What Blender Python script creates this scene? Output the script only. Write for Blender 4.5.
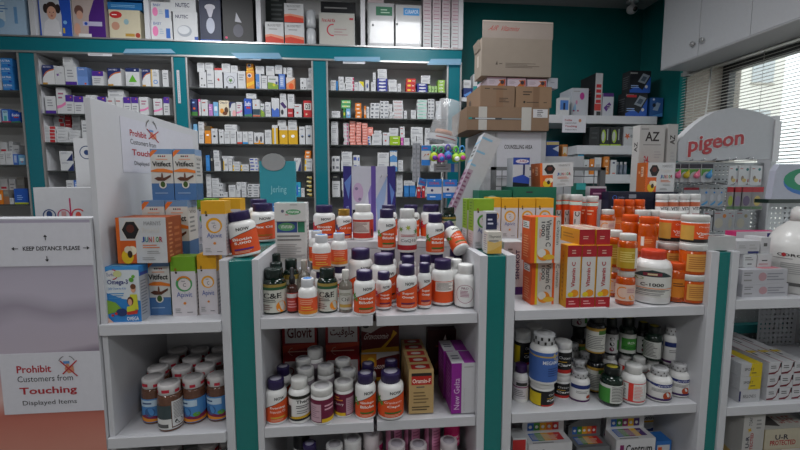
import bpy, math, random
from mathutils import Vector, Matrix, Euler
random.seed(11)
for o in list(bpy.data.objects): bpy.data.objects.remove(o)
S = bpy.context.scene
COL = S.collection
# ------------------------------------------------------------------ camera
FPX = 413.0
T_, P_ = math.radians(5.88), math.radians(5.45)
CF = Vector((math.sin(P_)*math.cos(T_), math.cos(P_)*math.cos(T_), -math.sin(T_)))
CR = Vector((math.cos(P_), -math.sin(P_), 0)); CU = CR.cross(CF); CP = Vector((0, 0, 1.5))
cam = bpy.data.cameras.new('camera'); cam.sensor_width = 36; cam.lens = FPX/800*36; cam.clip_start = .05
co = bpy.data.objects.new('camera', cam); COL.objects.link(co)
co.matrix_world = Matrix(((CR.x, CU.x, -CF.x, CP.x), (CR.y, CU.y, -CF.y, CP.y), (CR.z, CU.z, -CF.z, CP.z), (0, 0, 0, 1)))
S.camera = co
def at(x, y, Y=None, Z=None, X=None):
    d = CR*((x-400)/FPX) - CU*((y-225)/FPX) + CF
    if Y is not None: k = Y/d.y
    elif Z is not None: k = (Z-1.5)/d.z
    else: k = X/d.x
    return CP + d*k
# ------------------------------------------------------------------ world and light
S.view_settings.view_transform = 'Standard'; S.view_settings.look = 'None'
S.view_settings.exposure = -0.32; S.view_settings.gamma = 1; S.view_settings.use_curve_mapping = False
W = bpy.data.worlds.new('daylight'); S.world = W; W.use_nodes = True
bg = W.node_tree.nodes['Background']; bg.inputs[0].default_value = (.92, .96, 1, 1); bg.inputs[1].default_value = 2.6
LAMPS = [(-1.5, -1.0, 26), (.9, -1.0, 26), (-1.5, 1.0, 14), (.6, 1.0, 14), (-1.2, 2.3, 23), (.4, 2.3, 22)]
for i, (lx, ly, pw) in enumerate(LAMPS):
    l = bpy.data.lights.new('ceiling_lamp_light', 'AREA'); l.shape = 'RECTANGLE'; l.size = .58; l.size_y = .58
    l.energy = pw; l.color = (.968, .978, 1)
    o = bpy.data.objects.new('ceiling_lamp_light', l); COL.objects.link(o); o.location = (lx, ly, 2.925)
# ------------------------------------------------------------------ materials
_M = {}
def lin(h):
    h = h.lstrip('#')
    if len(h) == 3: h = ''.join(c*2 for c in h)
    v = [int(h[i:i+2], 16)/255 for i in (0, 2, 4)]
    return [c/12.92 if c <= .04045 else ((c+.055)/1.055)**2.4 for c in v]
def mat(h, rough=.5, metal=0., trans=0., coat=0., noise=.05, scale=60., alpha=1., emit=0., ior=1.45, bump=0.):
    k = (h, rough, metal, trans, coat, noise, scale, alpha, emit, bump)
    if k in _M: return _M[k]
    m = bpy.data.materials.new('finish_'+h.strip('#')); m.use_nodes = True; nt = m.node_tree; b = nt.nodes['Principled BSDF']
    c = lin(h)
    b.inputs['Roughness'].default_value = rough; b.inputs['Metallic'].default_value = metal; b.inputs['IOR'].default_value = ior
    b.inputs['Transmission Weight'].default_value = trans; b.inputs['Coat Weight'].default_value = coat; b.inputs['Alpha'].default_value = alpha
    tc = nt.nodes.new('ShaderNodeTexCoord'); nz = nt.nodes.new('ShaderNodeTexNoise'); nz.inputs['Scale'].default_value = scale; nz.inputs['Detail'].default_value = 2
    mx = nt.nodes.new('ShaderNodeMix'); mx.data_type = 'RGBA'
    nt.links.new(tc.outputs['Object'], nz.inputs['Vector']); nt.links.new(nz.outputs['Fac'], mx.inputs[0])
    mx.inputs[6].default_value = [x*(1-noise) for x in c]+[1]; mx.inputs[7].default_value = [min(1, x*(1+noise)) for x in c]+[1]
    nt.links.new(mx.outputs[2], b.inputs['Base Color'])
    if bump:
        bp = nt.nodes.new('ShaderNodeBump'); bp.inputs['Strength'].default_value = bump; bp.inputs['Distance'].default_value = .003
        nt.links.new(nz.outputs['Fac'], bp.inputs['Height']); nt.links.new(bp.outputs[0], b.inputs['Normal'])
    if emit:
        b.inputs['Emission Color'].default_value = c+[1]; b.inputs['Emission Strength'].default_value = emit
    _M[k] = m; return m
def clearmat(name, tint, fac, rough=.05):
    m = bpy.data.materials.new(name); m.use_nodes = True; nt = m.node_tree; nt.nodes.clear()
    out = nt.nodes.new('ShaderNodeOutputMaterial'); t = nt.nodes.new('ShaderNodeBsdfTransparent'); t.inputs[0].default_value = (*tint, 1)
    g = nt.nodes.new('ShaderNodeBsdfPrincipled'); g.inputs['Base Color'].default_value = (*[min(1, x) for x in tint], 1); g.inputs['Roughness'].default_value = rough
    mx = nt.nodes.new('ShaderNodeMixShader'); mx.inputs[0].default_value = fac
    nt.links.new(t.outputs[0], mx.inputs[1]); nt.links.new(g.outputs[0], mx.inputs[2]); nt.links.new(mx.outputs[0], out.inputs[0]); return m
WH = '#d9d9d6'
def asmat(c):
    return mat(c) if isinstance(c, str) else c
# ------------------------------------------------------------------ text as mesh
_TX = {}
def textmesh(s, bold=False):
    k = (s, bold)
    if k in _TX: return _TX[k]
    cu = bpy.data.curves.new('t', 'FONT'); cu.body = s; cu.resolution_u = 2; cu.size = 1
    if bold: cu.offset = .022 if bold is True else bold
    o = bpy.data.objects.new('t', cu); COL.objects.link(o)
    bpy.context.view_layer.update()
    me = bpy.data.meshes.new_from_object(o.evaluated_get(bpy.context.evaluated_depsgraph_get()))
    vs = [(v.co.x, v.co.y) for v in me.vertices]; fs = [tuple(p.vertices) for p in me.polygons]
    bpy.data.objects.remove(o); bpy.data.curves.remove(cu); bpy.data.meshes.remove(me)
    if not vs: vs = [(0, 0)]; fs = []
    x0 = min(v[0] for v in vs); x1 = max(v[0] for v in vs); y0 = min(v[1] for v in vs); y1 = max(v[1] for v in vs)
    w = max(x1-x0, 1e-4); h = max(y1-y0, 1e-4)
    r = ([((x-x0)/w, (y-y0)/h) for x, y in vs], fs, w/h); _TX[k] = r; return r
# ------------------------------------------------------------------ mesh builder
class MB:
    def __init__(s): s.v = []; s.f = []; s.m = []; s.sm = []; s.mats = []
    def mi(s, m):
        m = asmat(m)
        if m not in s.mats: s.mats.append(m)
        return s.mats.index(m)
    def add(s, vs, fs, m, smooth=False):
        b = len(s.v); i = s.mi(m); s.v += [tuple(v) for v in vs]
        for f in fs: s.f.append([b+k for k in f]); s.m.append(i); s.sm.append(smooth)
    def box(s, x0, x1, y0, y1, z0, z1, m):
        s.add([(x0,y0,z0),(x1,y0,z0),(x1,y1,z0),(x0,y1,z0),(x0,y0,z1),(x1,y0,z1),(x1,y1,z1),(x0,y1,z1)],
              [(0,3,2,1),(4,5,6,7),(0,1,5,4),(1,2,6,5),(2,3,7,6),(3,0,4,7)], m); return s
    def lathe(s, prof, m, n=28, rib=0., ribz=None, cx=0, cy=0):
        vs = []; fs = []
        for (r, z) in prof:
            for k in range(n):
                rr = r
                if rib and ribz and ribz[0] <= z <= ribz[1] and k % 2: rr = r*(1-rib)
                a = 2*math.pi*k/n; vs.append((cx+rr*math.cos(a), cy+rr*math.sin(a), z))
        for j in range(len(prof)-1):
            for k in range(n):
                k2 = (k+1) % n; fs.append((j*n+k, j*n+k2, (j+1)*n+k2, (j+1)*n+k))
        fs.append(tuple(range(n))[::-1]); fs.append(tuple((len(prof)-1)*n+k for k in range(n)))
        s.add(vs, fs, m, True); return s
    def tube(s, pts, r, m, n=8):
        pts = [Vector(p) for p in pts]; vs = []; fs = []
        for i, p in enumerate(pts):
            d = (pts[min(i+1, len(pts)-1)]-pts[max(i-1, 0)]).normalized()
            a = d.orthogonal().normalized() if i == 0 else (a-d*a.dot(d)).normalized()
            b = d.cross(a)
            for k in range(n):
                t = 2*math.pi*k/n; vs.append(p+(a*math.cos(t)+b*math.sin(t))*r)
        for i in range(len(pts)-1):
            for k in range(n):
                k2 = (k+1) % n; fs.append((i*n+k, i*n+k2, (i+1)*n+k2, (i+1)*n+k))
        fs.append(tuple(range(n))[::-1]); fs.append(tuple((len(pts)-1)*n+k for k in range(n)))
        s.add(vs, fs, m, True); return s
    def prism(s, poly, y0, y1, m, m2=None):      # polygon in XZ extruded along Y
        n = len(poly); vs = [(x, y0, z) for x, z in poly]+[(x, y1, z) for x, z in poly]
        s.add(vs, [tuple(range(n)), tuple(range(2*n-1, n-1, -1))], m)
        s.add(vs, [(k, k+n, (k+1) % n+n, (k+1) % n) for k in range(n)], m2 or m); return s
    def mesh(s, name):
        me = bpy.data.meshes.new(name); me.from_pydata(s.v, [], s.f)
        for m in s.mats: me.materials.append(m)
        me.polygons.foreach_set('material_index', s.m); me.polygons.foreach_set('use_smooth', s.sm); me.update(); return me
    def obj(s, name, parent=None, loc=None, rot=None):
        return link(name, s.mesh(name), parent, loc, rot)
def link(name, me, parent=None, loc=None, rot=None):
    o = bpy.data.objects.new(name, me); COL.objects.link(o)
    if parent: o.parent = parent
    if loc is not None: o.location = loc
    if rot is not None: o.rotation_euler = rot
    return o
def bevel(o, w=.002):
    b = o.modifiers.new('bevel', 'BEVEL'); b.width = w; b.segments = 2; b.limit_method = 'ANGLE'; return o
def tag(o, label, cat, group=None, kind=None):
    if label: o['label'] = label
    if cat: o['category'] = cat
    if group: o['group'] = group
    if kind: o['kind'] = kind
    return o
def empty(name, loc=(0, 0, 0), rot=(0, 0, 0)):
    o = bpy.data.objects.new(name, None); o.empty_display_size = .05; COL.objects.link(o); o.location = loc; o.rotation_euler = rot; return o
def struct(name, mb): o = mb.obj(name); o['kind'] = 'structure'; return o
# ------------------------------------------------------------------ printing on faces
class Plane:
    def __init__(s, o, u, v, W, H): s.o = Vector(o); s.u = Vector(u); s.v = Vector(v); s.n = s.u.cross(s.v); s.W = W; s.H = H; s.curved = False
    def p(s, a, b, k): return s.o+s.u*(a*s.W)+s.v*(b*s.H)+s.n*(.0003+.00012*k)
class Cyl:
    def __init__(s, r, z0, z1): s.r = r; s.z0 = z0; s.H = z1-z0; s.W = math.pi*r; s.curved = True
    def p(s, a, b, k):
        t = (a-.5)*math.pi; r = s.r+.0005+.00015*k
        return Vector((r*math.sin(t), -r*math.cos(t), s.z0+b*s.H))
def draw(mb, F, ops):
    for k, op in enumerate(ops or []):
        c = op[0]
        if c == 'r':
            _, u0, v0, u1, v1, m = op; n = max(1, math.ceil(abs(u1-u0)*24)) if F.curved else 1
            vs = []; fs = []
            for i in range(n+1):
                u = u0+(u1-u0)*i/n; vs += [F.p(u, v0, k), F.p(u, v1, k)]
            for i in range(n): fs.append((2*i, 2*i+2, 2*i+3, 2*i+1))
            mb.add(vs, fs, m)
        elif c == 'b':
            _, pts, m = op; q = []
            for i in range(len(pts)-1):
                a, b = pts[i], pts[i+1]; n = max(1, math.ceil(abs(b[0]-a[0])*24)) if F.curved else 1
                for j in range(n): t = j/n; q.append([a[z]+(b[z]-a[z])*t for z in range(3)])
            q.append(pts[-1]); vs = []; fs = []
            for u, lo, hi in q: vs += [F.p(u, lo, k), F.p(u, hi, k)]
            for i in range(len(q)-1): fs.append((2*i, 2*i+2, 2*i+3, 2*i+1))
            mb.add(vs, fs, m)
        elif c in 'ce':
            if c == 'c': _, u, v, r, m = op; ru = r; rv = r*F.W/F.H
            else: _, u, v, ru, rv, m = op
            n = 20; vs = [F.p(u+ru*math.cos(2*math.pi*i/n), v+rv*math.sin(2*math.pi*i/n), k) for i in range(n)]
            mb.add(vs, [tuple(range(n))], m)
        elif c == 'o':                                          # ring
            _, u, v, r, w, m = op[:6]; a0, a1 = op[6:8] if len(op) > 6 else (0, 360); n = 28; asp = F.W/F.H; vs = []; fs = []
            for i in range(n+1):
                a = math.radians(a0+(a1-a0)*i/n)
                vs += [F.p(u+(r-w)*math.cos(a), v+(r-w)*asp*math.sin(a), k), F.p(u+r*math.cos(a), v+r*asp*math.sin(a), k)]
            for i in range(n): fs.append((2*i, 2*i+1, 2*i+3, 2*i+2))
            mb.add(vs, fs, m)
        elif c == 'p':
            _, pts, m = op; mb.add([F.p(u, v, k) for u, v in pts], [tuple(range(len(pts)))], m)
        elif c == 's':                                          # star burst
            _, u, v, r, n, m = op; asp = F.W/F.H; vs = []
            for i in range(2*n):
                a = math.pi*i/n+.3; q = r if i % 2 else r*.42; vs.append(F.p(u+q*math.cos(a), v+q*asp*math.sin(a), k))
            vs.append(F.p(u, v, k)); mb.add(vs, [(i, (i+1) % (2*n), 2*n) for i in range(2*n)], m)
        elif c == 't':
            _, s, u0, v0, u1, v1, m = op[:7]; opt = op[7] if len(op) > 7 else ''
            tv, tf, _a = textmesh(s, 'b' in opt)
            if 'v' in opt: vs = [F.p(u1-(u1-u0)*y, v0+(v1-v0)*x, k) for x, y in tv]      # reads upwards
            elif 'd' in opt: vs = [F.p(u0+(u1-u0)*y, v1-(v1-v0)*x, k) for x, y in tv]    # reads downwards
            else:
                sh = .12 if 'i' in opt else 0; rs = .25 if '/' in opt else 0
                vs = [F.p(u0+(u1-u0)*(x+sh*(y-.5)), v0+(v1-v0)*(y+rs*x), k) for x, y in tv]
            mb.add(vs, tf, m)
        elif c == 'l':                                          # small print seen as rules
            _, u0, v0, u1, v1, n, m = op; rr = random.Random(int(u0*100+v0*1000+n))
            for i in range(n):
                v = v1-(v1-v0)*(i+.3)/n; h = (v1-v0)/n*.42; e = u0+(u1-u0)*rr.uniform(.6, 1)
                draw1(mb, F, k, u0, v-h, e, v, m)
def draw1(mb, F, k, u0, v0, u1, v1, m):
    n = max(1, math.ceil(abs(u1-u0)*24)) if F.curved else 1; vs = []; fs = []
    for i in range(n+1):
        u = u0+(u1-u0)*i/n; vs += [F.p(u, v0, k), F.p(u, v1, k)]
    for i in range(n): fs.append((2*i, 2*i+2, 2*i+3, 2*i+1))
    mb.add(vs, fs, m)
def boxmesh(w, d, h, base=WH, F=None, R=None, L=None, T=None, lid=True):
    mb = MB(); mb.box(-w/2, w/2, -d/2, d/2, 0, h, base)
    draw(mb, Plane((-w/2, -d/2, 0), (1,0,0), (0,0,1), w, h), F)
    draw(mb, Plane((w/2, -d/2, 0), (0,1,0), (0,0,1), d, h), R)
    draw(mb, Plane((-w/2, d/2, 0), (0,-1,0), (0,0,1), d, h), L)
    draw(mb, Plane((-w/2, -d/2, h), (1,0,0), (0,1,0), w, d), T)
    return mb
def B(name, label, cat, x0, x1, yt, yb, z=None, Y=None, d=.07, rz=0., group=None, tilt=None, **kw):
    """A carton: pixel columns of its front face, its top and bottom rows, and either the height it stands at or its depth."""
    xm = (x0+x1)/2
    if Y is None: Y = at(xm, yb, Z=z).y
    if z is None: z = at(xm, yb, Y=Y).z
    a = at(x0, yb, Y=Y); b = at(x1, yb, Y=Y); h = at(xm, yt, Y=Y).z-z
    w = (b.x-a.x)-.0006; h = max(h, .004)
    o = boxmesh(w, d, h, **kw).obj(name, loc=((a.x+b.x)/2, Y+d/2, z), rot=tilt or (0, 0, math.radians(rz)))
    o['h'] = h
    tag(o, label, cat, group); return o
# ------------------------------------------------------------------ bottles
PROF = {
 'pill': ([(.0,0),(.9,0),(.98,.012),(1,.03),(1,.66),(.985,.70),(.93,.735),(.82,.765),(.72,.785)], .785, .76, (.05,.68)),
 'round': ([(.0,0),(.9,0),(.98,.015),(1,.03),(1,.62),(.97,.68),(.85,.735),(.66,.775)], .78, .68, (.05,.6)),
 'jar': ([(.0,0),(.9,0),(.98,.015),(1,.03),(1,.74),(.97,.77),(.93,.79)], .79, .98, (.06,.73)),
 'tub': ([(.0,0),(.94,0),(.99,.015),(1,.03),(1,.76),(.96,.78)], .78, 1.04, (.04,.75)),
 'gum': ([(.0,0),(.94,0),(.99,.015),(1,.03),(1,.72),(.97,.76),(.9,.785)], .79, .9, (.04,.72)),
 'vit': ([(.0,0),(.94,0),(1,.02),(1,.68),(.97,.76),(.85,.82)], .82, .86, (.06,.66)),
 'tube': ([(.0,0),(.96,0),(1,.01),(1,.84),(.98,.85)], .85, 1.05, (.03,.83)),
 'square': ([(.0,0),(.94,0),(1,.015),(1,.7),(.9,.78),(.66,.83)], .83, .66, (.05,.7)),
 'drop': ([(.0,0),(.92,0),(1,.015),(1,.52),(.9,.58),(.5,.63),(.45,.65)], .65, .5, (.05,.5)),
 'oil': ([(.0,0),(.92,0),(1,.015),(1,.6),(.9,.68),(.5,.74),(.5,.78)], .78, .5, (.06,.58)),
}
BODYM = {'w': lambda: mat('#e2e2e0', .35, coat=.2), 'amber': lambda: mat('#d2560f', .18, trans=.25, coat=.4, noise=.25, scale=90),
 'green': lambda: mat('#10231b', .12, coat=.5), 'black': lambda: mat('#15161a', .25, coat=.4), 'clear': lambda: mat('#8e8a80', .12, trans=.45, coat=.3),
 'brown': lambda: mat('#6a4636', .15, trans=.15, coat=.6, noise=.3, scale=130), 'darkamber': lambda: mat('#3a1a10', .15, coat=.5), 'pinkw': lambda: mat('#e4d2da', .35)}
_BC = {}
def bottle_meshes(key, r, h, shape, body, cap, ops, captop=None, capops=None):
    kk = (key, round(r, 4), round(h, 4))
    if kk in _BC: return _BC[kk]
    prof, ch, cr, (l0, l1) = PROF[shape]
    sq = 1
    mb = MB(); mb.lathe([(max(a, .001)*r, b*h) for a, b in prof]+[(cr*r*.9, ch*h), (cr*r*.9, ch*h+.002)], BODYM[body]() if body in BODYM else mat(body, .35), 30)
    bm = mb.mesh('body')
    cb = MB(); c0 = ch*h; c1 = h; q = cr*r
    if shape == 'drop':
        cb.lathe([(q*1.1, c0), (q*1.1, c0+(c1-c0)*.4), (q*.7, c0+(c1-c0)*.45), (q*.75, c1-.004), (q*.4, c1)], asmat(cap), 24)
    else:
        cb.lathe([(q*.97, c0+.0005), (q, c0+.001), (q, c0+(c1-c0)*.8), (q*.99, c1-.0015), (q*.93, c1)], asmat(cap), 48, rib=.03, ribz=(c0, c0+(c1-c0)*.85))
    if captop and shape == 'gum': cb.lathe([(q*.8, c1-.0005), (q*.78, c1+.001)], asmat(captop), 24)
    elif captop:                                                  # coloured disc or print on the lid
        cb.lathe([(q*.7, c1+.0001), (q*.7, c1+.0006)], asmat(captop), 24)
    if capops: draw(cb, Cyl(q, c0, c1), capops)
    cm = cb.mesh('cap')
    lm = None
    if ops:
        lb = MB(); draw(lb, Cyl(r, l0*h, l1*h), ops); lm = lb.mesh('paper_label')
    _BC[kk] = (bm, cm, lm); return _BC[kk]
SPEC = {}
def O(spec, name, label, x0, x1, yt, yb, z=None, Y=None, group=None, rz=None, tilt=None, cat=None):
    sp = SPEC[spec]; xm = (x0+x1)/2
    if Y is None: Yf = at(xm, yb, Z=z).y; Yc = Yf*(1+ (x1-x0)/2/FPX)
    else: Yc = Y
    if z is None: z = at(xm, yb, Y=Yc).z
    a = at(x0, yb, Y=Yc); b = at(x1, yb, Y=Yc); r = round((b.x-a.x)/2, 3); h = round(at(xm, yt+(1.5 if yt > 200 else .5), Y=Yc).z-z, 3)
    bm, cm, lm = bottle_meshes(spec, r, h, *sp)
    X = (a.x+b.x)/2
    if rz is None: rz = random.uniform(-8, 8) - math.degrees(math.atan2(X, Yc))*.6
    e = empty(name, (X, Yc, z), tilt or (0, 0, math.radians(rz)))
    e['h'] = h
    link('body', bm, e); link('cap', cm, e)
    if lm: link('paper_label', lm, e)
    tag(e, label, cat or 'bottle', group); return e
OR = '#d8501c'; PUR = '#2b1f4e'; 
def now_ops(lines, acc, bar, star=5, top='NOW'):
    C_ = [(-.4,.26),(0,.38),(.12,.47),(.3,.60),(.55,.72),(.8,.81),(1.0,.85),(1.4,.86)]
    ops = [('b', [(u,.02,v) for u, v in C_], OR), ('b', [(u,v,v+.02) for u, v in C_], '#2a2a2a'),
           ('t', top, .46, .84, .75, .95, '#141414', 'b')]
    if acc: ops += [('s', .13, .62, .13, star, acc), ('s', .24, .5, .08, star, acc), ('s', .06, .45, .07, star, acc)]
    n = len(lines)
    for i, s in enumerate(lines):
        v = .5-.14*i; w = min(.46, .055*len(s)+.1); ops.append(('t', s, .55-w/2, v, .55+w/2, v+.1, '#f2e9e2', 'b' if len(s) < 9 else ''))
    ops += [('r', .33, .2-.02*n+.0, .77, .26-.02*n, bar), ('l', .33, .06, .75, .14, 2, '#e8b79d')]
    return ops
pc = mat(PUR, .4)
def S_(k, shape, body, cap, ops, captop=None, capops=None): SPEC[k] = (shape, body, cap, ops, captop, capops)
S_('now_biotin', 'pill', 'w', pc, now_ops(['Biotin', '5,000'], '#c8203c', '#5a2a7a'))
S_('now_flax', 'pill', 'w', pc, now_ops(['Flax Oil'], '#c99a3a', '#b06a1a'))
S_('now_krill', 'pill', 'w', mat('#b08a3c', .3, .6), now_ops(['Krill Oil'], '#3a5a9a', '#2a2a6a'))
S_('now_ginkgo', 'pill', 'w', pc, now_ops(['Ginkgo', 'Biloba'], '#4c8a34', '#3f6a2c'), '#a9a6b6')
S_('now_cran', 'pill', 'w', pc, now_ops(['Cranberry', 'Caps'], '#4c8a34', '#3f6a2c'), '#a9a6b6')
S_('now_rose', 'pill', 'w', pc, now_ops(['Evening', 'Primrose Oil'], None, '#c9a23a'), '#a9a6b6')
S_('now_plain', 'pill', 'w', pc, now_ops(['Super', 'Omega'], '#b02a4a', '#6a2a4a'), '#a9a6b6')
S_('now_big', 'pill', 'w', pc, now_ops(['Black Seed'], None, '#2a2a2a'), '#8c88a0')
S_('facts', 'pill', 'w', pc, [('r',-.4,.02,1.4,.78,OR),('r',.25,.42,.85,.76,'#e6e0da'),('l',.28,.46,.82,.74,7,'#555')])
S_('redfacts', 'pill', 'w', mat('#dcdcda',.4), [('r',-.4,.02,1.4,.84,'#b8362a'),('r',.12,.25,.72,.74,'#c9bcb4'),('l',.15,.3,.7,.72,8,'#6a5050'),('r',.8,.1,.86,.4,'#222')])
S_('coq', 'pill', 'w', mat('#dcdcda',.4), [('r',-.4,.02,1.4,.2,'#a5242a'),('t','CoQ10',.25,.3,.78,.42,'#333'),('l',.25,.5,.8,.6,2,'#b8404a'),('s',.25,.78,.1,6,'#7a9a4a'),('s',.5,.84,.1,6,'#a9b44a'),('s',.8,.7,.12,6,'#5a8a4a'),('s',.92,.45,.1,5,'#5a8a4a')])
S_('roundlogo', 'round', 'w', mat('#e2e2e0',.35), [('o',.5,.5,.27,.012,'#9a4a6a'),('l',.36,.36,.64,.66,5,'#a96a86'),('t','PRO',.4,.7,.6,.8,'#7a3a5a')])
S_('orangew', 'round', 'w', mat('#d6d8dc',.4), [('r',-.4,.04,1.4,.84,'#e0552a'),('r',-.4,.04,1.4,.2,'#d98a2a'),('l',.25,.5,.75,.78,3,'#f0a888'),('l',.28,.25,.78,.45,2,'#e8b44a')], '#4a86c8')
S_('ce', 'pill', 'green', mat('#1c2a26',.25), [('r',-.4,.0,1.4,.92,'#c6c7bc'),('r',-.4,.9,1.4,1.0,'#9a8440'),('r',-.4,.8,1.4,.9,'#2c5a3a'),('t','C&E',.22,.5,.72,.7,'#222','b'),('l',.2,.36,.76,.48,2,'#444'),('c',.72,.2,.15,'#e08a1c'),('l',.15,.08,.5,.3,3,'#8a6a6a')])
S_('nb_small', 'pill', 'green', mat('#1c2a26',.25), [('r',-.4,.0,1.4,.84,'#c6c7bc'),('r',-.4,.84,1.4,1.0,'#9a8440'),('l',.2,.3,.76,.7,4,'#444')])
S_('dropper', 'drop', 'darkamber', mat('#1a1a1c',.4), [('r',-.4,.0,1.4,.9,'#b03a30'),('r',.1,.66,.9,.86,'#ccc'),('l',.2,.15,.8,.55,3,'#e0a0a0')])
S_('oil', 'oil', 'clear', mat('#d8d6d0',.3), [('r',.05,.04,.95,.94,'#bdbcb4'),('t','Oil',.32,.42,.68,.6,'#222'),('l',.2,.68,.8,.8,2,'#6a6a50'),('r',.2,.14,.8,.28,'#b7964a')])
S_('greycap', 'oil', 'clear', mat('#a8a39a',.4), [('r',.05,.04,.95,.9,'#8f8a80')])
S_('therm', 'pill', 'w', mat('#dfdfdc',.35), [('r',-.4,.86,1.4,.98,'#22251f'),('t','Therm',.4,.7,.88,.82,'#222','b'),('l',.4,.5,.9,.64,2,'#555'),('b',[(-.4,.12,.2),(.3,.12,.2),(.9,.16,.26),(1.4,.16,.26)],'#c9a022'),('b',[(-.4,.04,.12),(.3,.04,.12),(.9,.08,.16),(1.4,.08,.16)],'#23272a'),('r',.05,.14,.24,.6,'#333'),('l',.42,.3,.88,.46,2,'#888')])
S_('maroon', 'jar', 'w', mat('#d9d9d6',.35), [('r',-.4,.02,1.4,.98,'#6a1638'),('r',.08,.06,.5,.8,'#c2a0ac'),('l',.12,.2,.46,.72,6,'#9a7a88'),('r',.52,.02,1.3,.18,'#d8b01c'),('l',.6,.5,.95,.8,2,'#d9a9b8')], '#c6c4c6')
S_('maroon2', 'jar', 'w', mat('#d9d9d6',.35), [('r',-.4,.02,1.4,.98,'#6a1638'),('r',.58,.06,1.1,.8,'#b896a4'),('l',.62,.2,.98,.72,6,'#9a7a88'),('r',-.2,.02,.56,.16,'#d8b01c'),('t','Cherry',.14,.46,.5,.6,'#e8d8dc'),('l',.14,.66,.5,.9,2,'#d98a3a')], '#c6c4c6')
S_('whitejar', 'jar', 'w', mat('#d3d3d1',.35), [('r',-.4,.02,1.4,.98,'#9a9098')], '#bcbcc0')
S_('pinkjar', 'jar', 'w', mat('#dcd4d8',.35), [('r',-.4,.02,1.4,.98,'#d23a7c'),('r',.3,.3,.7,.9,'#e08ab4'),('l',.32,.4,.68,.8,4,'#8a3a5a')], '#b9b2bc')
S_('pinkpale', 'jar', 'pinkw', mat('#dcd4d8',.35), [('r',-.4,.02,1.4,.98,'#dd92b8'),('r',.36,.05,.5,.95,'#6a4a58'),('l',.56,.2,.95,.9,6,'#b8668c')])
S_('hotpink', 'jar', 'w', mat('#dcd4d8',.35), [('r',-.4,.02,1.4,.98,'#e02a78'),('r',-.4,.0,1.4,.2,'#2a1520'),('t','Women\'s',.28,.5,.8,.66,'#fff'),('t','Gummies',.28,.32,.8,.46,'#fff')])
S_('gummy', 'gum', 'brown', mat('#d6d3d2',.35), [('r',-.4,.02,1.4,.8,'#4a86c0'),('b',[(-.4,.04,.2),(0,.04,.12),(.4,.04,.3),(.7,.04,.2),(1.1,.04,.3),(1.4,.04,.2)],'#7a1f46'),('b',[(-.4,.1,.24),(.1,.12,.22),(.4,.04,.16),(.8,.04,.1),(1.4,.04,.2)],'#d98a2a'),('r',.2,.55,.8,.76,'#b9cfe0'),('l',.28,.6,.72,.72,1,'#2a4a7a'),('c',.5,.36,.14,'#2e5f94'),('e',.78,.28,.1,.07,'#5a9a3a')], '#bfbcbc',
   [('r',-.4,.3,-.28,.6,'#b8283c'),('r',-.1,.2,.08,.5,'#b8283c'),('r',.24,.3,.46,.62,'#b8283c'),('r',.62,.2,.78,.5,'#b8283c'),('r',.95,.3,1.15,.6,'#b8283c'),('r',1.3,.3,1.42,.6,'#b8283c')])
S_('gummyback', 'gum', 'brown', mat('#d6d3d2',.35), [('r',-.1,.02,1.1,.06,'#b8b8b8'),('r',-.1,.1,.48,.8,'#38474a'),('r',-.1,.04,.48,.36,'#d2d2d0'),('r',.5,.1,1.1,.92,'#c9c9c9'),('l',.54,.34,1.0,.88,12,'#666'),('e',.68,.24,.12,.09,'#2a2a2c'),('r',.05,.08,.4,.2,'#555')], '#bfbcbc',
   [('r',-.4,.3,-.28,.6,'#b8283c'),('r',-.1,.2,.08,.5,'#b8283c'),('r',.24,.3,.46,.62,'#b8283c'),('r',.62,.2,.78,.5,'#b8283c'),('r',.95,.3,1.15,.6,'#b8283c')])
S_('orange_gold', 'vit', 'amber', mat('#dcdcd8',.35), [('r',-.2,.04,1.2,.95,'#b99a2c'),('l',.2,.3,.8,.8,5,'#e0cf7a'),('r',.72,.04,.92,.95,'#d8d3c8')])
S_('orange_pink', 'vit', 'amber', mat('#dcdcd8',.35), [('r',.0,.1,1.1,.9,'#dcbfb0'),('o',.36,.5,.22,.04,'#e0861c',60,300),('c',.66,.28,.1,'#e08a2a'),('l',.5,.5,.85,.75,3,'#b8808a')])
S_('orange_oc', 'vit', 'amber', mat('#dc5412',.4), [('r',.0,.04,1.1,.72,'#cc5a1c'),('l',.3,.4,.7,.62,3,'#e8a060'),('r',.18,.3,.3,.7,'#e6e0d8')])
S_('orange_tan', 'vit', 'amber', mat('#d4521a',.4), [('r',.0,.1,1.2,.9,'#cf7a20'),('l',.4,.55,.85,.75,2,'#5a2a10'),('o',.5,.35,.3,.03,'#8a3a10',200,320)])
S_('c1000', 'square', 'w', mat('#d2442a',.4), [('r',.02,.12,.98,.98,'#cfcfc9'),('b',[(.12,.72,.74),(.3,.72,.86),(.5,.72,.92),(.7,.72,.86),(.88,.72,.74)],'#2a3a3a'),('r',.34,.75,.66,.84,'#7a2a3a'),('r',.42,.77,.58,.82,'#c8b890'),('e',.24,.66,.12,.04,'#6a8a1c'),('t','C-1000',.3,.44,.7,.54,'#2a2a2a','b'),('r',.1,.37,.95,.39,'#e07a2a'),('l',.2,.28,.85,.35,2,'#333'),('l',.2,.16,.85,.26,2,'#888'),('l',.02,.3,.14,.8,9,'#777')])
S_('oc_tub', 'tub', 'w', mat('#dadad6',.35), [('r',-.4,.02,1.4,.98,'#e2561c'),('r',-.2,.02,1.4,.2,'#222'),('r',.0,.14,.4,.86,'#c89a44'),('t','Orange',.5,.74,.85,.84,'#f0d8c8'),('t','Vitamin',.45,.42,.9,.54,'#f4e8e0','b'),('t','C',.5,.28,.62,.4,'#f4e8e0','b')])
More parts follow.
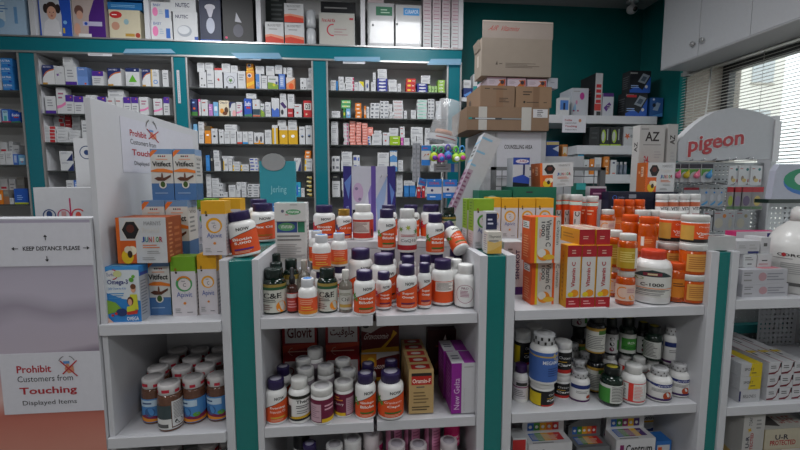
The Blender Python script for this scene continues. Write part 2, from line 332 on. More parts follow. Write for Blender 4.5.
S_('oc_tub_amber', 'tub', 'amber', mat('#dadad6',.35), [('r',.3,.1,1.2,.9,'#d39a4a'),('l',.35,.2,.9,.8,6,'#a8642a'),('r',.82,.3,.95,.7,'#eee'),('l',.83,.32,.94,.68,6,'#333')])
S_('efftube', 'tube', '#e04c1c', mat('#dcdcda',.35), [('r',.3,.1,.7,.72,'#cfc8c4'),('t','VIT C',.36,.15,.62,.7,'#222','vb'),('c',.85,.3,.12,'#e88a5a'),('r',-.4,.9,1.4,1.0,'#cfe0d6')])
S_('efftube2', 'tube', '#dc4a1e', mat('#dcdcda',.35), [('r',.7,.3,.9,.8,'#cfc8c4'),('l',.1,.6,.5,.8,2,'#f0c0a0'),('c',.3,.25,.16,'#e8905a'),('c',.5,.12,.12,'#e8905a'),('r',-.4,.9,1.4,1.0,'#cfe0d6')])
S_('wtube', 'tube', 'w', mat('#dcdcda',.35), [('r',-.4,.82,1.4,.96,'#c06a4a'),('t','VITA',.25,.7,.75,.8,'#333','b'),('l',.25,.3,.75,.62,4,'#b88'),('r',-.4,.0,1.4,.12,'#c8b8b0')])
S_('purpcap', 'pill', 'w', mat('#3a2050',.4), [('r',.0,.1,1,.9,'#c9c5c9'),('r',.3,.66,.8,.8,'#333'),('r',.0,.58,1,.63,'#8a3a6a'),('l',.2,.2,.8,.5,4,'#777')])
S_('blackyellow', 'jar', 'w', mat('#dcdcda',.35), [('r',-.4,.04,1.4,.98,'#17181a'),('r',-.1,.08,.34,.84,'#d2b80c'),('r',.36,.04,1.3,.14,'#b82822'),('t','Osteo',.55,.68,.88,.8,'#ddd'),('t','Care',.5,.34,.92,.46,'#eee','b'),('l',.5,.5,.9,.58,1,'#c9a022')])
S_('blackred', 'jar', 'w', mat('#dcdcda',.35), [('r',-.4,.04,1.4,.98,'#17181a'),('r',-.4,.04,1.4,.2,'#b82822'),('t','Osteo',.28,.68,.72,.8,'#ddd'),('t','Care',.24,.36,.76,.48,'#eee','b'),('l',.26,.52,.74,.6,1,'#c9a022')])
S_('bluewhite', 'pill', 'w', mat('#c9cacc',.3), [('r',-.4,.02,1.4,.98,'#3f63a8'),('b',[(-.3,.9,.93),(.2,.82,.87),(.6,.82,.87),(1.2,.92,.95)],'#b59a4a'),('c',.72,.86,.1,'#b9a86a'),('t','MEGAMAX',.38,.6,.86,.72,'#c9d0dc','b'),('l',.5,.2,.85,.5,4,'#27427a')], '#bdbdbd', [('r',x*.1-.4,.1+.4*(x%2),x*.1-.34,.4+.4*(x%2),'#222') for x in range(18)])
S_('foilcap', 'pill', 'w', mat('#c9cacc',.3), [('r',.1,.7,1.2,.9,'#20306e'),('l',.3,.45,.8,.6,2,'#888'),('r',-.4,.02,1.4,.12,'#4a1f52'),('e',.72,.28,.1,.09,'#a83a1a')], '#b8b8ba', [('r',x*.1-.4,.1+.4*(x%2),x*.1-.35,.3+.4*(x%2),'#555') for x in range(18)])
S_('blueband', 'round', 'w', mat('#cfd0d2',.3), [('b',[(-.4,.8,1),(.1,.9,1.0),(.4,.78,.96),(1.4,.78,.96)],'#202f74'),('t','active',.35,.82,.75,.92,'#dde','i'),('l',.2,.5,.75,.7,3,'#888'),('c',.6,.3,.12,'#a8401a'),('r',-.4,.02,1.4,.14,'#3c2458')], '#b4b4b6', [('r',x*.1-.4,.1+.4*(x%2),x*.1-.35,.3+.4*(x%2),'#666') for x in range(18)])
S_('redwhite', 'round', 'w', mat('#dcdcda',.35), [('r',-.4,.94,1.4,.98,'#c8343a'),('r',-.4,.04,1.4,.1,'#c8343a'),('r',.3,.1,.42,.94,'#d8382e'),('l',.02,.2,.26,.86,9,'#777'),('l',.44,.2,.68,.86,9,'#e09a92'),('r',.75,.1,1.2,.8,'#e4e0dc')])
S_('greenlabel', 'round', 'green', mat('#151c1a',.35), [('r',.0,.06,1.1,.95,'#c9cbc6'),('r',-.4,.06,.38,.8,'#3f8a36'),('l',.42,.14,.95,.9,10,'#555')], '#a89a2c')
S_('greenlabel2', 'round', 'green', mat('#151c1a',.35), [('r',-.1,.04,1.1,.98,'#c9cbc6'),('r',.15,.2,.92,.78,'#3f8a36'),('t','IRON',.38,.5,.66,.62,'#dfe6d8'),('l',.2,.26,.9,.4,2,'#1f5a2a')], '#a89a2c')
S_('greydots', 'round', 'black', mat('#151c1a',.35), [('r',.1,.04,.9,.98,'#c6c6c6'),('c',.42,.76,.1,'#222'),('c',.42,.5,.1,'#222'),('c',.42,.24,.1,'#7a2a4a'),('r',.66,.2,.9,.7,'#3f8a36')], '#a89a2c')
S_('natdark', 'pill', 'black', mat('#141616',.35), [('r',-.4,.0,1.4,.9,'#c8c9c2'),('r',-.4,.86,1.4,.98,'#b08a34'),('r',.5,.74,1.1,.9,'#3f6a2a'),('l',.1,.15,.8,.7,8,'#777'),('r',-.4,.0,1.4,.06,'#b08a34')])
S_('thirdjar', 'jar', 'w', mat('#d6d6d6',.35), [('r',-.4,.02,1.4,.98,'#b8b0b8')], '#b2aeb4')
S_('darkring', 'jar', 'w', mat('#17181c',.35), [('r',-.4,.02,1.4,.98,'#b8b0b8')], '#a89aa8')
# ================================================================== ROOM
TEALW = mat('#0b5c5c', .35, noise=.1, scale=8); GREYW = mat('#a3a3a2', .6); LAM = mat('#c6c7cb', .45, noise=.02)
TEAL = mat('#0b7470', .22, coat=.3, noise=.04); TEALB = mat('#136a76', .2, coat=.4, noise=.05); SHIN = mat('#d2d2d2', .5, noise=.03)
ALU = mat('#b9b9b8', .3, .7)
RX = 2.40; BY = 3.45; CZ = 2.955
m = MB(); m.box(-4, 3.1, -3, BY+.1, -.1, 0, mat('#8d8a84', .4, scale=4)); struct('floor', m)
m = MB(); m.box(-4, 3.1, -3, BY+.1, CZ, CZ+.1, mat('#8e9092', .7)); struct('ceiling', m)
m = MB(); m.box(-4, RX+.0, BY, BY+.1, 0, CZ, TEALW); struct('wall_back', m)
m = MB(); m.box(-4.1, -4, -3, BY+.1, 0, CZ, GREYW); struct('wall_left', m)
m = MB(); m.box(-4, 3.1, -3.1, -3, 0, CZ, mat('#c4c2bd', .6)); struct('wall_front', m)
WY0, WY1, WZ0, WZ1 = .2, 2.95, .95, 2.36         # window opening in the right wall
BEI = mat('#a39a92', .8, noise=.15, scale=25, bump=.3)
m = MB(); m.box(RX, RX+.45, WY1, BY+.1, 0, CZ, TEALW); m.box(RX, RX+.45, -3, WY0, 0, CZ, GREYW)
m.box(RX, RX+.45, WY0, WY1, 0, WZ0, GREYW); m.box(RX, RX+.45, WY0, WY1, WZ1, CZ, GREYW)
m.box(RX+.02, RX+.45, WY1-.012, WY1, WZ0, WZ1, BEI); struct('wall_right', m)
m = MB(); m.box(RX-.004, RX+.0, WY1-.02, WY1+.035, 0, 2.38, mat('#12807c', .3)); struct('lit_jamb_1', m)  # wall end beside the window, its daylight put into the lighter teal
# window in the right wall
fr = MB(); FRM = mat('#3a3b3d', .4, .3)
for (a, b, c, d) in ((WY0, WY0+.05, WZ0, WZ1), (WY1-.07, WY1-.012, WZ0, WZ1), (1.55, 1.6, WZ0, WZ1)): fr.box(RX+.3, RX+.35, a, b, c, d, FRM)
fr.box(RX+.3, RX+.35, WY0, WY1, WZ0, WZ0+.05, FRM); fr.box(RX+.3, RX+.35, WY0, WY1, WZ1-.05, WZ1, FRM)
win = struct('window_1', fr)
g = MB(); g.box(RX+.322, RX+.328, WY0+.05, WY1-.07, WZ0+.05, WZ1-.05, clearmat('window_glass', (.95, .98, .97), .06)); g.obj('glass_pane', win)
# venetian blind
bl = empty('venetian_blind', (RX-.02, 0, 0)); tag(bl, 'white horizontal venetian blind hanging in front of the bright window', 'blind')
m = MB(); SL = mat('#c8c6c2', .5); nz = 64
for i in range(nz):
    z = 2.262-i*.0203
    m.add([(-.010, .25, z-.0045), (-.010, 2.93, z-.0045), (.0, 2.93, z+.0012), (.0, .25, z+.0012), (.010, 2.93, z+.0045), (.010, .25, z+.0045),
           (-.010, .25, z-.0052), (-.010, 2.93, z-.0052), (.0, 2.93, z+.0005), (.0, .25, z+.0005), (.010, 2.93, z+.0038), (.010, .25, z+.0038)],
          [(0,3,2,1), (3,5,4,2), (6,7,8,9), (9,8,10,11), (0,1,7,6), (5,11,10,4)], SL)
m.obj('slats', bl)
m = MB(); m.box(-.02, .02, .25, 2.93, 2.275, 2.30, mat('#9c9a97', .4)); m.obj('headrail', bl)
m = MB()
for y in (.6, 1.2, 1.75, 2.3, 2.8): m.tube([(-.012, y, 2.275), (-.012, y, .97)], .0012, mat('#b9b7b2'), 5)
m.obj('ladder_cord', bl)
m = MB(); m.tube([(-.02, 2.66, 2.27), (-.03, 2.70, 1.55)], .005, mat('#c9c9c7', .3), 8); m.obj('tilt_wand', bl)
m = MB(); m.box(-.03, .015, 2.86, 2.9, 2.265, 2.31, mat('#b5b4b1', .4, .3)); m.obj('bracket', bl)
# outside
m = MB(); m.box(2.9, 40, -15, 40, -.5, -.3, mat('#b9b6ae', .8)); struct('ground_outside', m)
bd = empty('street_building', (16, 22, -.3)); tag(bd, 'pale building with rows of windows outside behind the blind', 'building')
m = MB(); m.box(-6, 8, 0, 6, 0, 14, mat('#e0dcd4', .8)); m.obj('wall', bd)
for i in range(6):
    for j in range(4):
        m = MB(); x = -5+i*2.2; z = 1.2+j*3.1; m.box(x, x+1.3, -.06, .02, z, z+1.6, mat('#b4b8ba', .3)); m.box(x-.06, x+1.36, -.09, -.03, z-.1, z, mat('#b0aaa0')); m.obj('window', bd)
tr = empty('street_tree', (13.5, 8.6, -.3)); tag(tr, 'leafy green tree seen outside through the right end of the blind', 'tree')
m = MB(); m.tube([(0, 0, 0), (.05, 0, 1.5), (0, .1, 3.0)], .12, mat('#5a4a3a', .8)); m.obj('trunk', tr)
m = MB(); rr = random.Random(4)
for i in range(900):
    c = Vector((rr.gauss(0, .7), rr.gauss(0, .7), 3.4+rr.gauss(0, .7))); a = Vector((rr.uniform(-1, 1), rr.uniform(-1, 1), rr.uniform(-1, 1))).normalized()*.13; b = a.orthogonal().normalized()*.07
    m.add([c-a, c+b, c+a, c-b], [(0, 1, 2, 3)], '#6b8f3a')
m.obj('foliage', tr)
# ceiling lamps
for i, (lx, ly, pw) in enumerate(LAMPS):
    e = empty('ceiling_light', (lx, ly, CZ)); tag(e, 'square white ceiling light panel above the shop floor', 'ceiling light', 'square ceiling lights')
    m = MB(); m.box(-.32, .32, -.32, .32, -.02, 0, LAM); m.obj('frame', e)
    m = MB(); m.box(-.3, .3, -.3, .3, -.026, -.021, mat('#ffffff', .5, emit=2.0)); m.obj('diffuser', e)
# ================================================================== WALL SHELVING
ws = empty('wall_shelving', (0, BY, 0)); tag(ws, 'grey built-in wall shelving with teal uprights and a teal band, packed with medicine', 'shelving')
SY = 3.2; X0s = -3.6; X1s = .775; BZ0, BZ1 = 2.392, 2.506
def wsbox(n, x0, x1, y0, y1, z0, z1, mt, bv=False):
    m = MB(); m.box(x0, x1, y0-BY, y1-BY, z0, z1, mt); o = m.obj(n, ws)
    if bv: bevel(o, .0015)
    return o
wsbox('back_panel', X0s, X1s, BY-.012, BY-.001, .02, CZ-.01, SHIN)
wsbox('header_band', X0s, X1s, SY-.012, SY+.02, BZ0+.012, BZ1-.01, TEALB)
wsbox('band_trim', X0s, X1s, SY-.02, SY+.05, BZ0, BZ0+.012, ALU); wsbox('storage_floor', X0s, X1s, SY-.02, BY-.013, BZ1-.01, BZ1, ALU)
wsbox('bay_ceiling', X0s, X1s, SY+.021, BY-.013, BZ0+.013, BZ0+.03, SHIN)
for x in (-2.208, -1.225, -.235, .775): pass
UPR = [(-2.336, -2.240), (-1.318, -1.238), (-.337, -.245), (.675, .762)]
for a, b in UPR:
    wsbox('upright_panel', a, b, SY-.012, SY+.004, .02, BZ0-.001, TEALB)
    for q in (a-.014, b+.002):
        wsbox('upright_trim', q, q+.012, SY-.014, SY+.006, .02, BZ0-.001, ALU)
    wsbox('side_panel', a, a+.02, SY+.007, BY-.013, .02, BZ0-.001, LAM); wsbox('side_panel', b-.02, b, SY+.007, BY-.013, .02, BZ0-.001, LAM)
for x in [-3.3]+[at(q, 20, Y=3.19).x for q in (33, 147.5, 259, 363, 461)]:
    wsbox('storage_divider', x-.018, x+.015, SY-.015, BY-.013, BZ1+.001, CZ-.002, LAM)
LV = [2.185, 1.985, 1.785, 1.585, 1.39, 1.19, .95, .65, .35]
LV1 = [2.14, 1.92, 1.625, 1.345, 1.1, .8, .5]
GL = mat('#3f4443', .25, coat=.3)
BAYS = [(-3.58, -2.338, LV1), (-2.238, -1.32, LV), (-1.236, -.339, LV), (-.243, .673, LV)]
for a, b, lv in BAYS:
    for z in lv: wsbox('shelf', a, b, SY+.002, BY-.014, z-.008, z, GL)
# price strips, then blue strips shaped as reflections on the band
for (x0, x1, y) in ((88, 112, 54.5), (239, 261, 58.5), (343, 365, 62.3)):
    a = at(x0, y, Y=SY-.025); b = at(x1, y, Y=SY-.025)
    m = MB(); m.box(a.x, b.x, -.001, .001, 0, .017, mat('#cfcfd4')); draw(m, Plane((a.x, -.001, 0), (1,0,0), (0,0,1), b.x-a.x, .017), [('l', .08, .3, .95, .7, 1, '#777')])
    o = m.obj('shelf_label', loc=(0, SY-.025, a.z-.008)); tag(o, 'small white printed label strip under the teal band, %s wall bay' % {88: 'left', 239: 'middle', 343: 'right'}[x0], 'label')
ac = clearmat('blue_reflection', (.5, .75, .9), .35, .15)
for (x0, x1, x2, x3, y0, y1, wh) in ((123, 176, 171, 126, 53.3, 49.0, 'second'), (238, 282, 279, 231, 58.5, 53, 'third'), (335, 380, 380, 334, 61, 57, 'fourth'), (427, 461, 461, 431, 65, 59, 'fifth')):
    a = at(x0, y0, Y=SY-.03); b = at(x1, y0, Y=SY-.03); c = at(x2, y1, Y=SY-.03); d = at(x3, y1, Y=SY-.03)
    m = MB(); m.prism([(a.x, a.z), (b.x, b.z), (c.x, c.z), (d.x, d.z)], SY-.034, SY-.031, ac)  # reflection on the glossy band, built as a translucent blue strip
    o = m.obj('reflection_strip'); tag(o, 'pale blue translucent reflection strip added on the teal band %s' % {'second': 'above the left wall bay end', 'third': 'above the middle wall bay', 'fourth': 'above the right wall bay', 'fifth': 'at the band\'s right end'}[wh], 'reflection strip')
for (x, y0, y1) in ((177.5, 70, 103),):
    a = at(x, y0, Y=SY-.02); b = at(x, y1, Y=SY-.02); m = MB(); m.box(a.x-.009, a.x+.009, SY-.0155, SY-.0125, b.z, a.z, '#b9bcc2')
    draw(m, Plane((a.x-.009, SY-.0155, b.z), (1,0,0), (0,0,1), .018, a.z-b.z), [('t', 'ANTIBIOTICS', .3, .05, .75, .95, '#777', 'v')])
    tag(m.obj('upright_label'), 'narrow white label strip running down the second teal upright', 'label')
# ================================================================== FRONT DISPLAY UNITS
YF = 1.30; YB = 1.68; YE = 2.1; ZT = 1.262; S1 = 1.072; S2 = .708; S3 = .345; TH = .034
def unit(name, label, boards, xl, xr, panels, teal, tall=None):
    u = empty(name, ((xl+xr)/2, YE, 0)); tag(u, label, 'display shelf'); ox = (xl+xr)/2
    def bx(n, a, b, c, d, e, f, mt=LAM, bv=.0012):
        m = MB(); m.box(a-ox, b-ox, c-YE, d-YE, e, f, mt); o = m.obj(n, u)
        if bv: bevel(o, bv)
    for (a, b, zt) in panels: bx('side_panel', a, b, YF, YE, 0, zt)
    for (a, b) in teal: bx('filler_panel', a, b, YF+.008, YE-.0, 0, ZT-.004, TEAL)
    bx('back_panel', xl, xr, YB-.012, YB, 0, ZT-.03); bx('counter_top', xl, xr, YB-.012, YE, ZT-.028, ZT)
    for (a, b, off, dz) in boards:
        for z in (S1, S2, S3): bx('shelf' if off >= 0 else 'shelf_edge', a, b, YF+off, YB-.013 if off >= 0 else YF+.0025, z-TH+dz, z+dz)
    return u
unit('display_unit', 'white open display unit at left with jars of gummies and a tall side screen', [(-.773, -.4365, .003, 0), (-.790, -.4365, -.012, 0)], -.773, -.4365, [(-.79, -.7735, 1.745), (-.436, -.4105, ZT)], [(-.410, -.3385)])
unit('display_unit', 'white open display unit in the middle full of white purple-capped bottles', [(-.3175, .036, .0, 0), (.048, .386, .012, -.006)], -.3175, .386, [(-.338, -.318, ZT), (.387, .413, ZT)], [(.4135, .4765)])
unit('display_unit', 'white open display unit at right with orange vitamin bottles and cartons', [(.5105, .838, .0, .002), (.842, 1.205, .012, -.004)], .5105, 1.205, [(.477, .508, ZT), (1.206, 1.236, ZT)], [(1.2365, 1.285)])
m = MB()
for (x, y0, y1) in ((36.5, 162, 206),): pass
# ---- right end unit with pegboard
def peg(name, parent, x0, x1, z0, z1, y, mt, pitch=.026, hole=.006):
    xs = [x0]; k = x0+pitch/2
    while k+hole < x1: xs += [k, k+hole]; k += pitch
    xs.append(x1); zs = [z0]; k = z0+pitch/2
    while k+hole < z1: zs += [k, k+hole]; k += pitch
    zs.append(z1); m = MB(); n = len(zs)
    vs = [(x, y, z) for x in xs for z in zs]
    fs = [(i*n+j, (i+1)*n+j, (i+1)*n+j+1, i*n+j+1) for i in range(len(xs)-1) for j in range(n-1) if not (i % 2 and j % 2)]
    m.add(vs, fs, mt); o = m.obj(name, parent); s = o.modifiers.new('thickness', 'SOLIDIFY'); s.thickness = .0015; return o
re = empty('end_display_unit', (1.75, 1.95, 0)); tag(re, 'white shelf unit at far right with a perforated metal back', 'display shelf')
def rb(n, a, b, c, d, e, f, mt=LAM):
    m = MB(); m.box(a-1.75, b-1.75, c-1.95, d-1.95, e, f, mt); return bevel(m.obj(n, re), .0012)
rb('side_panel', 1.2855, 1.312, YF, 1.95, 0, ZT); rb('side_panel', 2.2, 2.22, YF, 1.95, 0, 1.15)
PEGM = mat('#a9acad', .35, .3)
peg('pegboard', re, 1.3125-1.75, 2.199-1.75, .4, 1.2, 1.9-1.95, PEGM)
rb('shelf', 1.313, 2.199, YF, 1.74, 1.088-TH, 1.088); rb('shelf', 1.313, 2.199, YF, 1.93, .69-TH, .69); rb('shelf', 1.313, 2.199, YF, 1.93, .3, .334)
rb('rail', 1.313, 2.199, 1.86, 1.895, .735, .78, mat('#2a7f80', .4))
# ---- wall shelves right of the shelving
def wshelf(lbl, x0, x1, zt, th, y0=3.12):
    m = MB(); m.box(x0, x1, y0, BY-.002, zt-th, zt, LAM); o = bevel(m.obj('wall_shelf'), .002); tag(o, lbl, 'shelf'); return o
z1 = at(600, 115.5, Y=3.12).z
wshelf('long thick white wall shelf carrying blood pressure monitor boxes', at(545, 116, Y=3.12).x, at(657.5, 116, Y=3.12).x, z1, .062)
z2 = at(600, 145.5, Y=3.12).z
wshelf('thick white wall shelf with black and green packs, below the long one', at(577, 146, Y=3.12).x, 2.39, z2, .068)
z3 = at(610, 174.5, Y=3.12).z
wshelf('lowest thick white wall shelf behind the grey rack', at(560, 175, Y=3.12).x, 2.39, z3, .07)
# ---- wall cupboard
cb = empty('wall_cupboard', (2.25, 1.4, 2.28)); tag(cb, 'white wall cupboard with ring knobs above the window', 'cupboard')
m = MB(); m.box(-.135, .145, -2.6, 1.4, 0, CZ-2.282, mat('#b4b6ba', .45)); m.box(-.15, -.135, -2.6, 1.4, 0, .004, LAM); m.obj('body', cb)
ys = [2.80, 2.478, 2.13, 1.79, 1.45, 1.1, .75, .4]
for i in range(7):
    m = MB(); m.box(-.152, -.136, ys[i+1]-1.4+.0015, ys[i]-1.4-.0015, .006, CZ-2.286, mat('#b6b8bc', .4)); d = bevel(m.obj('door', cb), .001)
    ky = (ys[i+1]+.035 if i % 2 == 0 else ys[i]-.035)-1.4
    k = MB(); k.tube([(-.152, ky, .085), (-.166, ky, .085)], .006, ALU)
    pts = [(-.168, ky+.014*math.cos(t*math.pi/8), .085+.014*math.sin(t*math.pi/8)) for t in range(17)]
    k.tube(pts, .0035, ALU, 6); k.obj('knob', d)
# ---- security camera
p = at(632, 9, Y=3.3)
sc = empty('security_camera', (p.x, p.y, CZ)); tag(sc, 'small white dome security camera in the ceiling corner over the teal wall', 'camera')
m = MB(); m.lathe([(.045, -.012), (.045, 0)], LAM, 24); m.lathe([(.014, -.04), (.014, -.012)], LAM, 12); m.obj('mount', sc)
m = MB(); m.lathe([(.001, -.1), (.02, -.098), (.036, -.085), (.042, -.065), (.036, -.045), (.02, -.035), (.001, -.033)], LAM, 24); m.obj('housing', sc)
m = MB(); m.tube([(0, -.035, -.075), (0, -.045, -.08)], .018, mat('#222', .1, coat=1)); m.obj('lens', sc)
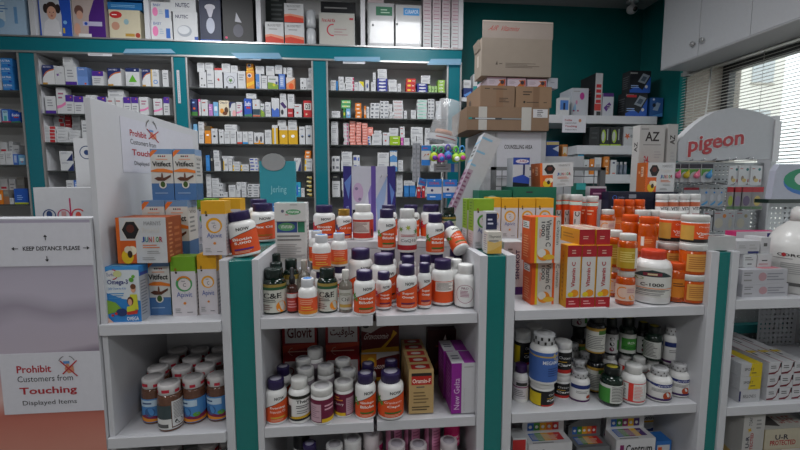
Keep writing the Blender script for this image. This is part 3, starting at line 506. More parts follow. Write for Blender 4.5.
# ================================================================== MEDICINE ON THE WALL SHELVES
ORD = 'first second third fourth fifth sixth seventh eighth ninth tenth eleventh twelfth thirteenth fourteenth fifteenth sixteenth seventeenth eighteenth nineteenth twentieth twenty-first twenty-second twenty-third twenty-fourth twenty-fifth twenty-sixth twenty-seventh twenty-eighth twenty-ninth thirtieth thirty-first thirty-second'.split()
GW = '#c4c6c8'; PL = '#4a2a8c'; NV = '#1d2a5e'; TXT = '#8a8c92'
ST = {
 'w': (GW, [('l',.15,.45,.85,.85,3,TXT)], 'white box'),
 'w2': (GW, [('l',.1,.2,.9,.5,2,TXT),('r',.1,.7,.6,.8,'#9a9ca6')], 'plain white box'),
 'D': ('#d0d1d2', [('b',[(0,.35,1),(.25,.55,1),(.5,.68,1),(1,.76,1)],NV),('b',[(.1,.43,.5),(.3,.6,.66),(.6,.7,.77),(1,.76,.82)],'#c0683a'),('t','ARTHRO',.08,.86,.75,.95,'#ccd'),('r',.0,.0,.4,.13,'#b98a3a')], 'white box with navy arc'),
 'wPb': (GW, [('r',0,0,1,.2,PL),('l',.2,.4,.8,.85,3,TXT)], 'white box with purple foot'),
 'wPt': (GW, [('r',0,.66,1,1,PL),('r',.6,.86,.75,.92,'#e0702a'),('l',.15,.15,.85,.55,3,TXT)], 'purple-topped white box'),
 'wd': (GW, [('s',.3,.55,.2,4,'#6a3a8a'),('l',.5,.6,.85,.7,1,TXT)], 'white box with purple mark'),
 'lb': ('#5f7fb8', [('t','Zincofer',.1,.84,.7,.93,'#dde'),('r',0,.0,1,.5,'#6b8cc8'),('c',.75,.12,.1,'#d0562a')], 'light blue box'),
 'tri': (GW, [('r',0,.8,1,1,NV),('p',[(.2,.25),(.8,.25),(.5,.65)],'#5aa42a'),('l',.2,.1,.8,.18,1,TXT),('c',.7,.9,.06,'#ccd')], 'white box with green triangle'),
 'ob': (GW, [('r',0,.0,.15,1,'#c9a45a'),('o',.55,.3,.28,.1,'#3a7ac0'),('l',.3,.6,.85,.9,3,TXT)], 'white box with blue ring'),
 'pk': (GW, [('b',[(0,.2,.32),(.5,.25,.36),(1,.36,.48)],'#d87aa8'),('l',.2,.55,.8,.85,2,'#a0607a')], 'white box with pink wave'),
 'rd': (GW, [('r',.3,.3,.55,.42,'#b82a2a'),('l',.1,.75,.9,.9,1,'#a04040')], 'white box with red mark'),
 'wr': (GW, [('r',.0,.1,.5,.9,'#b4b6b8'),('r',.55,.1,.95,.9,'#b02a30')], 'white box with red end'),
 'red': ('#a8262c', [('l',.1,.3,.9,.7,1,'#d8a0a0')], 'red box'),
 'nt': (GW, [('p',[(.5,0),(1,0),(1,.8)],NV),('t','OSTEO',.1,.7,.6,.85,'#557')], 'white box with navy corner'),
 'blk': (GW, [('c',.35,.6,.12,'#26262a'),('c',.7,.2,.12,'#26262a'),('c',.3,.2,.08,'#26262a')], 'white box with black spots'),
 'rt': (GW, [('r',0,.9,1,1,'#b82828'),('p',[(.3,.45),(.5,.52),(.65,.4),(.5,.36)],'#b82828')], 'red-topped white box'),
 'lf': ('#c0c3c9', [('o',.5,.55,.3,.03,'#445'),('s',.5,.52,.2,5,'#4c7a34'),('c',.2,.1,.08,'#26262a'),('c',.8,.1,.08,'#26262a')], 'pale box with green leaf'),
 'og': ('#d8861a', [('c',.4,.75,.2,'#3a4a7a'),('o',.4,.75,.28,.06,'#eee'),('p',[(0,.1),(1,.3),(1,.5),(0,.3)],'#e8b422'),('r',0,.93,1,1,'#e8b422')], 'orange box with round emblem'),
 'bl': ('#3f78b8', [('r',.7,0,1,1,GW),('t','B12',.1,.2,.6,.5,'#ccd')], 'blue and white box'),
 'gp': (GW, [('b',[(0,0,.55),(.5,0,.5),(1,0,.35)],'#7a9a34'),('c',.6,.35,.14,'#c8c020'),('r',.75,.4,.95,.6,'#30407a'),('l',.1,.7,.9,.85,1,'#3a5a3a')], 'box with green meadow picture'),
 'bw': ('#4068b4', [('r',.2,.2,.8,.9,'#8aa4d0'),('l',.25,.3,.75,.8,4,'#ccd')], 'blue box'),
 'of': ('#d8895a', [('b',[(0,.5,1),(.5,.7,1),(1,.9,1)],'#cfc6c0'),('e',.6,.3,.3,.25,'#d8541a')], 'orange fading box'),
 'ng': (NV, [('r',0,0,1,.25,'#3f7a34'),('c',.5,.45,.2,'#c8502a'),('l',.2,.7,.8,.9,1,'#8ad')], 'navy and green box'),
 'mg': (GW, [('r',0,0,.2,1,'#c23a86'),('r',.2,.85,1,1,'#d86a9a'),('c',.5,.4,.07,'#b02020')], 'white box with magenta side'),
 'pb': ('#b07ab8', [('l',.1,.5,.9,.8,2,'#ecd')], 'lilac box'),
 'sb': ('#6fa6cc', [('r',.2,.4,.8,.7,'#cfe0ea'),('c',.5,.3,.1,'#c84a3a')], 'sky blue box'),
 'cr': ('#d8cbb0', [('e',.3,.35,.2,.16,'#d88a2a'),('e',.75,.4,.2,.2,'#4a3020'),('e',.6,.2,.25,.12,'#6a3a20'),('t','Omacor',.1,.8,.9,.95,'#3a3a5a')], 'cream box with food picture'),
 'bwp': (GW, [('b',[(0,.6,1),(.2,.6,1),(.4,.9,1),(1,.95,1)],NV),('e',.75,.2,.3,.25,'#d8a0a0'),('r',0,.0,.2,.4,'#3a5a4a')], 'white box with navy curve'),
 'bb': ('#1f4fb0', [('t','Sudo',.1,.6,.9,.85,'#e8e8f0','b'),('r',.3,.45,.8,.55,'#c03030'),('b',[(0,0,.12),(1,0,.18)],'#3a7a5a')], 'bright blue box'),
 'wd2': (GW, [('r',0,0,1,.1,'#c85a2a'),('r',0,.12,1,.45,'#2a4450'),('c',.45,.68,.12,'#b86a3a')], 'white box with dark base'),
 'wbb': (GW, [('b',[(0,0,.5),(.4,0,.35),(.7,0,.5),(1,0,.4)],'#3a62b8')], 'white box with blue foot'),
 'vd': (GW, [('p',[(0,.8),(.4,.9),(1,.6),(.6,.5)],'#3a1f5e'),('e',.3,.3,.2,.15,'#24242a')], 'white box with dark violet swirl'),
 'd3': ('#b8242a', [('r',.1,.45,.95,.85,'#d4d0cc'),('t','D3',.25,.5,.8,.8,'#222','b'),('c',.35,.2,.12,'#e0c0a0')], 'red and white box with D3'),
 'ow': ('#d8861e', [('r',0,.75,1,1,'#5a4a30'),('l',.3,.4,.7,.6,1,'#fff')], 'orange box with brown top'),
 'bd': (GW, [('c',.5,.5,.2,'#24262c'),('l',.2,.72,.8,.85,1,TXT)], 'white box with black disc'),
 'rb': (GW, [('r',0,0,1,.16,'#c03a2a'),('l',.2,.5,.8,.8,2,TXT)], 'white box with red foot'),
 'cb': (GW, [('r',0,0,1,.16,'#2a8ac8'),('l',.2,.5,.8,.8,2,TXT)], 'white box with cyan foot'),
 'wo': (GW, [('r',0,0,1,.12,'#d8901e'),('e',.28,.45,.12,.25,'#54545a'),('e',.72,.45,.12,.25,'#54545a'),('r',.45,0,.62,.35,'#d8901e')], 'white box with orange foot'),
 'ys': ('#d0a41c', [('r',.35,0,.65,1,GW),('r',0,.85,1,1,GW)], 'yellow box with white stripe'),
 'yw': ('#cfa21a', [('r',0,.78,1,1,GW),('l',.2,.84,.8,.94,1,TXT),('e',.5,.45,.2,.08,'#eee')], 'yellow box with white top'),
 'bc': (GW, [('c',.55,.45,.22,'#3a3d42'),('c',.5,.5,.12,'#6a8ab8'),('l',.2,.8,.8,.9,1,TXT)], 'white box with blue disc'),
 'yl': (GW, [('r',.0,.1,.2,.8,'#d8b020'),('l',.3,.3,.9,.7,1,TXT)], 'small white box, yellow end'),
 'wb': (GW, [('r',.05,.35,.5,.75,'#3a4a9a'),('r',.7,.3,.95,.7,'#6a7ab8')], 'white box with blue print'),
 'yb': ('#22221e', [('r',.2,.45,.9,.8,'#d8cf9a'),('r',.5,.2,.9,.4,'#c8a020')], 'black box with yellow label'),
 'mgr': (GW, [('r',.85,.1,1,.9,'#b82a5a'),('l',.1,.3,.7,.7,1,TXT)], 'white box with magenta end'),
 'wy': (GW, [('p',[(.1,1),(1,1),(1,.4)],'#d8c81c')], 'white box with yellow corner'),
 'ov': (GW, [('e',.5,.5,.2,.22,'#27468a'),('l',.3,.8,.7,.9,1,'#b06060')], 'white box with blue oval'),
 'nv': ('#232c86', [('p',[(.15,.4),(.5,.25),(.85,.5),(.8,.8),(.2,.8)],'#d0d2dc')], 'navy box with white patch'),
 'rdy': ('#b8201e', [('r',.15,.3,.5,.7,'#e8c43a'),('t','XX',.6,.35,.9,.65,'#eee')], 'red box with yellow mark'),
 'lg': ('#9cc07c', [('l',.15,.3,.85,.7,1,'#4a7a3a')], 'light green box'),
 'gw': ('#8fb84a', [('e',.5,.5,.3,.25,'#dfe8cf'),('l',.3,.35,.7,.65,1,'#3a5a2a')], 'green box with white oval'),
 'gr': ('#4c9a5c', [('r',.1,.3,.9,.7,'#bcd4b0'),('r',.3,.4,.6,.6,'#d8d040')], 'green box with pale label'),
 'dg': ('#2f7a3a', [('r',.2,.3,.8,.6,'#c8c030')], 'dark green box'),
 'or': ('#dc7a1c', [('r',.25,.3,.75,.7,'#e8d8c8'),('l',.1,.8,.9,.95,1,'#a8500a')], 'orange box'),
 'wk': (GW, [('r',.1,.3,.35,.7,'#4a4e56'),('r',.55,.35,.9,.65,'#6a6e78')], 'white box with dark print'),
 'wrt': (GW, [('t','SKINMED',.1,.3,.9,.7,'#b05050')], 'white box with red lettering'),
 'wt': (GW, [('r',.05,.2,.95,.75,'#a8ccc0'),('l',.2,.35,.8,.6,1,'#3a8a7a')], 'white box with teal print'),
 'wm': (GW, [('r',.6,.1,.95,.9,'#a8607a'),('r',.1,.3,.4,.7,'#c89aaa')], 'white box with mauve end'),
 'sa': ('#d88478', [('l',.1,.35,.9,.8,2,'#f0d4cc'),('r',0,0,1,.1,'#a85a52')], 'salmon box'),
 'wbl': (GW, [('r',0,.2,.6,.7,'#2f55a8')], 'white box with blue end'),
 'lm': ('#93b81a', [('r',.3,.45,.8,.65,'#dfe8c8'),('l',.1,.2,.9,.3,1,'#5a7a10')], 'lime green box'),
 'ma': ('#c255a8', [('l',.2,.3,.8,.6,1,'#ecc')], 'magenta box'),
 'bwh': ('#4f86bc', [('p',[(0,.4),(.5,.6),(1,.4),(1,.9),(0,.9)],GW)], 'blue and white box'),
 'dk': ('#26282c', [('l',.15,.4,.85,.7,1,'#9a9a90')], 'black box'),
 'bu': ('#2a74b8', [('r',.1,.3,.9,.8,'#3a84c8')], 'plain blue box'),
 'ub': ('#2f7fc8', [('t','ULTRA',.02,.55,.8,.8,'#dde4f0','b'),('l',.1,.3,.8,.45,1,'#8ac'),('p',[(.6,.05),(.9,.1),(.6,.3)],'#23389a')], 'blue box with white lettering'),
 'ct': ('#2f5fb4', [('r',.1,.1,.7,.9,'#9fc8d8'),('r',.25,.1,.55,.5,'#4aa8a8'),('r',0,0,1,.12,'#c03a5a'),('t','Q10',.2,.7,.6,.85,'#237','b')], 'blue box with teal panel'),
 'tp': ('#7a7670', [('r',0,.0,1,.55,'#9a6a4a'),('r',.1,.7,.9,.9,'#8a8a84')], 'see-through pack'),
 'wR': (GW, [('l',.05,.55,.95,.75,1,'#b8283c'),('c',.1,.35,.2,'#c82a6a')], 'white box with crimson ring'),
 'bY': ('#2458b4', [('r',0,0,1,.1,'#b8c02a'),('l',.2,.25,.7,.6,3,'#8ab0e8')], 'blue box with yellow foot'),
 'tl': ('#2f98b8', [('r',.0,.1,.4,.8,'#2f5fc0'),('l',.5,.3,.9,.7,2,'#bde')], 'teal and blue box'),
}
PEND = []
def shelfrow(bay, shelf, z, text, y0=SY+.025):
    tops = []; idx = 0
    items = []
    for tok in text.replace('\n', ' ').split(';'):
        t = tok.split()
        if not t: continue
        x0, x1, yt = map(float, t[:3]); sty = t[3]; n = 1; back = 0; up = 0; rz = 0
        for q in t[4:]:
            if q[0] == 'n': n = int(q[1:])
            elif q == 'back': back = 1
            elif q[0] == '^': up = 1
            elif q[0] == 'r': rz = float(q[1:])
        items.append((x0, x1, yt, sty, n, back, up, rz))
    for (x0, x1, yt, sty, n, back, up, rz) in items:
        Y = y0+(.085 if back else random.uniform(0, .008)); a = at(x0, 0+yt, Y=Y).x; b = at(x1, yt, Y=Y).x; zb = z+.0003
        d = .07 if back else random.uniform(.06, .078)
        if up:
            c = [t for t in tops if t[0] < b-.003 and t[1] > a+.003]
            if c: zb = max(t[2] for t in c)+.0003; Y = max(t[3] for t in c)
        zt = at((x0+x1)/2, yt, Y=Y).z; h = (zt-zb)/n
        if h < .006: h = .012
        base, F, desc = ST[sty]
        idx += 1
        for k in range(n):
            jx = random.uniform(-.003, .003) if n > 1 else 0
            mbx = boxmesh(b-a-.0015, d, h-.0006, base=base, F=F)
            loc = ((a+b)/2+jx, Y+d/2, zb+k*h); rot = math.radians(rz+(random.uniform(-3.5, 3.5) if n > 1 else 0))
            nm = ORD[idx-1]
            if n == 1: lb = '%s, %s from left%s, %s shelf, %s wall bay' % (desc, nm, '' , shelf, bay)
            else: lb = '%s, %s, %s pile from left, %s shelf, %s bay' % (desc, 'lowest' if k == 0 else ('topmost' if k == n-1 else ORD[k]+' up'), nm, shelf, bay)
            PEND.append(((b-a)*h, mbx, loc, rot, lb))
        tops.append((a, b, zb+n*h, Y))
# far left bay
shelfrow('far-left', 'top', LV1[0], '0 11.5 58 ub n4; -14 -1 60 w n3')
shelfrow('far-left', 'second', LV1[1], '1 10 109 ct; 10.5 20 112 bb; -10 -1 108 w')
shelfrow('far-left', 'third', LV1[2], '0 6.5 142 wR back; 8.5 12.5 141.5 w back; 13 19 145 w back; -1 4.5 152 w; 5 12 151 w; 12.5 17.5 154 bw; 18 25 155 sb')
shelfrow('far-left', 'fourth', LV1[3], '0 7 179 wR back; 8.5 15 179 w back; 16 24 177 tp back; -4 2.5 190 or; 2.8 8.5 190 tp; 9.3 13 198 w; 13.5 27.5 188.5 bY')
shelfrow('far-left', 'fifth', LV1[4], '0 8 225 w; 9 18 222 bw; 19 29 226 w')
# left bay
shelfrow('left', 'top', LV[0], '41.5 53.5 65 D; 54 64 66 wd; 64.2 75.8 66 wPb; 63 73 57 w ^; 76.5 87 67 lb; 91.5 103 71 wPt; 107 120.5 68 D; 125 139 68 tri; 141.5 150 69 D; 150.5 158.5 69.5 ob; 162 168 70 w')
shelfrow('left', 'second', LV[1], '44.5 55 96 wPb; 55.5 64.6 87.5 pk; 65 73 95 wPt; 73.5 83 96 wPt; 85.5 96 95 w; 97 106 96.5 wPt; 107 114.5 98 rd; 115 122.5 98 rd; 107 123 89.5 w2 ^; 123 130.5 97 wPt; 131 138 97 wPt; 139 148 97 pk; 153 162 98.5 pk; 163 169 97 wPt')
shelfrow('left', 'third', LV[2], '53 63.5 114 wr n7 back; 64.5 70.5 114 red n7 back; 71.5 80 115 w n6 back; 42 55.5 126 wr n5; 56 68 127 w n5; 68.5 79 130 w2 n4; 81 88 120 w')
shelfrow('left', 'fourth', LV[3], '59 72 151 nt n2; 72.5 76 150 dk; 92 110 156 w n3; 118 130 158 w n3')
shelfrow('left', 'fifth', LV[4], '66 73 180 w; 73.5 78 180 bw')
# middle bay
shelfrow('middle', 'top', LV[0], '''199 206 72 blk; 206.5 213.7 70 w2; 214.2 222 68 rt; 223.5 237 72.5 lf; 237.5 245.2 71 w; 246 254 71 og; 255.3 261 74 bl; 261.3 267 75.5 w; 267.5 278 76 gp; 278.5 285 74 bw; 286 294.5 77.5 of; 300 306.7 78 blk; 307 312 78 w2;
 197 204.5 62.5 w ^; 205 213 62.5 w2 ^; 221.5 230 63.5 w ^; 230.5 237.5 65.5 w ^; 246 253 63.5 og ^; 255.5 264 66 w ^; 265.5 274 66 w ^ r4; 275 282 65 w ^; 283 286.2 67.5 w ^; 286.8 292 72 w ^; 287 292 67.5 w2 ^; 308.5 312 68 w ^''')
shelfrow('middle', 'second', LV[1], '''190.5 197 99 ng; 198 200.5 99 mg; 201 207.5 99.5 rd; 208.5 212.5 104 pb; 213 218 102 sb; 218.5 228.5 100.5 cr; 229 235.5 102 bwp; 236 242 102 pk; 243.8 251.5 98.5 bb; 252.3 259.7 99.5 wd2; 260.2 264.3 103.5 gp; 265 270.6 102 w2; 271.3 279 98 wbb; 279.8 286.8 100 vd; 287.5 293 108.5 red; 294 301.6 104 rd; 303.2 311.6 100.5 d3;
 245.5 255.5 93.5 w ^ r6; 279.8 286 93.5 w2 ^; 287.5 294 94 w ^''')
shelfrow('middle', 'third', LV[2], '''193 197 124 sb; 198.5 203.8 133 w; 198 203.8 121.5 w2 ^; 204.3 210.5 126 ow; 211 217.2 128.5 bd; 218.8 223.5 129.5 bd; 224 229.7 131.5 w; 230 236 131.5 w; 224.2 236.5 124.5 w2 ^; 236.8 242 131.5 rb; 242.4 247.6 131.5 cb; 248 253 131.5 w2; 253.8 263.6 132.5 wo; 264.6 271.3 129.8 w; 271.8 277.6 125 ys; 279 287.5 126 yw; 288 297.3 126 yw; 277.5 286 120 w ^; 288 296.6 120 w2 ^; 299 304.8 126.5 bc; 305.4 312 125.5 bc''')
shelfrow('middle', 'fourth', LV[3], '''205.5 209.5 155 bu; 210 213 150 dk; 214 220.4 160.5 w; 213.3 219 150 w2 ^; 223 227.6 158.5 yl; 228 232 158.5 w; 221.5 232.5 156 w2 ^; 232.5 240 164.5 yl n2; 232.6 239.5 161.5 w2 ^; 240.5 248.6 164.5 yl n2; 249.5 257.8 158 wb n4; 294 300.8 158 nt n1; 304.5 312.3 158.5 yl n2; 304.8 311 150.5 or ^ n2; 262 268 160 w; 270 277 159 w2''')
shelfrow('middle', 'fifth', LV[4], '''206 211 174 w n5; 211.4 218.6 178 w2 n5; 219 223 183 wk n3; 223.5 227.5 192 w; 228.5 235.5 185 w; 236 240.5 182 w n2; 241 246 182 w2 n2; 247.2 259 184 wk n5; 296 300.5 182 tl; 305.3 312.2 175.5 yb n5; 301 304.5 188 w''')
# right bay
shelfrow('right', 'top', LV[0], '''330.5 335.8 80 w; 336 337.8 81 bu; 338.2 344.5 82.5 w n2; 345 353.7 77 mgr n4; 338.4 343.8 76.5 w2 ^; 354.3 358 82 w; 358.4 363.7 81.5 wy; 365.3 369 80 ov; 371 375.8 82 w; 372.8 375.8 72.5 w2 ^; 377 387.4 78.5 nv n4; 377.3 386.5 69 w2 ^ n2; 388.3 397 79.5 w n2; 397.5 401 83.5 w2; 406 415.4 78.5 rdy n3; 417 427.4 83.5 nv n3; 421.3 430.5 75.5 w ^ n2; 428.5 431.2 85.5 lg; 431.6 434.2 86 lg; 434.6 437.2 86 lg; 438.2 445 80 gw n4''')
shelfrow('right', 'second', LV[1], '''331.5 340.2 111 w; 343 345.5 108.5 dg; 346 350.4 108.5 sb; 341 350.6 100 gr ^ n2; 355 361.2 103 or n4; 364 366 106 or; 366.4 369.3 106.5 w; 370 379.4 103 wk n4; 380 388.6 101 wk n5; 389 392.7 104 w n4; 393.2 403.2 100.5 wrt n5; 403.8 407 110.5 w2; 411 416 110 w; 417 427 99.5 wt n6; 428 434.6 99 wk n6; 436 441 101 w n4''')
shelfrow('right', 'third', LV[2], '''331 338 138.5 w2; 331 338 126 w ^ ; 331.3 338 121.5 w2 ^; 343.5 348.8 123 wm n6; 349.4 355.4 121 sa n8; 356 361.2 122 sa n8; 361.8 367.4 123 sa n8; 368 371 136 wbl n3; 368 373.2 127 sa ^; 372 382 134 w n2; 374 381.5 130.5 w2 ^; 382.7 389.4 132.5 rd; 390 400.4 136 lm n2; 389.3 398.5 128 w ^ n2; 400.8 403.4 137.5 ma; 403.8 409.6 138 w; 400 404.8 126.5 rd ^; 411 416.4 136 w n2; 416.8 423 136 w2 n2; 411 423 127 w2 ^; 425 430 128 w n2''')
shelfrow('right', 'fourth', LV[3], '''332 340 156 wk n2; 341 352.4 160.5 w; 341.5 352 151.5 w2 ^; 353.4 360 155 wb n2; 364 376 166 w; 377.5 389 162.5 w2; 377.5 389 152.5 w ^; 389.6 397 150.5 bwh n2; 398 403 160 w2 n2; 412 420 158 w n2; 430 437 157 w n2''')
shelfrow('right', 'fifth', LV[4], '''332 340 181 w; 332 340 173.5 dk ^; 396.5 402.8 173 w n5; 404 409 185.5 bu; 409.5 415.6 185.5 bu; 403.8 415 180.5 w2 ^; 420 432 182 w n3; 436 446 180 wk n3; 342 352 178 w n3; 360 370 179 w n3''')

PEND.sort(key=lambda q: -q[0]); rest = MB()
for i, (ar, mbx, loc, rot, lb) in enumerate(PEND):
    if i < 282:
        tag(mbx.obj('medicine_box', loc=loc, rot=(0, 0, rot)), lb, 'medicine box', 'medicine boxes on the wall shelves')
    else:
        M_ = Matrix.Translation(loc) @ Matrix.Rotation(rot, 4, 'Z'); off = len(rest.v)
        rest.v += [tuple(M_ @ Vector(v)) for v in mbx.v]
        for f, mi_, sm_ in zip(mbx.f, mbx.m, mbx.sm): rest.f.append([k+off for k in f]); rest.m.append(rest.mi(mbx.mats[mi_])); rest.sm.append(sm_)
tag(rest.obj('small_medicine_boxes'), 'the many smallest medicine boxes in piles and gaps all over the wall shelving', 'medicine boxes', kind='stuff')
# ================================================================== TOP STORAGE
ZS = BZ1+.0005; YS = SY+.01
def TB(name, label, cat, x0, x1, yt, base, F, d=.2, z=ZS, Y=YS, group=None, soft=0., T=None, **kw):
    Z = z; a = at(x0, 30, Y=Y).x; b = at(x1, 30, Y=Y).x; h = min(at((x0+x1)/2, yt, Y=Y).z, CZ-.01)-Z
    o = boxmesh(b-a-.003, d, h, base=base, F=F, T=T, **kw).obj(name, loc=((a+b)/2, Y+d/2, Z)); tag(o, label, cat, group)
    if soft: bevel(o, soft)
    return o
PLB = mat('#a9c4dc', .25, coat=.3)
TB('diaper_pack', 'pale blue plastic diaper pack at the far left of the top storage', 'diaper pack', -14, 27, -6, PLB, [('r',.0,.35,.5,.8,'#c6d8e4'),('c',.35,.3,.12,'#7aa8d0'),('l',.1,.55,.6,.75,3,'#5a8ac0'),('r',.72,.3,.8,.7,'#6a9ac8')])
TB('diaper_pack', 'blue diaper pack with a toddler portrait in pigtails', 'diaper pack', 40, 72.5, -6, mat('#c4c6cc', .25, coat=.3), [('p',[(0,0),(.05,0),(.03,1),(0,1)],'#2450b0'),('p',[(.68,0),(1,0),(1,1),(.62,1),(.7,.5)],'#2450b4'),('p',[(.1,.03),(.66,.03),(.6,.36),(.5,.44),(.32,.44),(.16,.34)],'#d2d2d6'),('e',.22,.66,.08,.11,'#2e2320'),('e',.6,.66,.08,.11,'#2e2320'),('e',.4,.68,.17,.14,'#3a2a24'),('e',.4,.56,.145,.155,'#cf9f88'),('e',.345,.575,.018,.012,'#222'),('e',.455,.575,.018,.012,'#222'),('e',.4,.53,.015,.014,'#b88470'),('e',.4,.49,.04,.014,'#a04a48'),('c',.8,.35,.06,'#7ab0e0'),('c',.62,.1,.04,'#e8e8f0'),('r',.72,.1,.78,.22,'#c8b040')])
TB('diaper_pack', 'beige and purple diaper pack beside the toddler-portrait pack', 'diaper pack', 73.5, 106, -6, mat('#b9a9a4', .25, coat=.3), [('p',[(.45,0),(1,0),(1,1),(.75,1),(.5,.5)],'#4a1f78'),('r',.3,.28,.9,.38,'#b8b4d0'),('e',.2,.62,.14,.12,'#6a4a44'),('e',.22,.52,.1,.1,'#c99a86'),('e',.12,.2,.1,.14,'#c99a86'),('r',.15,.02,.55,.1,'#dcdcdc'),('c',.4,.33,.05,'#2450b0')])
h0 = TB('diaper_pack', 'cream diaper pack with red oval emblem under blue packs', 'diaper pack', 109.5, 141, 10, mat('#c9c1a8', .3, coat=.2), [('e',.22,.83,.2,.12,'#b82a2a'),('l',.1,.8,.34,.86,1,'#eee'),('e',.2,.45,.13,.14,'#b98a74'),('e',.55,.6,.08,.1,'#8aa8b0'),('r',.5,.1,.8,.2,'#b08a3a'),('c',.9,.15,.08,'#a03a2a')])
for k in range(2):
    TB('diaper_pack', ['blue plastic diaper pack lying on the cream one', 'topmost blue diaper pack above the cream one'][k], 'diaper pack', 109, 143.5, [2.5, -5][k], mat('#2a6ea8', .3, coat=.3), [('l',.1,.3,.9,.7,2,'#7ab0d8')], z=at(125, 10, Y=YS).z+.001+k*.068)
zc = at(160, 20, Y=YS).z
br = [('e',.2,.45,.14,.25,'#d87aa8'),('r',.7,.12,.9,.6,'#2f62b0'),('t','BABY',.12,.76,.5,.9,'#3a5a9a'),('l',.4,.3,.6,.6,3,'#9ab')]
TB('breast_pump_box', 'lower of two small white boxes with pink figure and blue label', 'box', 151, 172.5, 20, GW, br, d=.12)
TB('breast_pump_box', 'upper of two small white boxes with pink figure and blue label', 'box', 152, 172, 2, GW, br, d=.12, z=zc+.001)
nu = [('t','NUTEC',.1,.78,.62,.9,'#26284a','b'),('e',.45,.35,.3,.2,'#9aa0a8'),('e',.42,.38,.24,.14,'#c9ccd0'),('r',.85,0,1,.16,'#2a4a9a')]
TB('nebulizer_box', 'white box with a grey device picture, under its twin', 'box', 173.5, 198, 12, GW, nu, d=.14)
TB('nebulizer_box', 'white device box stacked on its twin near the pump boxes', 'box', 171.5, 197, -3, GW, [('t','NUTEC',.2,.3,.75,.6,'#26284a','b')], d=.14, z=at(185, 12, Y=YS).z+.001)
TB('breast_pump_box', 'dark navy box with white breast pump picture', 'box', 200, 221.5, -8, '#14203e', [('e',.5,.7,.25,.06,'#c0c0c8'),('p',[(.3,.7),(.7,.7),(.56,.5),(.44,.5)],'#b8b8c4'),('e',.5,.33,.2,.16,'#aab0c0'),('r',.6,.86,.9,.9,'#c0b020'),('r',0,0,1,.05,'#2a4a9a')], d=.16)
TB('breast_pump_box', 'black box with small clear pump picture', 'box', 223, 253.5, -8, '#101114', [('t','LUXX',.3,.9,.7,.99,'#999','b'),('p',[(.45,.6),(.62,.4),(.4,.42)],'#a8a8b0'),('e',.5,.24,.17,.13,'#4a4a56'),('c',.1,.1,.04,'#c03060'),('l',.1,.92,.3,.97,1,'#99a')], d=.16)
rw = [('b',[(0,0,.3),(.3,0,.36),(.7,0,.28),(1,0,.22)],'#c8402e'),('b',[(0,.3,.42),(.3,.36,.46),(.7,.28,.4),(1,.22,.34)],'#d88a70'),('t','BLOODTEST',.15,.8,.85,.9,'#555'),('l',.2,.62,.8,.74,1,'#999')]
zr = at(290, 22.5, Y=YS).z
TB('glucose_strip_box', 'red and white box at bottom left of three', 'box', 265, 283.7, 22, GW, rw, d=.12, group='red and white boxes')
TB('glucose_strip_box', 'red and white box at bottom right of three', 'box', 284.5, 304, 23, GW, rw, d=.12, group='red and white boxes')
TB('glucose_strip_box', 'red and white box stacked on two like it', 'box', 284.5, 304, 3.5, GW, rw, d=.12, z=zr+.001, group='red and white boxes')
TB('dark_carton', 'dark grey carton behind the red and white boxes', 'carton', 262, 286, -8, '#2c3232', [('l',.4,.5,.9,.9,5,'#5a6060')], d=.06, Y=YS+.14)
for k in range(2):
    mb = MB(); a = at(305, 30, Y=YS).x; b = at(315.5, 30, Y=YS).x; r = (b-a)/2; hh = .13
    mb.lathe([(.001, 0), (r*.8, .002), (r, .02), (r*.96, hh*.5), (r, hh-.02), (r*.8, hh-.003), (.001, hh)], mat('#b4b8bc', .3, coat=.4, bump=.6, scale=40), 20)
    o = mb.obj('cotton_roll', loc=((a+b)/2, YS+.05, ZS+k*.133)); tag(o, ['white wrapped cotton roll, lower one', 'white wrapped cotton roll, upper one'][k]+' beside the red and white boxes', 'cotton roll')
TB('first_aid_pack', 'first aid kit in shiny clear wrap with red crescent', 'first aid kit', 319, 355, 13, mat('#aeb0ac', .15, coat=.8, bump=1, scale=14), [('r',.03,.05,.97,.95,mat('#b4b2ac', .2, coat=.8)),('o',.38,.48,.17,.035,'#b03040',80,280),('t','First Aid Kit',.08,.72,.45,.82,'#a03038','b'),('r',.85,.8,.96,.86,'#b03040'),('l',.42,.3,.8,.55,3,'#a08888')], d=.16)
TB('blood_pressure_cuff', 'dark folded pack lying on the first aid kit', 'pack', 321, 356, 2, mat('#1c1d20', .3, coat=.3, bump=.8, scale=20), [('l',.1,.3,.8,.6,1,'#777')], d=.14, z=at(338, 13, Y=YS).z+.001)
st = mat('#a8aaac', .25, coat=.5, bump=.5, scale=18)
TB('sterile_pack', 'white wrapped dressing pack with green label', 'dressing pack', 367.5, 394, 3, st, [('r',.32,.72,.94,.92,'#1f6a4a'),('l',.5,.76,.9,.88,2,'#9ac0a8'),('e',.2,.5,.04,.03,'#444'),('r',.03,.03,.05,.97,'#8a8c8e')], d=.1)
TB('sterile_pack', 'white wrapped dressing pack with blue label', 'dressing pack', 395.5, 421.5, 5, st, [('r',.3,.76,.92,.93,'#2a86c8'),('t','CURAPOR',.36,.8,.88,.89,'#dde8f0'),('e',.05,.55,.04,.03,'#333'),('r',.95,.03,.97,.97,'#8a8c8e')], d=.1)
TB('dressing_carton', 'flat pale carton lying on the dressing packs at left', 'carton', 367.5, 384, -4, '#b4a4a8', [('l',.2,.4,.8,.6,1,'#777')], d=.1, z=at(380, 3, Y=YS).z+.001)
colx = [(422.8, 431.4), (432.2, 440.8), (441.6, 450.2), (451, 459.4)]
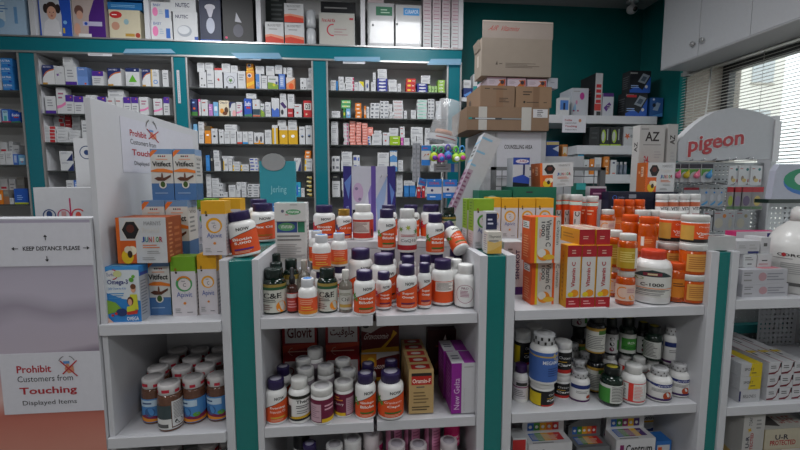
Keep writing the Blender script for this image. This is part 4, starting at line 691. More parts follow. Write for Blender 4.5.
for ci, (xa, xb) in enumerate(colx):
    z0_ = ZS; n = 16; hh = (CZ-.03-ZS)/n
    for k in range(n):
        a = at(xa, 40, Y=YS).x; b = at(xb, 40, Y=YS).x; up = k >= 8
        o = boxmesh(b-a-.004, .12, hh-.0015, base='#c2b4ba' if up else GW, F=[('l',.15,.25,.85,.75,1,'#9a6a7a' if up else '#a07880')]).obj('bandage_box', loc=((a+b)/2+random.uniform(-.001, .001), YS+.06, z0_+k*hh))
        tag(o, '%s box of dressings, %s up in the %s column of thin boxes' % ('pinkish' if up else 'white', ORD[k], ['leftmost', 'second', 'third', 'rightmost'][ci]), 'dressing box', 'thin boxes in columns at the top right')
# ================================================================== LEFT UNIT GOODS
def marnys():
    F = [('r',0,0,1,1,'#c4c6c8'),('r',0,0,.07,1,'#d8641a'),('r',.07,0,.38,.5,'#cc5a1e'),('e',.2,.15,.12,.16,'#e0b820'),('e',.3,.28,.09,.1,'#e8dcc0'),('e',.22,.3,.08,.08,'#d8c8b0'),('e',.25,.2,.05,.08,'#3a2a1a'),
         ('p',[(.1,.74),(.2,.93),(.38,.93),(.48,.74),(.38,.52),(.2,.52)],'#d0cac2'),('p',[(.12,.74),(.21,.91),(.37,.91),(.46,.74),(.37,.54),(.21,.54)],'#1d1c1e'),('e',.29,.76,.08,.09,'#5a2a20'),
         ('t','MARNYS',.56,.83,.9,.92,'#8a8a8c'),('t','ProHol',.52,.66,.86,.78,'#c9c4bc')]
    for i, (ch, col) in enumerate(zip('JUNIOR', ['#2f4a9a', '#2a8a8a', '#a82a3a', '#d8701e', '#3f8a3a', '#a82a3a'])):
        F.append(('t', ch, .5+i*.072+(.0 if ch != 'I' else .02), .46, .5+i*.072+(.06 if ch != 'I' else .035), .58, col, 'b'))
    return F+[('l',.52,.32,.9,.42,2,'#d07a50'),('l',.6,.2,.92,.28,2,'#999'),('l',.5,.06,.8,.14,2,'#999')]
def vitifect():
    return [('r',0,.33,1,.82,'#d0cfca'),('r',0,.88,1,1,'#6b8fb8'),('r',0,.8,1,.9,'#d0cfca'),('r',0,0,1,.33,'#4a74a8'),('p',[(0,.84),(.35,.98),(.12,.98),(0,.93)],'#e0722c'),
            ('c',.38,.86,.035,'#222'),('c',.47,.86,.035,'#222'),('c',.57,.86,.035,'#a02028'),('c',.66,.86,.035,'#a02028'),('l',.25,.78,.8,.82,1,'#e0a080'),
            ('t','Vitifect',.08,.66,.92,.76,'#151515','b'),('b',[(0,.56,.58),(.3,.55,.62),(.6,.55,.62),(1,.53,.58)],'#e07a2a'),('b',[(.15,.42,.43),(.3,.38,.46),(.6,.38,.44),(.9,.46,.5)],'#5a3424'),('e',.5,.47,.04,.07,'#6a4432'),
            ('c',.52,.3,.17,'#dcdad4'),('e',.52,.31,.11,.06,'#3f5a24'),('l',.15,.12,.85,.16,1,'#9ab4d4')]
def apivit(top, ring):
    return [('r',0,0,1,.76,'#cdc8cc'),('r',0,.76,1,1,top),('o',.52,.55,.34,.1,ring),('c',.54,.54,.25,'#d4cccc'),('c',.22,.74,.05,'#3a2a1a'),('e',.2,.79,.05,.03,'#8a6a1a'),
            ('t','C',.48,.5,.6,.56,'#555'),('l',.42,.58,.66,.61,1,'#888'),('t','Apivit',.2,.3,.84,.41,'#4a62a4'),('c',.52,.22,.06,'#dc8a3a'),('l',.12,.05,.4,.14,3,'#999'),('l',.6,.05,.85,.08,1,'#777')]
B('supplement_box', 'blue and white omega-3 carton with children on it, front of left shelf', 'carton', 106.6, 142, 266.5, 322, z=S1, d=.055, base='#2f7fc4',
  F=[('p',[(0,.9),(.35,.97),(1,.93),(1,.38),(.5,.42),(0,.55)],'#cfd6da'),('r',0,.94,1,1,'#3f92d0'),('e',.22,.86,.16,.08,'#d8d8d8'),('o',.26,.86,.16,.03,'#b83040',-90,90),('t','Eurho',.1,.83,.32,.89,'#2a4a8a'),('t','Omega-3',.1,.66,.68,.77,'#2a2f74','b'),('t','Jelly Chew for Kids',.12,.58,.62,.63,'#2a7ac0'),('l',.12,.42,.55,.54,3,'#4a90c8'),('e',.4,.87,.12,.06,'#c8cc90'),('c',.78,.76,.07,'#5a9a3a'),('c',.84,.82,.05,'#6aaa3a'),
     ('p',[(0,.42),(.3,.36),(.5,.22),(0,.14)],'#7aa43a'),('e',.82,.6,.07,.07,'#d8a080'),('e',.82,.64,.08,.05,'#6a4028'),('p',[(.72,.5),(.92,.5),(.94,.22),(.7,.24)],'#c8c83a'),('e',.72,.38,.09,.08,'#5a2f1c'),('e',.71,.36,.06,.06,'#d8a080'),('p',[(.58,.14),(.86,.16),(.84,.3),(.62,.28)],'#c8cc3a'),('e',.46,.18,.16,.07,'#2a3a6a'),('p',[(.6,.18),(.92,.22),(.9,.15),(.62,.13)],'#c03a2a'),('c',.3,.16,.04,'#c03030'),('c',.2,.13,.04,'#c03030'),('p',[(0,0),(.22,0),(0,.14)],'#d8b0a0'),('t','OMEGA',.6,.03,.94,.1,'#dde8f0','b')],
  R=[('r',.0,0,.96,.82,'#a8acb4'),('r',0,.9,1,1,'#2f7fc4'),('l',.1,.1,.8,.75,12,'#7a7e8a'),('r',.1,.82,.9,.88,'#3a4a9a')], T=[('l',.1,.2,.9,.8,3,'#9cc')])
a1 = B('supplement_box', 'blue and white carton with an aeroplane-like seed picture, low behind the omega-3 carton', 'carton', 149, 172, 261, 315, z=S1, d=.06, base='#8a94a4', F=vitifect())
zj = S1+a1['h']
g1 = B('supplement_box', 'green-topped white carton with rainbow ring, between blue carton and yellow-topped one', 'carton', 173, 197.5, 257, 316, z=S1, d=.06, base='#6f9a2a', F=apivit('#6f9f24', '#4a9a5a')+[('o',.52,.55,.34,.07,'#d8802a',30,150)], R=[('r',0,0,1,.72,'#bdb9bc'),('l',.1,.1,.9,.6,8,'#8a8a90')])
g2 = B('supplement_box', 'yellow-topped white carton standing on the left shelf against the teal divider', 'carton', 199.5, 218.5, 254.5, 314.5, z=S1, d=.06, base='#d8a21e', F=apivit('#dca21c', '#e0a020'), R=[('r',0,0,1,.72,'#bdb9bc'),('l',.1,.1,.9,.6,8,'#8a8a90')])
MR = [('r',0,0,1,1,'#8a431c'),('l',.15,.1,.4,.9,9,'#b87a50'),('l',.5,.1,.9,.8,5,'#a8643c')]
B('supplement_box', 'large orange and white junior carton lying across the lower cartons at left', 'carton', 118, 168.5, 217.5, 259.5, z=zj+.001, Y=1.335, d=.105, base='#a8501e', F=marnys(), R=MR, rz=-1)
VR = [('r',0,.33,1,.88,'#b8b6b2'),('r',0,.0,1,.33,'#3f5f86'),('l',.15,.45,.85,.75,4,'#777'),('t','Viti',.15,.78,.8,.84,'#222')]
for k_, (xa_, xb_) in enumerate(((146, 166.5), (167.2, 189))):
    hb = B('supplement_box', 'blue and white seed-picture carton hidden low in the second row, %s' % ['left', 'right'][k_], 'carton', xa_, xb_, 261, 300, z=S1, Y=1.452, d=.08, base='#7d95b4', F=vitifect())
zh = S1+hb['h']+.0006
for k_, (xa_, xb_) in enumerate(((144, 166.5), (167.2, 189.5))):
    v1 = B('supplement_box', 'blue and white seed-picture carton, %s one right behind the junior carton' % ['left', 'right'][k_], 'carton', xa_, xb_, 200.5, 242, z=zh, Y=1.452, d=.08, base='#7d95b4', F=vitifect(), R=VR, T=[('r',.1,.2,.9,.8,'#8fa8c4')])
zv = zh+v1['h']+.0006
for k_, (xa_, xb_) in enumerate(((152.5, 174.5), (175.2, 197))):
    B('supplement_box', 'tall blue and white seed-picture carton, %s' % ['left of the upper pair against the side screen', 'right of the upper pair'][k_], 'carton', xa_, xb_, 149, 197, z=zv, Y=1.475, d=.06, base='#7d95b4', F=vitifect(), R=VR)
gz = S1+g2['h']+.001
B('supplement_box', 'yellow-topped white carton with orange ring, stacked above the left shelf cartons', 'carton', 203, 226.8, 201, 254.5, z=gz, Y=1.345, d=.06, base='#cf9a1a', F=apivit('#dca21c', '#e0a020'), R=[('r',0,0,1,.76,'#bdb9bc'),('l',.1,.1,.9,.6,8,'#9a9aa0')])
B('supplement_box', 'yellow-topped carton just behind the stacked one, beside the tilted bottle', 'carton', 221, 242, 198.5, 245, z=ZT, Y=1.69, d=.07, base='#d8a21e', F=apivit('#dca21c', '#e0a020'))
B('supplement_box', 'green-topped carton peeping out behind the stacked yellow-topped carton', 'carton', 198, 214, 199, 244, z=ZT, Y=1.69, d=.08, base='#6f9a2a', F=apivit('#6f9f24', '#4a9a5a'))
# gummies
def gj(x, Y, spec, z, lab, rz=None, group='gummy jars with dashed white lids'):
    a = at(x, 400, Y=Y).x; r = .0365; h = .15
    bm, cm, lm = bottle_meshes(spec, r, h, *SPEC[spec])
    e = empty('gummy_jar', (a, Y, z+.0003), (0, 0, math.radians(rz if rz is not None else random.uniform(-25, 25)))); e['h'] = h
    link('body', bm, e); link('cap', cm, e); link('paper_label', lm, e)
    tag(e, lab, 'jar', group)
ROWN = ['front row', 'second row', 'third row', 'fourth row', 'back row']
jars = [(0, [(170, 1.342, 'gummyback')]), (1, [(154.5, 1.39), (194.5, 1.378), (219, 1.385)]), (2, [(160, 1.465), (184, 1.455), (207, 1.462)]), (3, [(172, 1.54), (194.5, 1.535), (216.5, 1.54)]), (4, [(181, 1.617), (202.5, 1.613), (223, 1.617)])]
for ri, row in jars:
    for ci, q in enumerate(row):
        sp = q[2] if len(q) > 2 else 'gummy'
        lab = 'gummy jar turned to show its dark back label, frontmost on the second shelf' if sp == 'gummyback' else 'blue-labelled gummy jar with white lid, %s from left in the %s, second shelf' % (['first', 'second', 'third'][ci], ROWN[ri])
        gj(q[0], q[1], sp, S2, lab, 30 if sp == 'gummyback' else None)
m = MB(); m.box(-.17, .16, -.09, .24, 0, .098, mat('#c2c0bb', .6)); o = m.obj('carton_tray', loc=(-.602, 1.42, S3+.0003)); tag(o, 'low pale carton tray under the lowest gummy jars', 'tray')
for x, Y, w in ((169, 1.42, 'left back'), (206, 1.42, 'middle back'), (228, 1.425, 'right back'), (187, 1.365, 'front middle'), (221, 1.352, 'front right')):
    gj(x, Y, 'gummy', S3+.099, 'gummy jar with dashed lid on the lowest left shelf, %s one' % w)
# ================================================================== MIDDLE UNIT GOODS
GN = {'now': 'white purple-capped bottles with orange labels'}
def OW(spec, name, label, xc, Y, z, r, h, rz=None, tilt=None, group=None, cat=None):
    p = at(xc, 300, Y=Y); bm, cm, lm = bottle_meshes(spec, r, h, *SPEC[spec])
    e = empty(name, (p.x, Y, z+.0003), tilt or (0, 0, math.radians(random.uniform(-8, 8)-math.degrees(math.atan2(p.x, Y))*.6 if rz is None else rz))); e['h'] = h
    link('body', bm, e); link('cap', cm, e)
    if lm: link('paper_label', lm, e)
    tag(e, label, cat or 'bottle', group); return e
SBN = 'supplement_bottle'
# top shelf, front row
O('ce', SBN, 'dark green bottle with white C&E label, leftmost on the middle top shelf', 263, 287, 266.5, 315, z=S1)
O('dropper', 'dropper_bottle', 'small dark dropper bottle with red label between two pale bottles', 287.5, 298.5, 266, 313.5, z=S1)
O('orangew', SBN, 'white bottle with orange label and blue seal, front row beside the dropper', 299, 317.5, 276.5, 317, z=S1)
O('ce', SBN, 'dark green bottle with white C&E label beside the small clear oil bottle', 318, 338, 266, 313.5, z=S1)
O('oil', 'oil_bottle', 'small clear oil bottle with pale cap in the front row', 339, 353, 268, 313, z=S1)
O('now_ginkgo', SBN, 'white purple-capped bottle with green leaves on orange label, right of the oil bottle', 354, 375.5, 268.5, 316, z=S1, rz=0)
O('now_plain', SBN, 'smaller purple-capped bottle right beside the board seam, front row', 376, 391.5, 270, 309.5, z=S1)
O('now_plain', SBN, 'white purple-capped bottle with red burst, middle of the front row right of seam', 396.5, 417, 263.5, 311, z=S1)
O('now_plain', SBN, 'slimmer purple-capped bottle tucked between two wider ones, front right', 417.5, 431, 261.5, 306.5, z=S1, Y=1.385)
O('facts', SBN, 'purple-capped bottle turned to show its facts panel', 431.5, 453, 257.5, 305.5, z=S1, rz=-4)
O('roundlogo', SBN, 'plain white bottle with pink circle print at the right end', 454.5, 475.5, 262.5, 307.5, z=S1)
# second rows and stacks
OW('nb_small', SBN, 'dark bottle with black cap behind the leftmost green bottle', 277, 1.432, S1, .027, .155)
OW('nb_small', SBN, 'dark bottle with black cap standing behind the dropper bottle', 292, 1.455, S1, .027, .162)
OW('nb_small', SBN, 'dark bottle at the very left of the third row, under the panel', 276, 1.52, S1, .027, .17)
OW('greycap', SBN, 'small grey-capped clear bottle behind the orange-labelled one', 305, 1.44, S1, .022, .16)
OW('orangew', SBN, 'white bottle with blue seal just behind the front orange-labelled bottle', 305, 1.50, S1, .028, .12)
for xc, Y, lab in ((323, 1.447, 'left'), (340, 1.53, 'right')):
    OW('now_plain', SBN, 'low purple-capped bottle carrying the %s stacked orange bottle' % lab, xc, Y, S1, .029, .12)
OW('orangew', SBN, 'stacked white bottle with orange label, left one of two', 322.5, 1.447, S1+.1205, .032, .127)
OW('orangew', SBN, 'stacked white bottle with orange label, right one of two', 340, 1.53, S1+.1205, .030, .122)
OW('orangew', SBN, 'white bottle with orange label peeping behind the left stacked one', 318, 1.60, S1+.1205, .030, .124); OW('now_plain', SBN, 'hidden low bottle under the peeping orange-labelled one', 318, 1.60, S1, .029, .12)
OW('now_big', SBN, 'big white purple-capped jar below the ledge, left of the seam', 361, 1.56, S1, .046, .178)
OW('now_big', SBN, 'big white purple-capped jar under the leaf-labelled bottle, nearer one', 384, 1.475, S1, .046, .172)
OW('now_big', SBN, 'big purple-capped jar holding up the stacked leaf-labelled bottle', 388, 1.585, S1, .036, .170)
OW('now_ginkgo', SBN, 'stacked white bottle with green leaves, left of the floral-labelled one', 387, 1.585, S1+.1705, .0345, .155, rz=0)
OW('now_big', SBN, 'purple-capped bottle behind the second front bottle right of seam', 408, 1.455, S1, .030, .165)
OW('now_big', SBN, 'purple-capped bottle holding up the floral-labelled bottle', 407, 1.57, S1, .036, .162)
OW('coq', SBN, 'stacked white-capped bottle with floral border and dark red foot', 407, 1.57, S1+.1625, .037, .165, rz=0)
OW('now_big', SBN, 'purple-capped bottle behind the slim front bottle', 425, 1.465, S1, .027, .165)
OW('now_big', SBN, 'purple-capped bottle holding up the right leaf-labelled bottle', 436, 1.525, S1, .033, .160)
OW('now_ginkgo', SBN, 'stacked white bottle with green leaves beside the leaning bottle', 434.5, 1.525, S1+.1605, .034, .150, rz=0)
OW('now_big', SBN, 'purple-capped bottle under the leaning bottle', 455, 1.55, S1, .030, .172)
OW('now_cran', SBN, 'leaning white purple-capped bottle tipped over at the right end', 461, 1.475, S1+.178, .031, .135, tilt=(math.radians(-48), math.radians(-16), .1))
OW('roundlogo', SBN, 'white-capped bottle just behind the pink-circle bottle', 456, 1.435, S1, .026, .155)
OW('roundlogo', SBN, 'white-capped bottle second behind the pink-circle bottle', 449, 1.50, S1, .026, .15)
# counter row behind
O('now_biotin', SBN, 'white purple-capped bottle tilted on the left teal divider top', 233, 261, 209, 257, z=ZT, tilt=(0, math.radians(-9), 0))
O('now_flax', SBN, 'big white purple-capped bottle with plain orange label, on the counter at left', 251, 276.5, 201.5, 242, z=ZT, Y=1.735)
b0 = B('tablet_carton', 'plain lower white carton under the green-labelled cartons', 'carton', 276, 309, 262, 298, z=S1, Y=1.585, d=.07, base=GW)
b1 = B('tablet_carton', 'white carton with green oval and navy band, under a similar flat one', 'carton', 276, 307.5, 221, 262, z=S1+b0['h']+.0004, Y=1.585, d=.07, base='#c9c9c6', F=[('r',.06,.72,.7,.98,'#2f4a86'),('r',.72,.72,.94,.98,'#2f7a5a'),('e',.36,.86,.27,.1,'#5a9a6a'),('t','VITAFORM',.18,.82,.54,.9,'#dfe8df','b'),('l',.06,.5,.94,.68,2,'#777'),('l',.06,.1,.94,.45,8,'#999')], R=[('l',.1,.1,.9,.9,9,'#a5a5a5')])
B('tablet_carton', 'flat white carton with green oval, topmost of the white cartons', 'carton', 274.5, 306, 203, 221, z=S1+b0['h']+b1['h']+.001, Y=1.575, d=.085, base='#c9c9c6', F=[('e',.6,.5,.24,.15,'#5a9a6a'),('t','VITAFORM',.42,.44,.78,.56,'#dfe8df','b'),('c',.26,.55,.05,'#667'),('l',.34,.3,.5,.4,1,'#b05060'),('l',.5,.85,.8,.95,1,'#999')], T=[('p',[(.1,.3),(.9,.35),(.9,.8),(.1,.75)],'#2a8a84')])
O('now_biotin', SBN, 'white purple-capped bottle on the counter right of the white cartons', 314, 335.5, 203.5, 241, z=ZT, Y=1.745)
O('now_krill', SBN, 'gold-capped white bottle on the counter', 336.5, 352, 207.5, 240, z=ZT, Y=1.735)
O('redfacts', SBN, 'white-capped bottle with red facts label on the counter', 353, 373.5, 202.5, 240, z=ZT, Y=1.735, rz=-4)
O('now_big', SBN, 'purple-capped bottle on the counter behind the stacked leaf-labelled one', 380, 397, 203.5, 238, z=ZT, Y=1.80)
O('now_flax', SBN, 'purple-capped bottle on the counter behind the floral-labelled one', 402, 419.5, 203.5, 239, z=ZT, Y=1.765)
O('now_biotin', SBN, 'purple-capped bottle with red burst on the counter, right part', 420.5, 441, 203, 239, z=ZT, Y=1.765)
O('ce', SBN, 'dark green bottle on the counter beside the leaning white board', 441.5, 455.5, 205.5, 239, z=ZT, Y=1.765)
OW('now_big', SBN, 'purple-capped bottle at the far left of the counter behind the plain-label one', 262, 1.86, ZT, .045, .165)
# second shelf
O('now_rose', SBN, 'purple-capped bottle, leftmost in front on the middle second shelf', 266.5, 288, 376.5, 425, z=S2)
O('therm', SBN, 'white bottle with black and yellow bands on the second shelf', 289.5, 311, 375.5, 424, z=S2, rz=8)
O('maroon', SBN, 'white-lidded maroon jar with pale pink panel at left, second shelf', 311.5, 333.5, 383.5, 425, z=S2, rz=0)
O('maroon2', SBN, 'white-lidded maroon jar with pale panel at right, beside a purple-capped bottle', 334.5, 354, 379, 418, z=S2, rz=0)
O('now_ginkgo', SBN, 'purple-capped leaf-labelled bottle on the second shelf left of the seam', 355.5, 376, 370.5, 420, z=S2, rz=0)
O('now_cran', SBN, 'wide purple-capped bottle on the second shelf right of the seam', 378, 403.5, 369, 420, z=S2, rz=0)
def topz(x, y, Y): return at(x, y, Y=Y).z
OW('now_rose', SBN, 'purple-capped bottle behind the leftmost one, second shelf', 281, 1.44, S2, .029, topz(281, 366, 1.44)-S2)
for i, (x, y, Y) in enumerate(((314, 348, 1.52), (302, 358, 1.50), (304, 367.5, 1.425), (324.5, 365, 1.43), (342, 359, 1.49), (347, 369, 1.418))):
    OW('whitejar', SBN, 'plain white-lidded jar, %s of six behind the front row' % ['rearmost', 'rear left', 'front left', 'centre', 'rear right', 'front right'][i], x, Y, S2, .029, topz(x, y, Y)-S2, cat='jar')
OW('now_big', SBN, 'purple-capped bottle behind the leaf-labelled one, second shelf', 367.5, 1.44, S2, .029, topz(367, 363, 1.44)-S2)
OW('now_big', SBN, 'purple-capped bottle behind the wide one, second shelf', 391, 1.46, S2, .031, topz(391, 360, 1.46)-S2)
AR = '\uFE96\uFEF4\uFED3\uFEEE\uFEE0\uFE9F'
def glo(txt): return [('r',0,0,1,1,'#8e1c22'),('r',.08,.66,.94,.99,'#c6c4c4'),('t',txt,.14,.74,.86,.92,'#5a1a20','b'),('b',[(0,.5,.62),(.5,.56,.64),(1,.6,.66)],'#b8422a'),('o',.3,.52,.12,.012,'#d8b0a0',90,270),('l',.15,.5,.9,.54,1,'#d8b0a0'),('r',.05,.0,.95,.36,'#bcb6b6'),('o',.2,.2,.12,.03,'#8a2a30'),('l',.35,.06,.9,.3,4,'#a88')]
B('supplement_carton', 'red and white carton at the back left of the second shelf, Latin lettering', 'carton', 284, 318, 322, 398, z=S2, Y=1.60, d=.06, base='#8e1c22', F=glo('Glovit'))
B('supplement_carton', 'red and white carton with Arabic lettering at the back', 'carton', 326.5, 360, 322, 398, z=S2, Y=1.60, d=.06, base='#8e1c22', F=glo(AR))
gv = [('r',0,0,1,1,'#5a1418'),('b',[(0,.7,1),(.25,.62,1),(.5,.8,1),(1,.92,1)],'#b4b0ae'),('e',.12,.84,.08,.06,'#333'),('t','Gravosomin',.08,.42,.72,.62,'#d8ccc8','i'),('p',[(.6,.1),(.95,.6),(.85,.7),(.78,.45),(.5,.12)],'#c8961e'),('b',[(0,0,.08),(.5,0,.14),(1,0,.16)],'#c8961e')]
g0 = B('supplement_carton', 'maroon and orange flat carton, lower of two with a yellow root picture', 'carton', 361.5, 399.5, 352, 398, z=S2, Y=1.585, d=.07, base='#5a1418', F=gv+[('r',0,.5,.4,.95,'#b87a22'),('c',.25,.7,.1,'#d8b83a')])
B('supplement_carton', 'maroon carton with yellow root picture, upper of two', 'carton', 361.5, 399, 321, 351, z=S2+g0['h']+.0004, Y=1.585, d=.07, base='#5a1418', F=gv)
orf = [('r',0,0,1,1,'#b79a68'),('r',.1,.86,.92,.93,'#26201c'),('r',.1,.66,.92,.86,'#b8241c'),('t','Oramin-F',.14,.7,.88,.8,'#eeddd0','b'),('l',.3,.58,.7,.64,1,'#555'),('l',.18,.22,.8,.52,4,'#7a6440'),('l',.12,.06,.88,.18,2,'#4a3c28')]
for k in range(5):
    o = B('supplement_carton', 'gold carton with red top label, %s in the row of five' % ['front one', 'second', 'third', 'fourth', 'rearmost'][k], 'carton', 409+random.uniform(-.4,.4), 433.5, 370, 411, z=S2, Y=1.338, d=.05, base='#b79a68', F=orf, T=[('r',.12,.15,.88,.88,'#a8221c'),('e',.5,.5,.22,.2,'#c8c0b8')], group='gold cartons with red tops')
    o.location.y += k*.0575; o.location.x -= k*.0005
B('supplement_carton', 'dark maroon carton standing at the back right of the second shelf', 'carton', 427.5, 458, 330, 396, z=S2, Y=1.62, d=.045, base='#3a1016', F=[('p',[(.5,.78),(.56,.9),(.6,.78)],'#d8d0d0'),('l',.25,.6,.8,.68,1,'#8a3a20'),('p',[(.2,.2),(.5,.5),(.3,.1)],'#6a2a20')])
ngF = [('r',0,0,.4,1,'#8a1f8c'),('t','New Gelta',.1,.08,.32,.7,'#d8bcd8','v'),('l',.5,.9,.9,.94,1,'#999'),('t','gelatin complex',.48,.05,.54,.5,'#aaa','v')]
for k in range(2):
    o = B('supplement_carton', ['front purple and white carton of two at the shelf\'s right end', 'rear purple and white carton of two at the shelf\'s right end'][k], 'carton', 451, 476, 363, 416, z=S2, Y=1.325, d=.10, base='#c2c2c6', F=ngF, L=[('r',0,0,1,1,'#8a1f8c'),('l',.2,.2,.8,.9,9,'#b46ab4')], T=[('r',.5,0,1,1,'#8a2f90'),('l',.1,.3,.45,.7,2,'#556')], group='purple and white cartons')
    o.location.y += k*.105; o.location.x -= k*.006
# third shelf
k = 0
for x, y, Y in ((396.5, 443, 1.365), (419, 443.5, 1.365), (450.5, 440, 1.365)):
    h2 = (topz(x, y, Y)-S3)/2; k += 1
    for j in range(2): OW('pinkjar', SBN, '%s pink jar with pale lid, %s stack on the lowest middle shelf' % (['lower', 'upper'][j], ['left', 'centre', 'right'][k-1]), x, Y, S3+j*(h2+.0003), .031, h2, cat='jar')
for i, (x, sp) in enumerate(((392, 'pinkpale'), (411, 'pinkpale'), (432, 'pinkpale'), (452, 'hotpink'))):
    for j in range(2): OW(sp if j else 'pinkjar', SBN, '%s pink jar in the rear row of the lowest shelf, %s from left' % (['lower', 'upper'][j], ORD[i]), x+1.5, 1.44, S3+j*.152, .029, .151, cat='jar')
for i, (x, y, Y, sp) in enumerate(((306, 443, 1.37, 'now_big'), (298, 432, 1.45, 'darkring'), (332, 444, 1.37, 'thirdjar'), (351, 438, 1.37, 'thirdjar'), (349, 430, 1.45, 'thirdjar'), (370, 432, 1.40, 'pinkjar'), (374, 424, 1.48, 'pinkjar'))):
    OW(sp, SBN, '%s on the lowest middle shelf' % ['purple-capped bottle seen from above', 'white jar with dark ring round its lid', 'white-lidded jar, left of the tall pair', 'front white jar of the tall pair', 'rear white jar of the tall pair', 'front pinkish jar near the seam', 'rear pinkish jar near the seam'][i], x, Y, S3, .030, topz(x, y, Y)-S3, cat='jar')
# ================================================================== RIGHT UNIT GOODS
B('supplement_carton', 'white carton with purple foot at the left end of the right unit', 'carton', 502.5, 522.5, 242, 300, z=S1, Y=1.49, d=.08, base=GW, F=[('r',0,0,1,.16,'#4a2a6e'),('l',.2,.25,.5,.9,9,'#777'),('t','SENOKOT',.6,.3,.8,.85,'#3a2a5a','vb')])
vcF = [('r',0,0,.14,1,'#dd5a1c'),('r',.14,0,.22,1,'#dcc020'),('r',.22,0,1,1,'#cfcbc4'),('r',.74,0,.82,1,'#dd5a1c'),('t','Vitamin C',.5,.36,.68,.94,'#4a4a4c','db'),('t','1000',.34,.58,.47,.9,'#4a4a4c','db'),('t','C-vitamin',.86,.4,.97,.92,'#2a4a4a','d'),('t','Zinc',.28,.55,.36,.75,'#d85a2a','d'),('e',.45,.18,.22,.13,'#e0861c'),('c',.38,.22,.14,'#dcdad4'),('e',.62,.13,.2,.06,'#e0b030')]
vcL = [('r',0,0,1,1,'#d8561c'),('l',.2,.1,.8,.6,9,'#e89a6a'),('r',.1,.74,.8,.9,'#ddd'),('l',.15,.76,.75,.88,3,'#333')]
vc = B('vitamin_carton', 'orange and white vitamin carton, lower of two at the left', 'carton', 530.5, 558.5, 261, 305, z=S1, d=.075, base='#d8561c', F=vcF, L=vcL)
B('vitamin_carton', 'orange and white vitamin carton, upper of two at the left', 'carton', 530, 559.5, 217, 261, z=S1+vc['h']+.0005, Y=1.322, d=.075, base='#d8561c', F=vcF, L=vcL)
cvF = [('r',0,0,1,1,'#cfccc8'),('r',0,.82,1,1,'#a8202a'),('r',0,0,1,.17,'#a8202a'),('l',.2,.05,.8,.13,2,'#e0a0a0'),('l',.3,.86,.7,.94,2,'#d8b0a0'),('t','Vitamin C',.32,.34,.6,.74,'#a8202a','vb'),('e',.6,.24,.28,.06,'#e0901c'),('e',.3,.22,.2,.04,'#e0c020'),('r',.93,.17,1,.82,'#dca01c')]
cvL = [('r',0,0,1,1,'#d89a1a'),('r',.3,.1,.6,.9,'#c8861a'),('l',.35,.15,.55,.85,10,'#a86a10')]
for i, (a, b) in enumerate(((565.5, 579.3), (580, 594.3), (595, 609.5))):
    cv = B('vitamin_carton', 'upright red and yellow carton with orange fruit, %s of three' % ['left', 'middle', 'right'][i], 'carton', a, b, 245.5, 306.5, z=S1, Y=1.315, d=.05, base='#d89a1a', F=cvF, L=cvL)
for i, (a, b) in enumerate(((579, 594.5), (596, 609.8))):
    B('vitamin_carton', 'red-ended yellow carton lying on top of the upright ones, %s' % ['left', 'right'][i], 'carton', a, b, 229.5, 246, z=S1+cv['h']+.0005, Y=1.33, d=.16, base='#d89a1a', F=[('r',0,0,1,1,'#a8202a'),('l',.25,.35,.75,.6,2,'#d8b0a0')], L=[('r',0,0,1,1,'#d89a1a'),('r',.06,.1,.2,.9,'#222'),('l',.3,.3,.9,.7,2,'#b07a14')], T=[('r',0,0,1,1,'#c8b8a8'),('l',.1,.1,.9,.9,4,'#a83a30')])
OBN = 'vitamin_bottle'
def stack(x, Y, r, specs, tops, z, labs, name=OBN):
    for sp, y, lb in zip(specs, tops, labs):
        h = topz(x, y, Y)-z; OW(sp, name, lb, x, Y, z, r, h-.0004); z += h
stack(624.5, 1.358, .031, ('orange_pink', 'orange_gold'), (270, 233.5), S1, ('orange bottle with pink moon label, front stack, lower', 'orange bottle with gold label and white cap, front stack, upper'))
stack(611, 1.47, .031, ('orange_pink', 'orange_gold'), (266, 230), S1, ('orange bottle behind the red cartons, lower', 'orange bottle behind the red cartons, upper with white cap'))
O('c1000', OBN, 'big white square-shouldered bottle with red-orange cap on the right top shelf', 635, 665.5, 248, 304, z=S1, rz=-36)
O('orange_tan', OBN, 'translucent orange bottle right beside the big white bottle', 665.5, 682.5, 260.5, 302, z=S1)
stack(689.5, 1.362, .042, ('oc_tub_amber', 'oc_tub_amber', 'oc_tub'), (273, 243, 215), S1, ('orange tub with white lid at the right end, lowest', 'orange tub with white lid at the right end, middle', 'orange tub with black foot, topmost at the right end'))
stack(667, 1.468, .042, ('oc_tub_amber', 'oc_tub_amber', 'oc_tub'), (272, 242, 211.5), S1, ('orange tub left of the right-end stack, lowest', 'orange tub left of the right-end stack, middle', 'orange tub with black foot, left one of the top pair'))
stack(652, 1.40, .033, ('orange_oc',), (252, ), S1, ('orange-capped bottle behind the big white bottle, lower',)) if False else None
for x, Y, y, w in ((623, 1.56, 214.5, 'left'), (639, 1.52, 217, 'middle'), (655.5, 1.55-.16+.01, 217.5, 'right')):
    pass
stack(626, 1.545, .034, ('orange_oc', 'orange_oc'), (252, 214.5), S1, ('orange-capped amber bottle, lower left in the second row', 'orange-capped amber bottle, upper left in the second row'))
stack(643, 1.475, .031, ('orange_oc', 'orange_oc'), (254, 216.5), S1, ('orange-capped amber bottle, lower middle in the second row', 'orange-capped amber bottle, upper middle in the second row'))
stack(654, 1.60, .034, ('orange_oc', 'orange_oc'), (250, 217), S1, ('orange-capped amber bottle, lower right in the second row', 'orange-capped amber bottle, upper right with white sticker'))
O('orange_pink', OBN, 'orange bottle with white cap and pink label, left on the counter', 600, 613, 208, 238, z=ZT, Y=1.72)
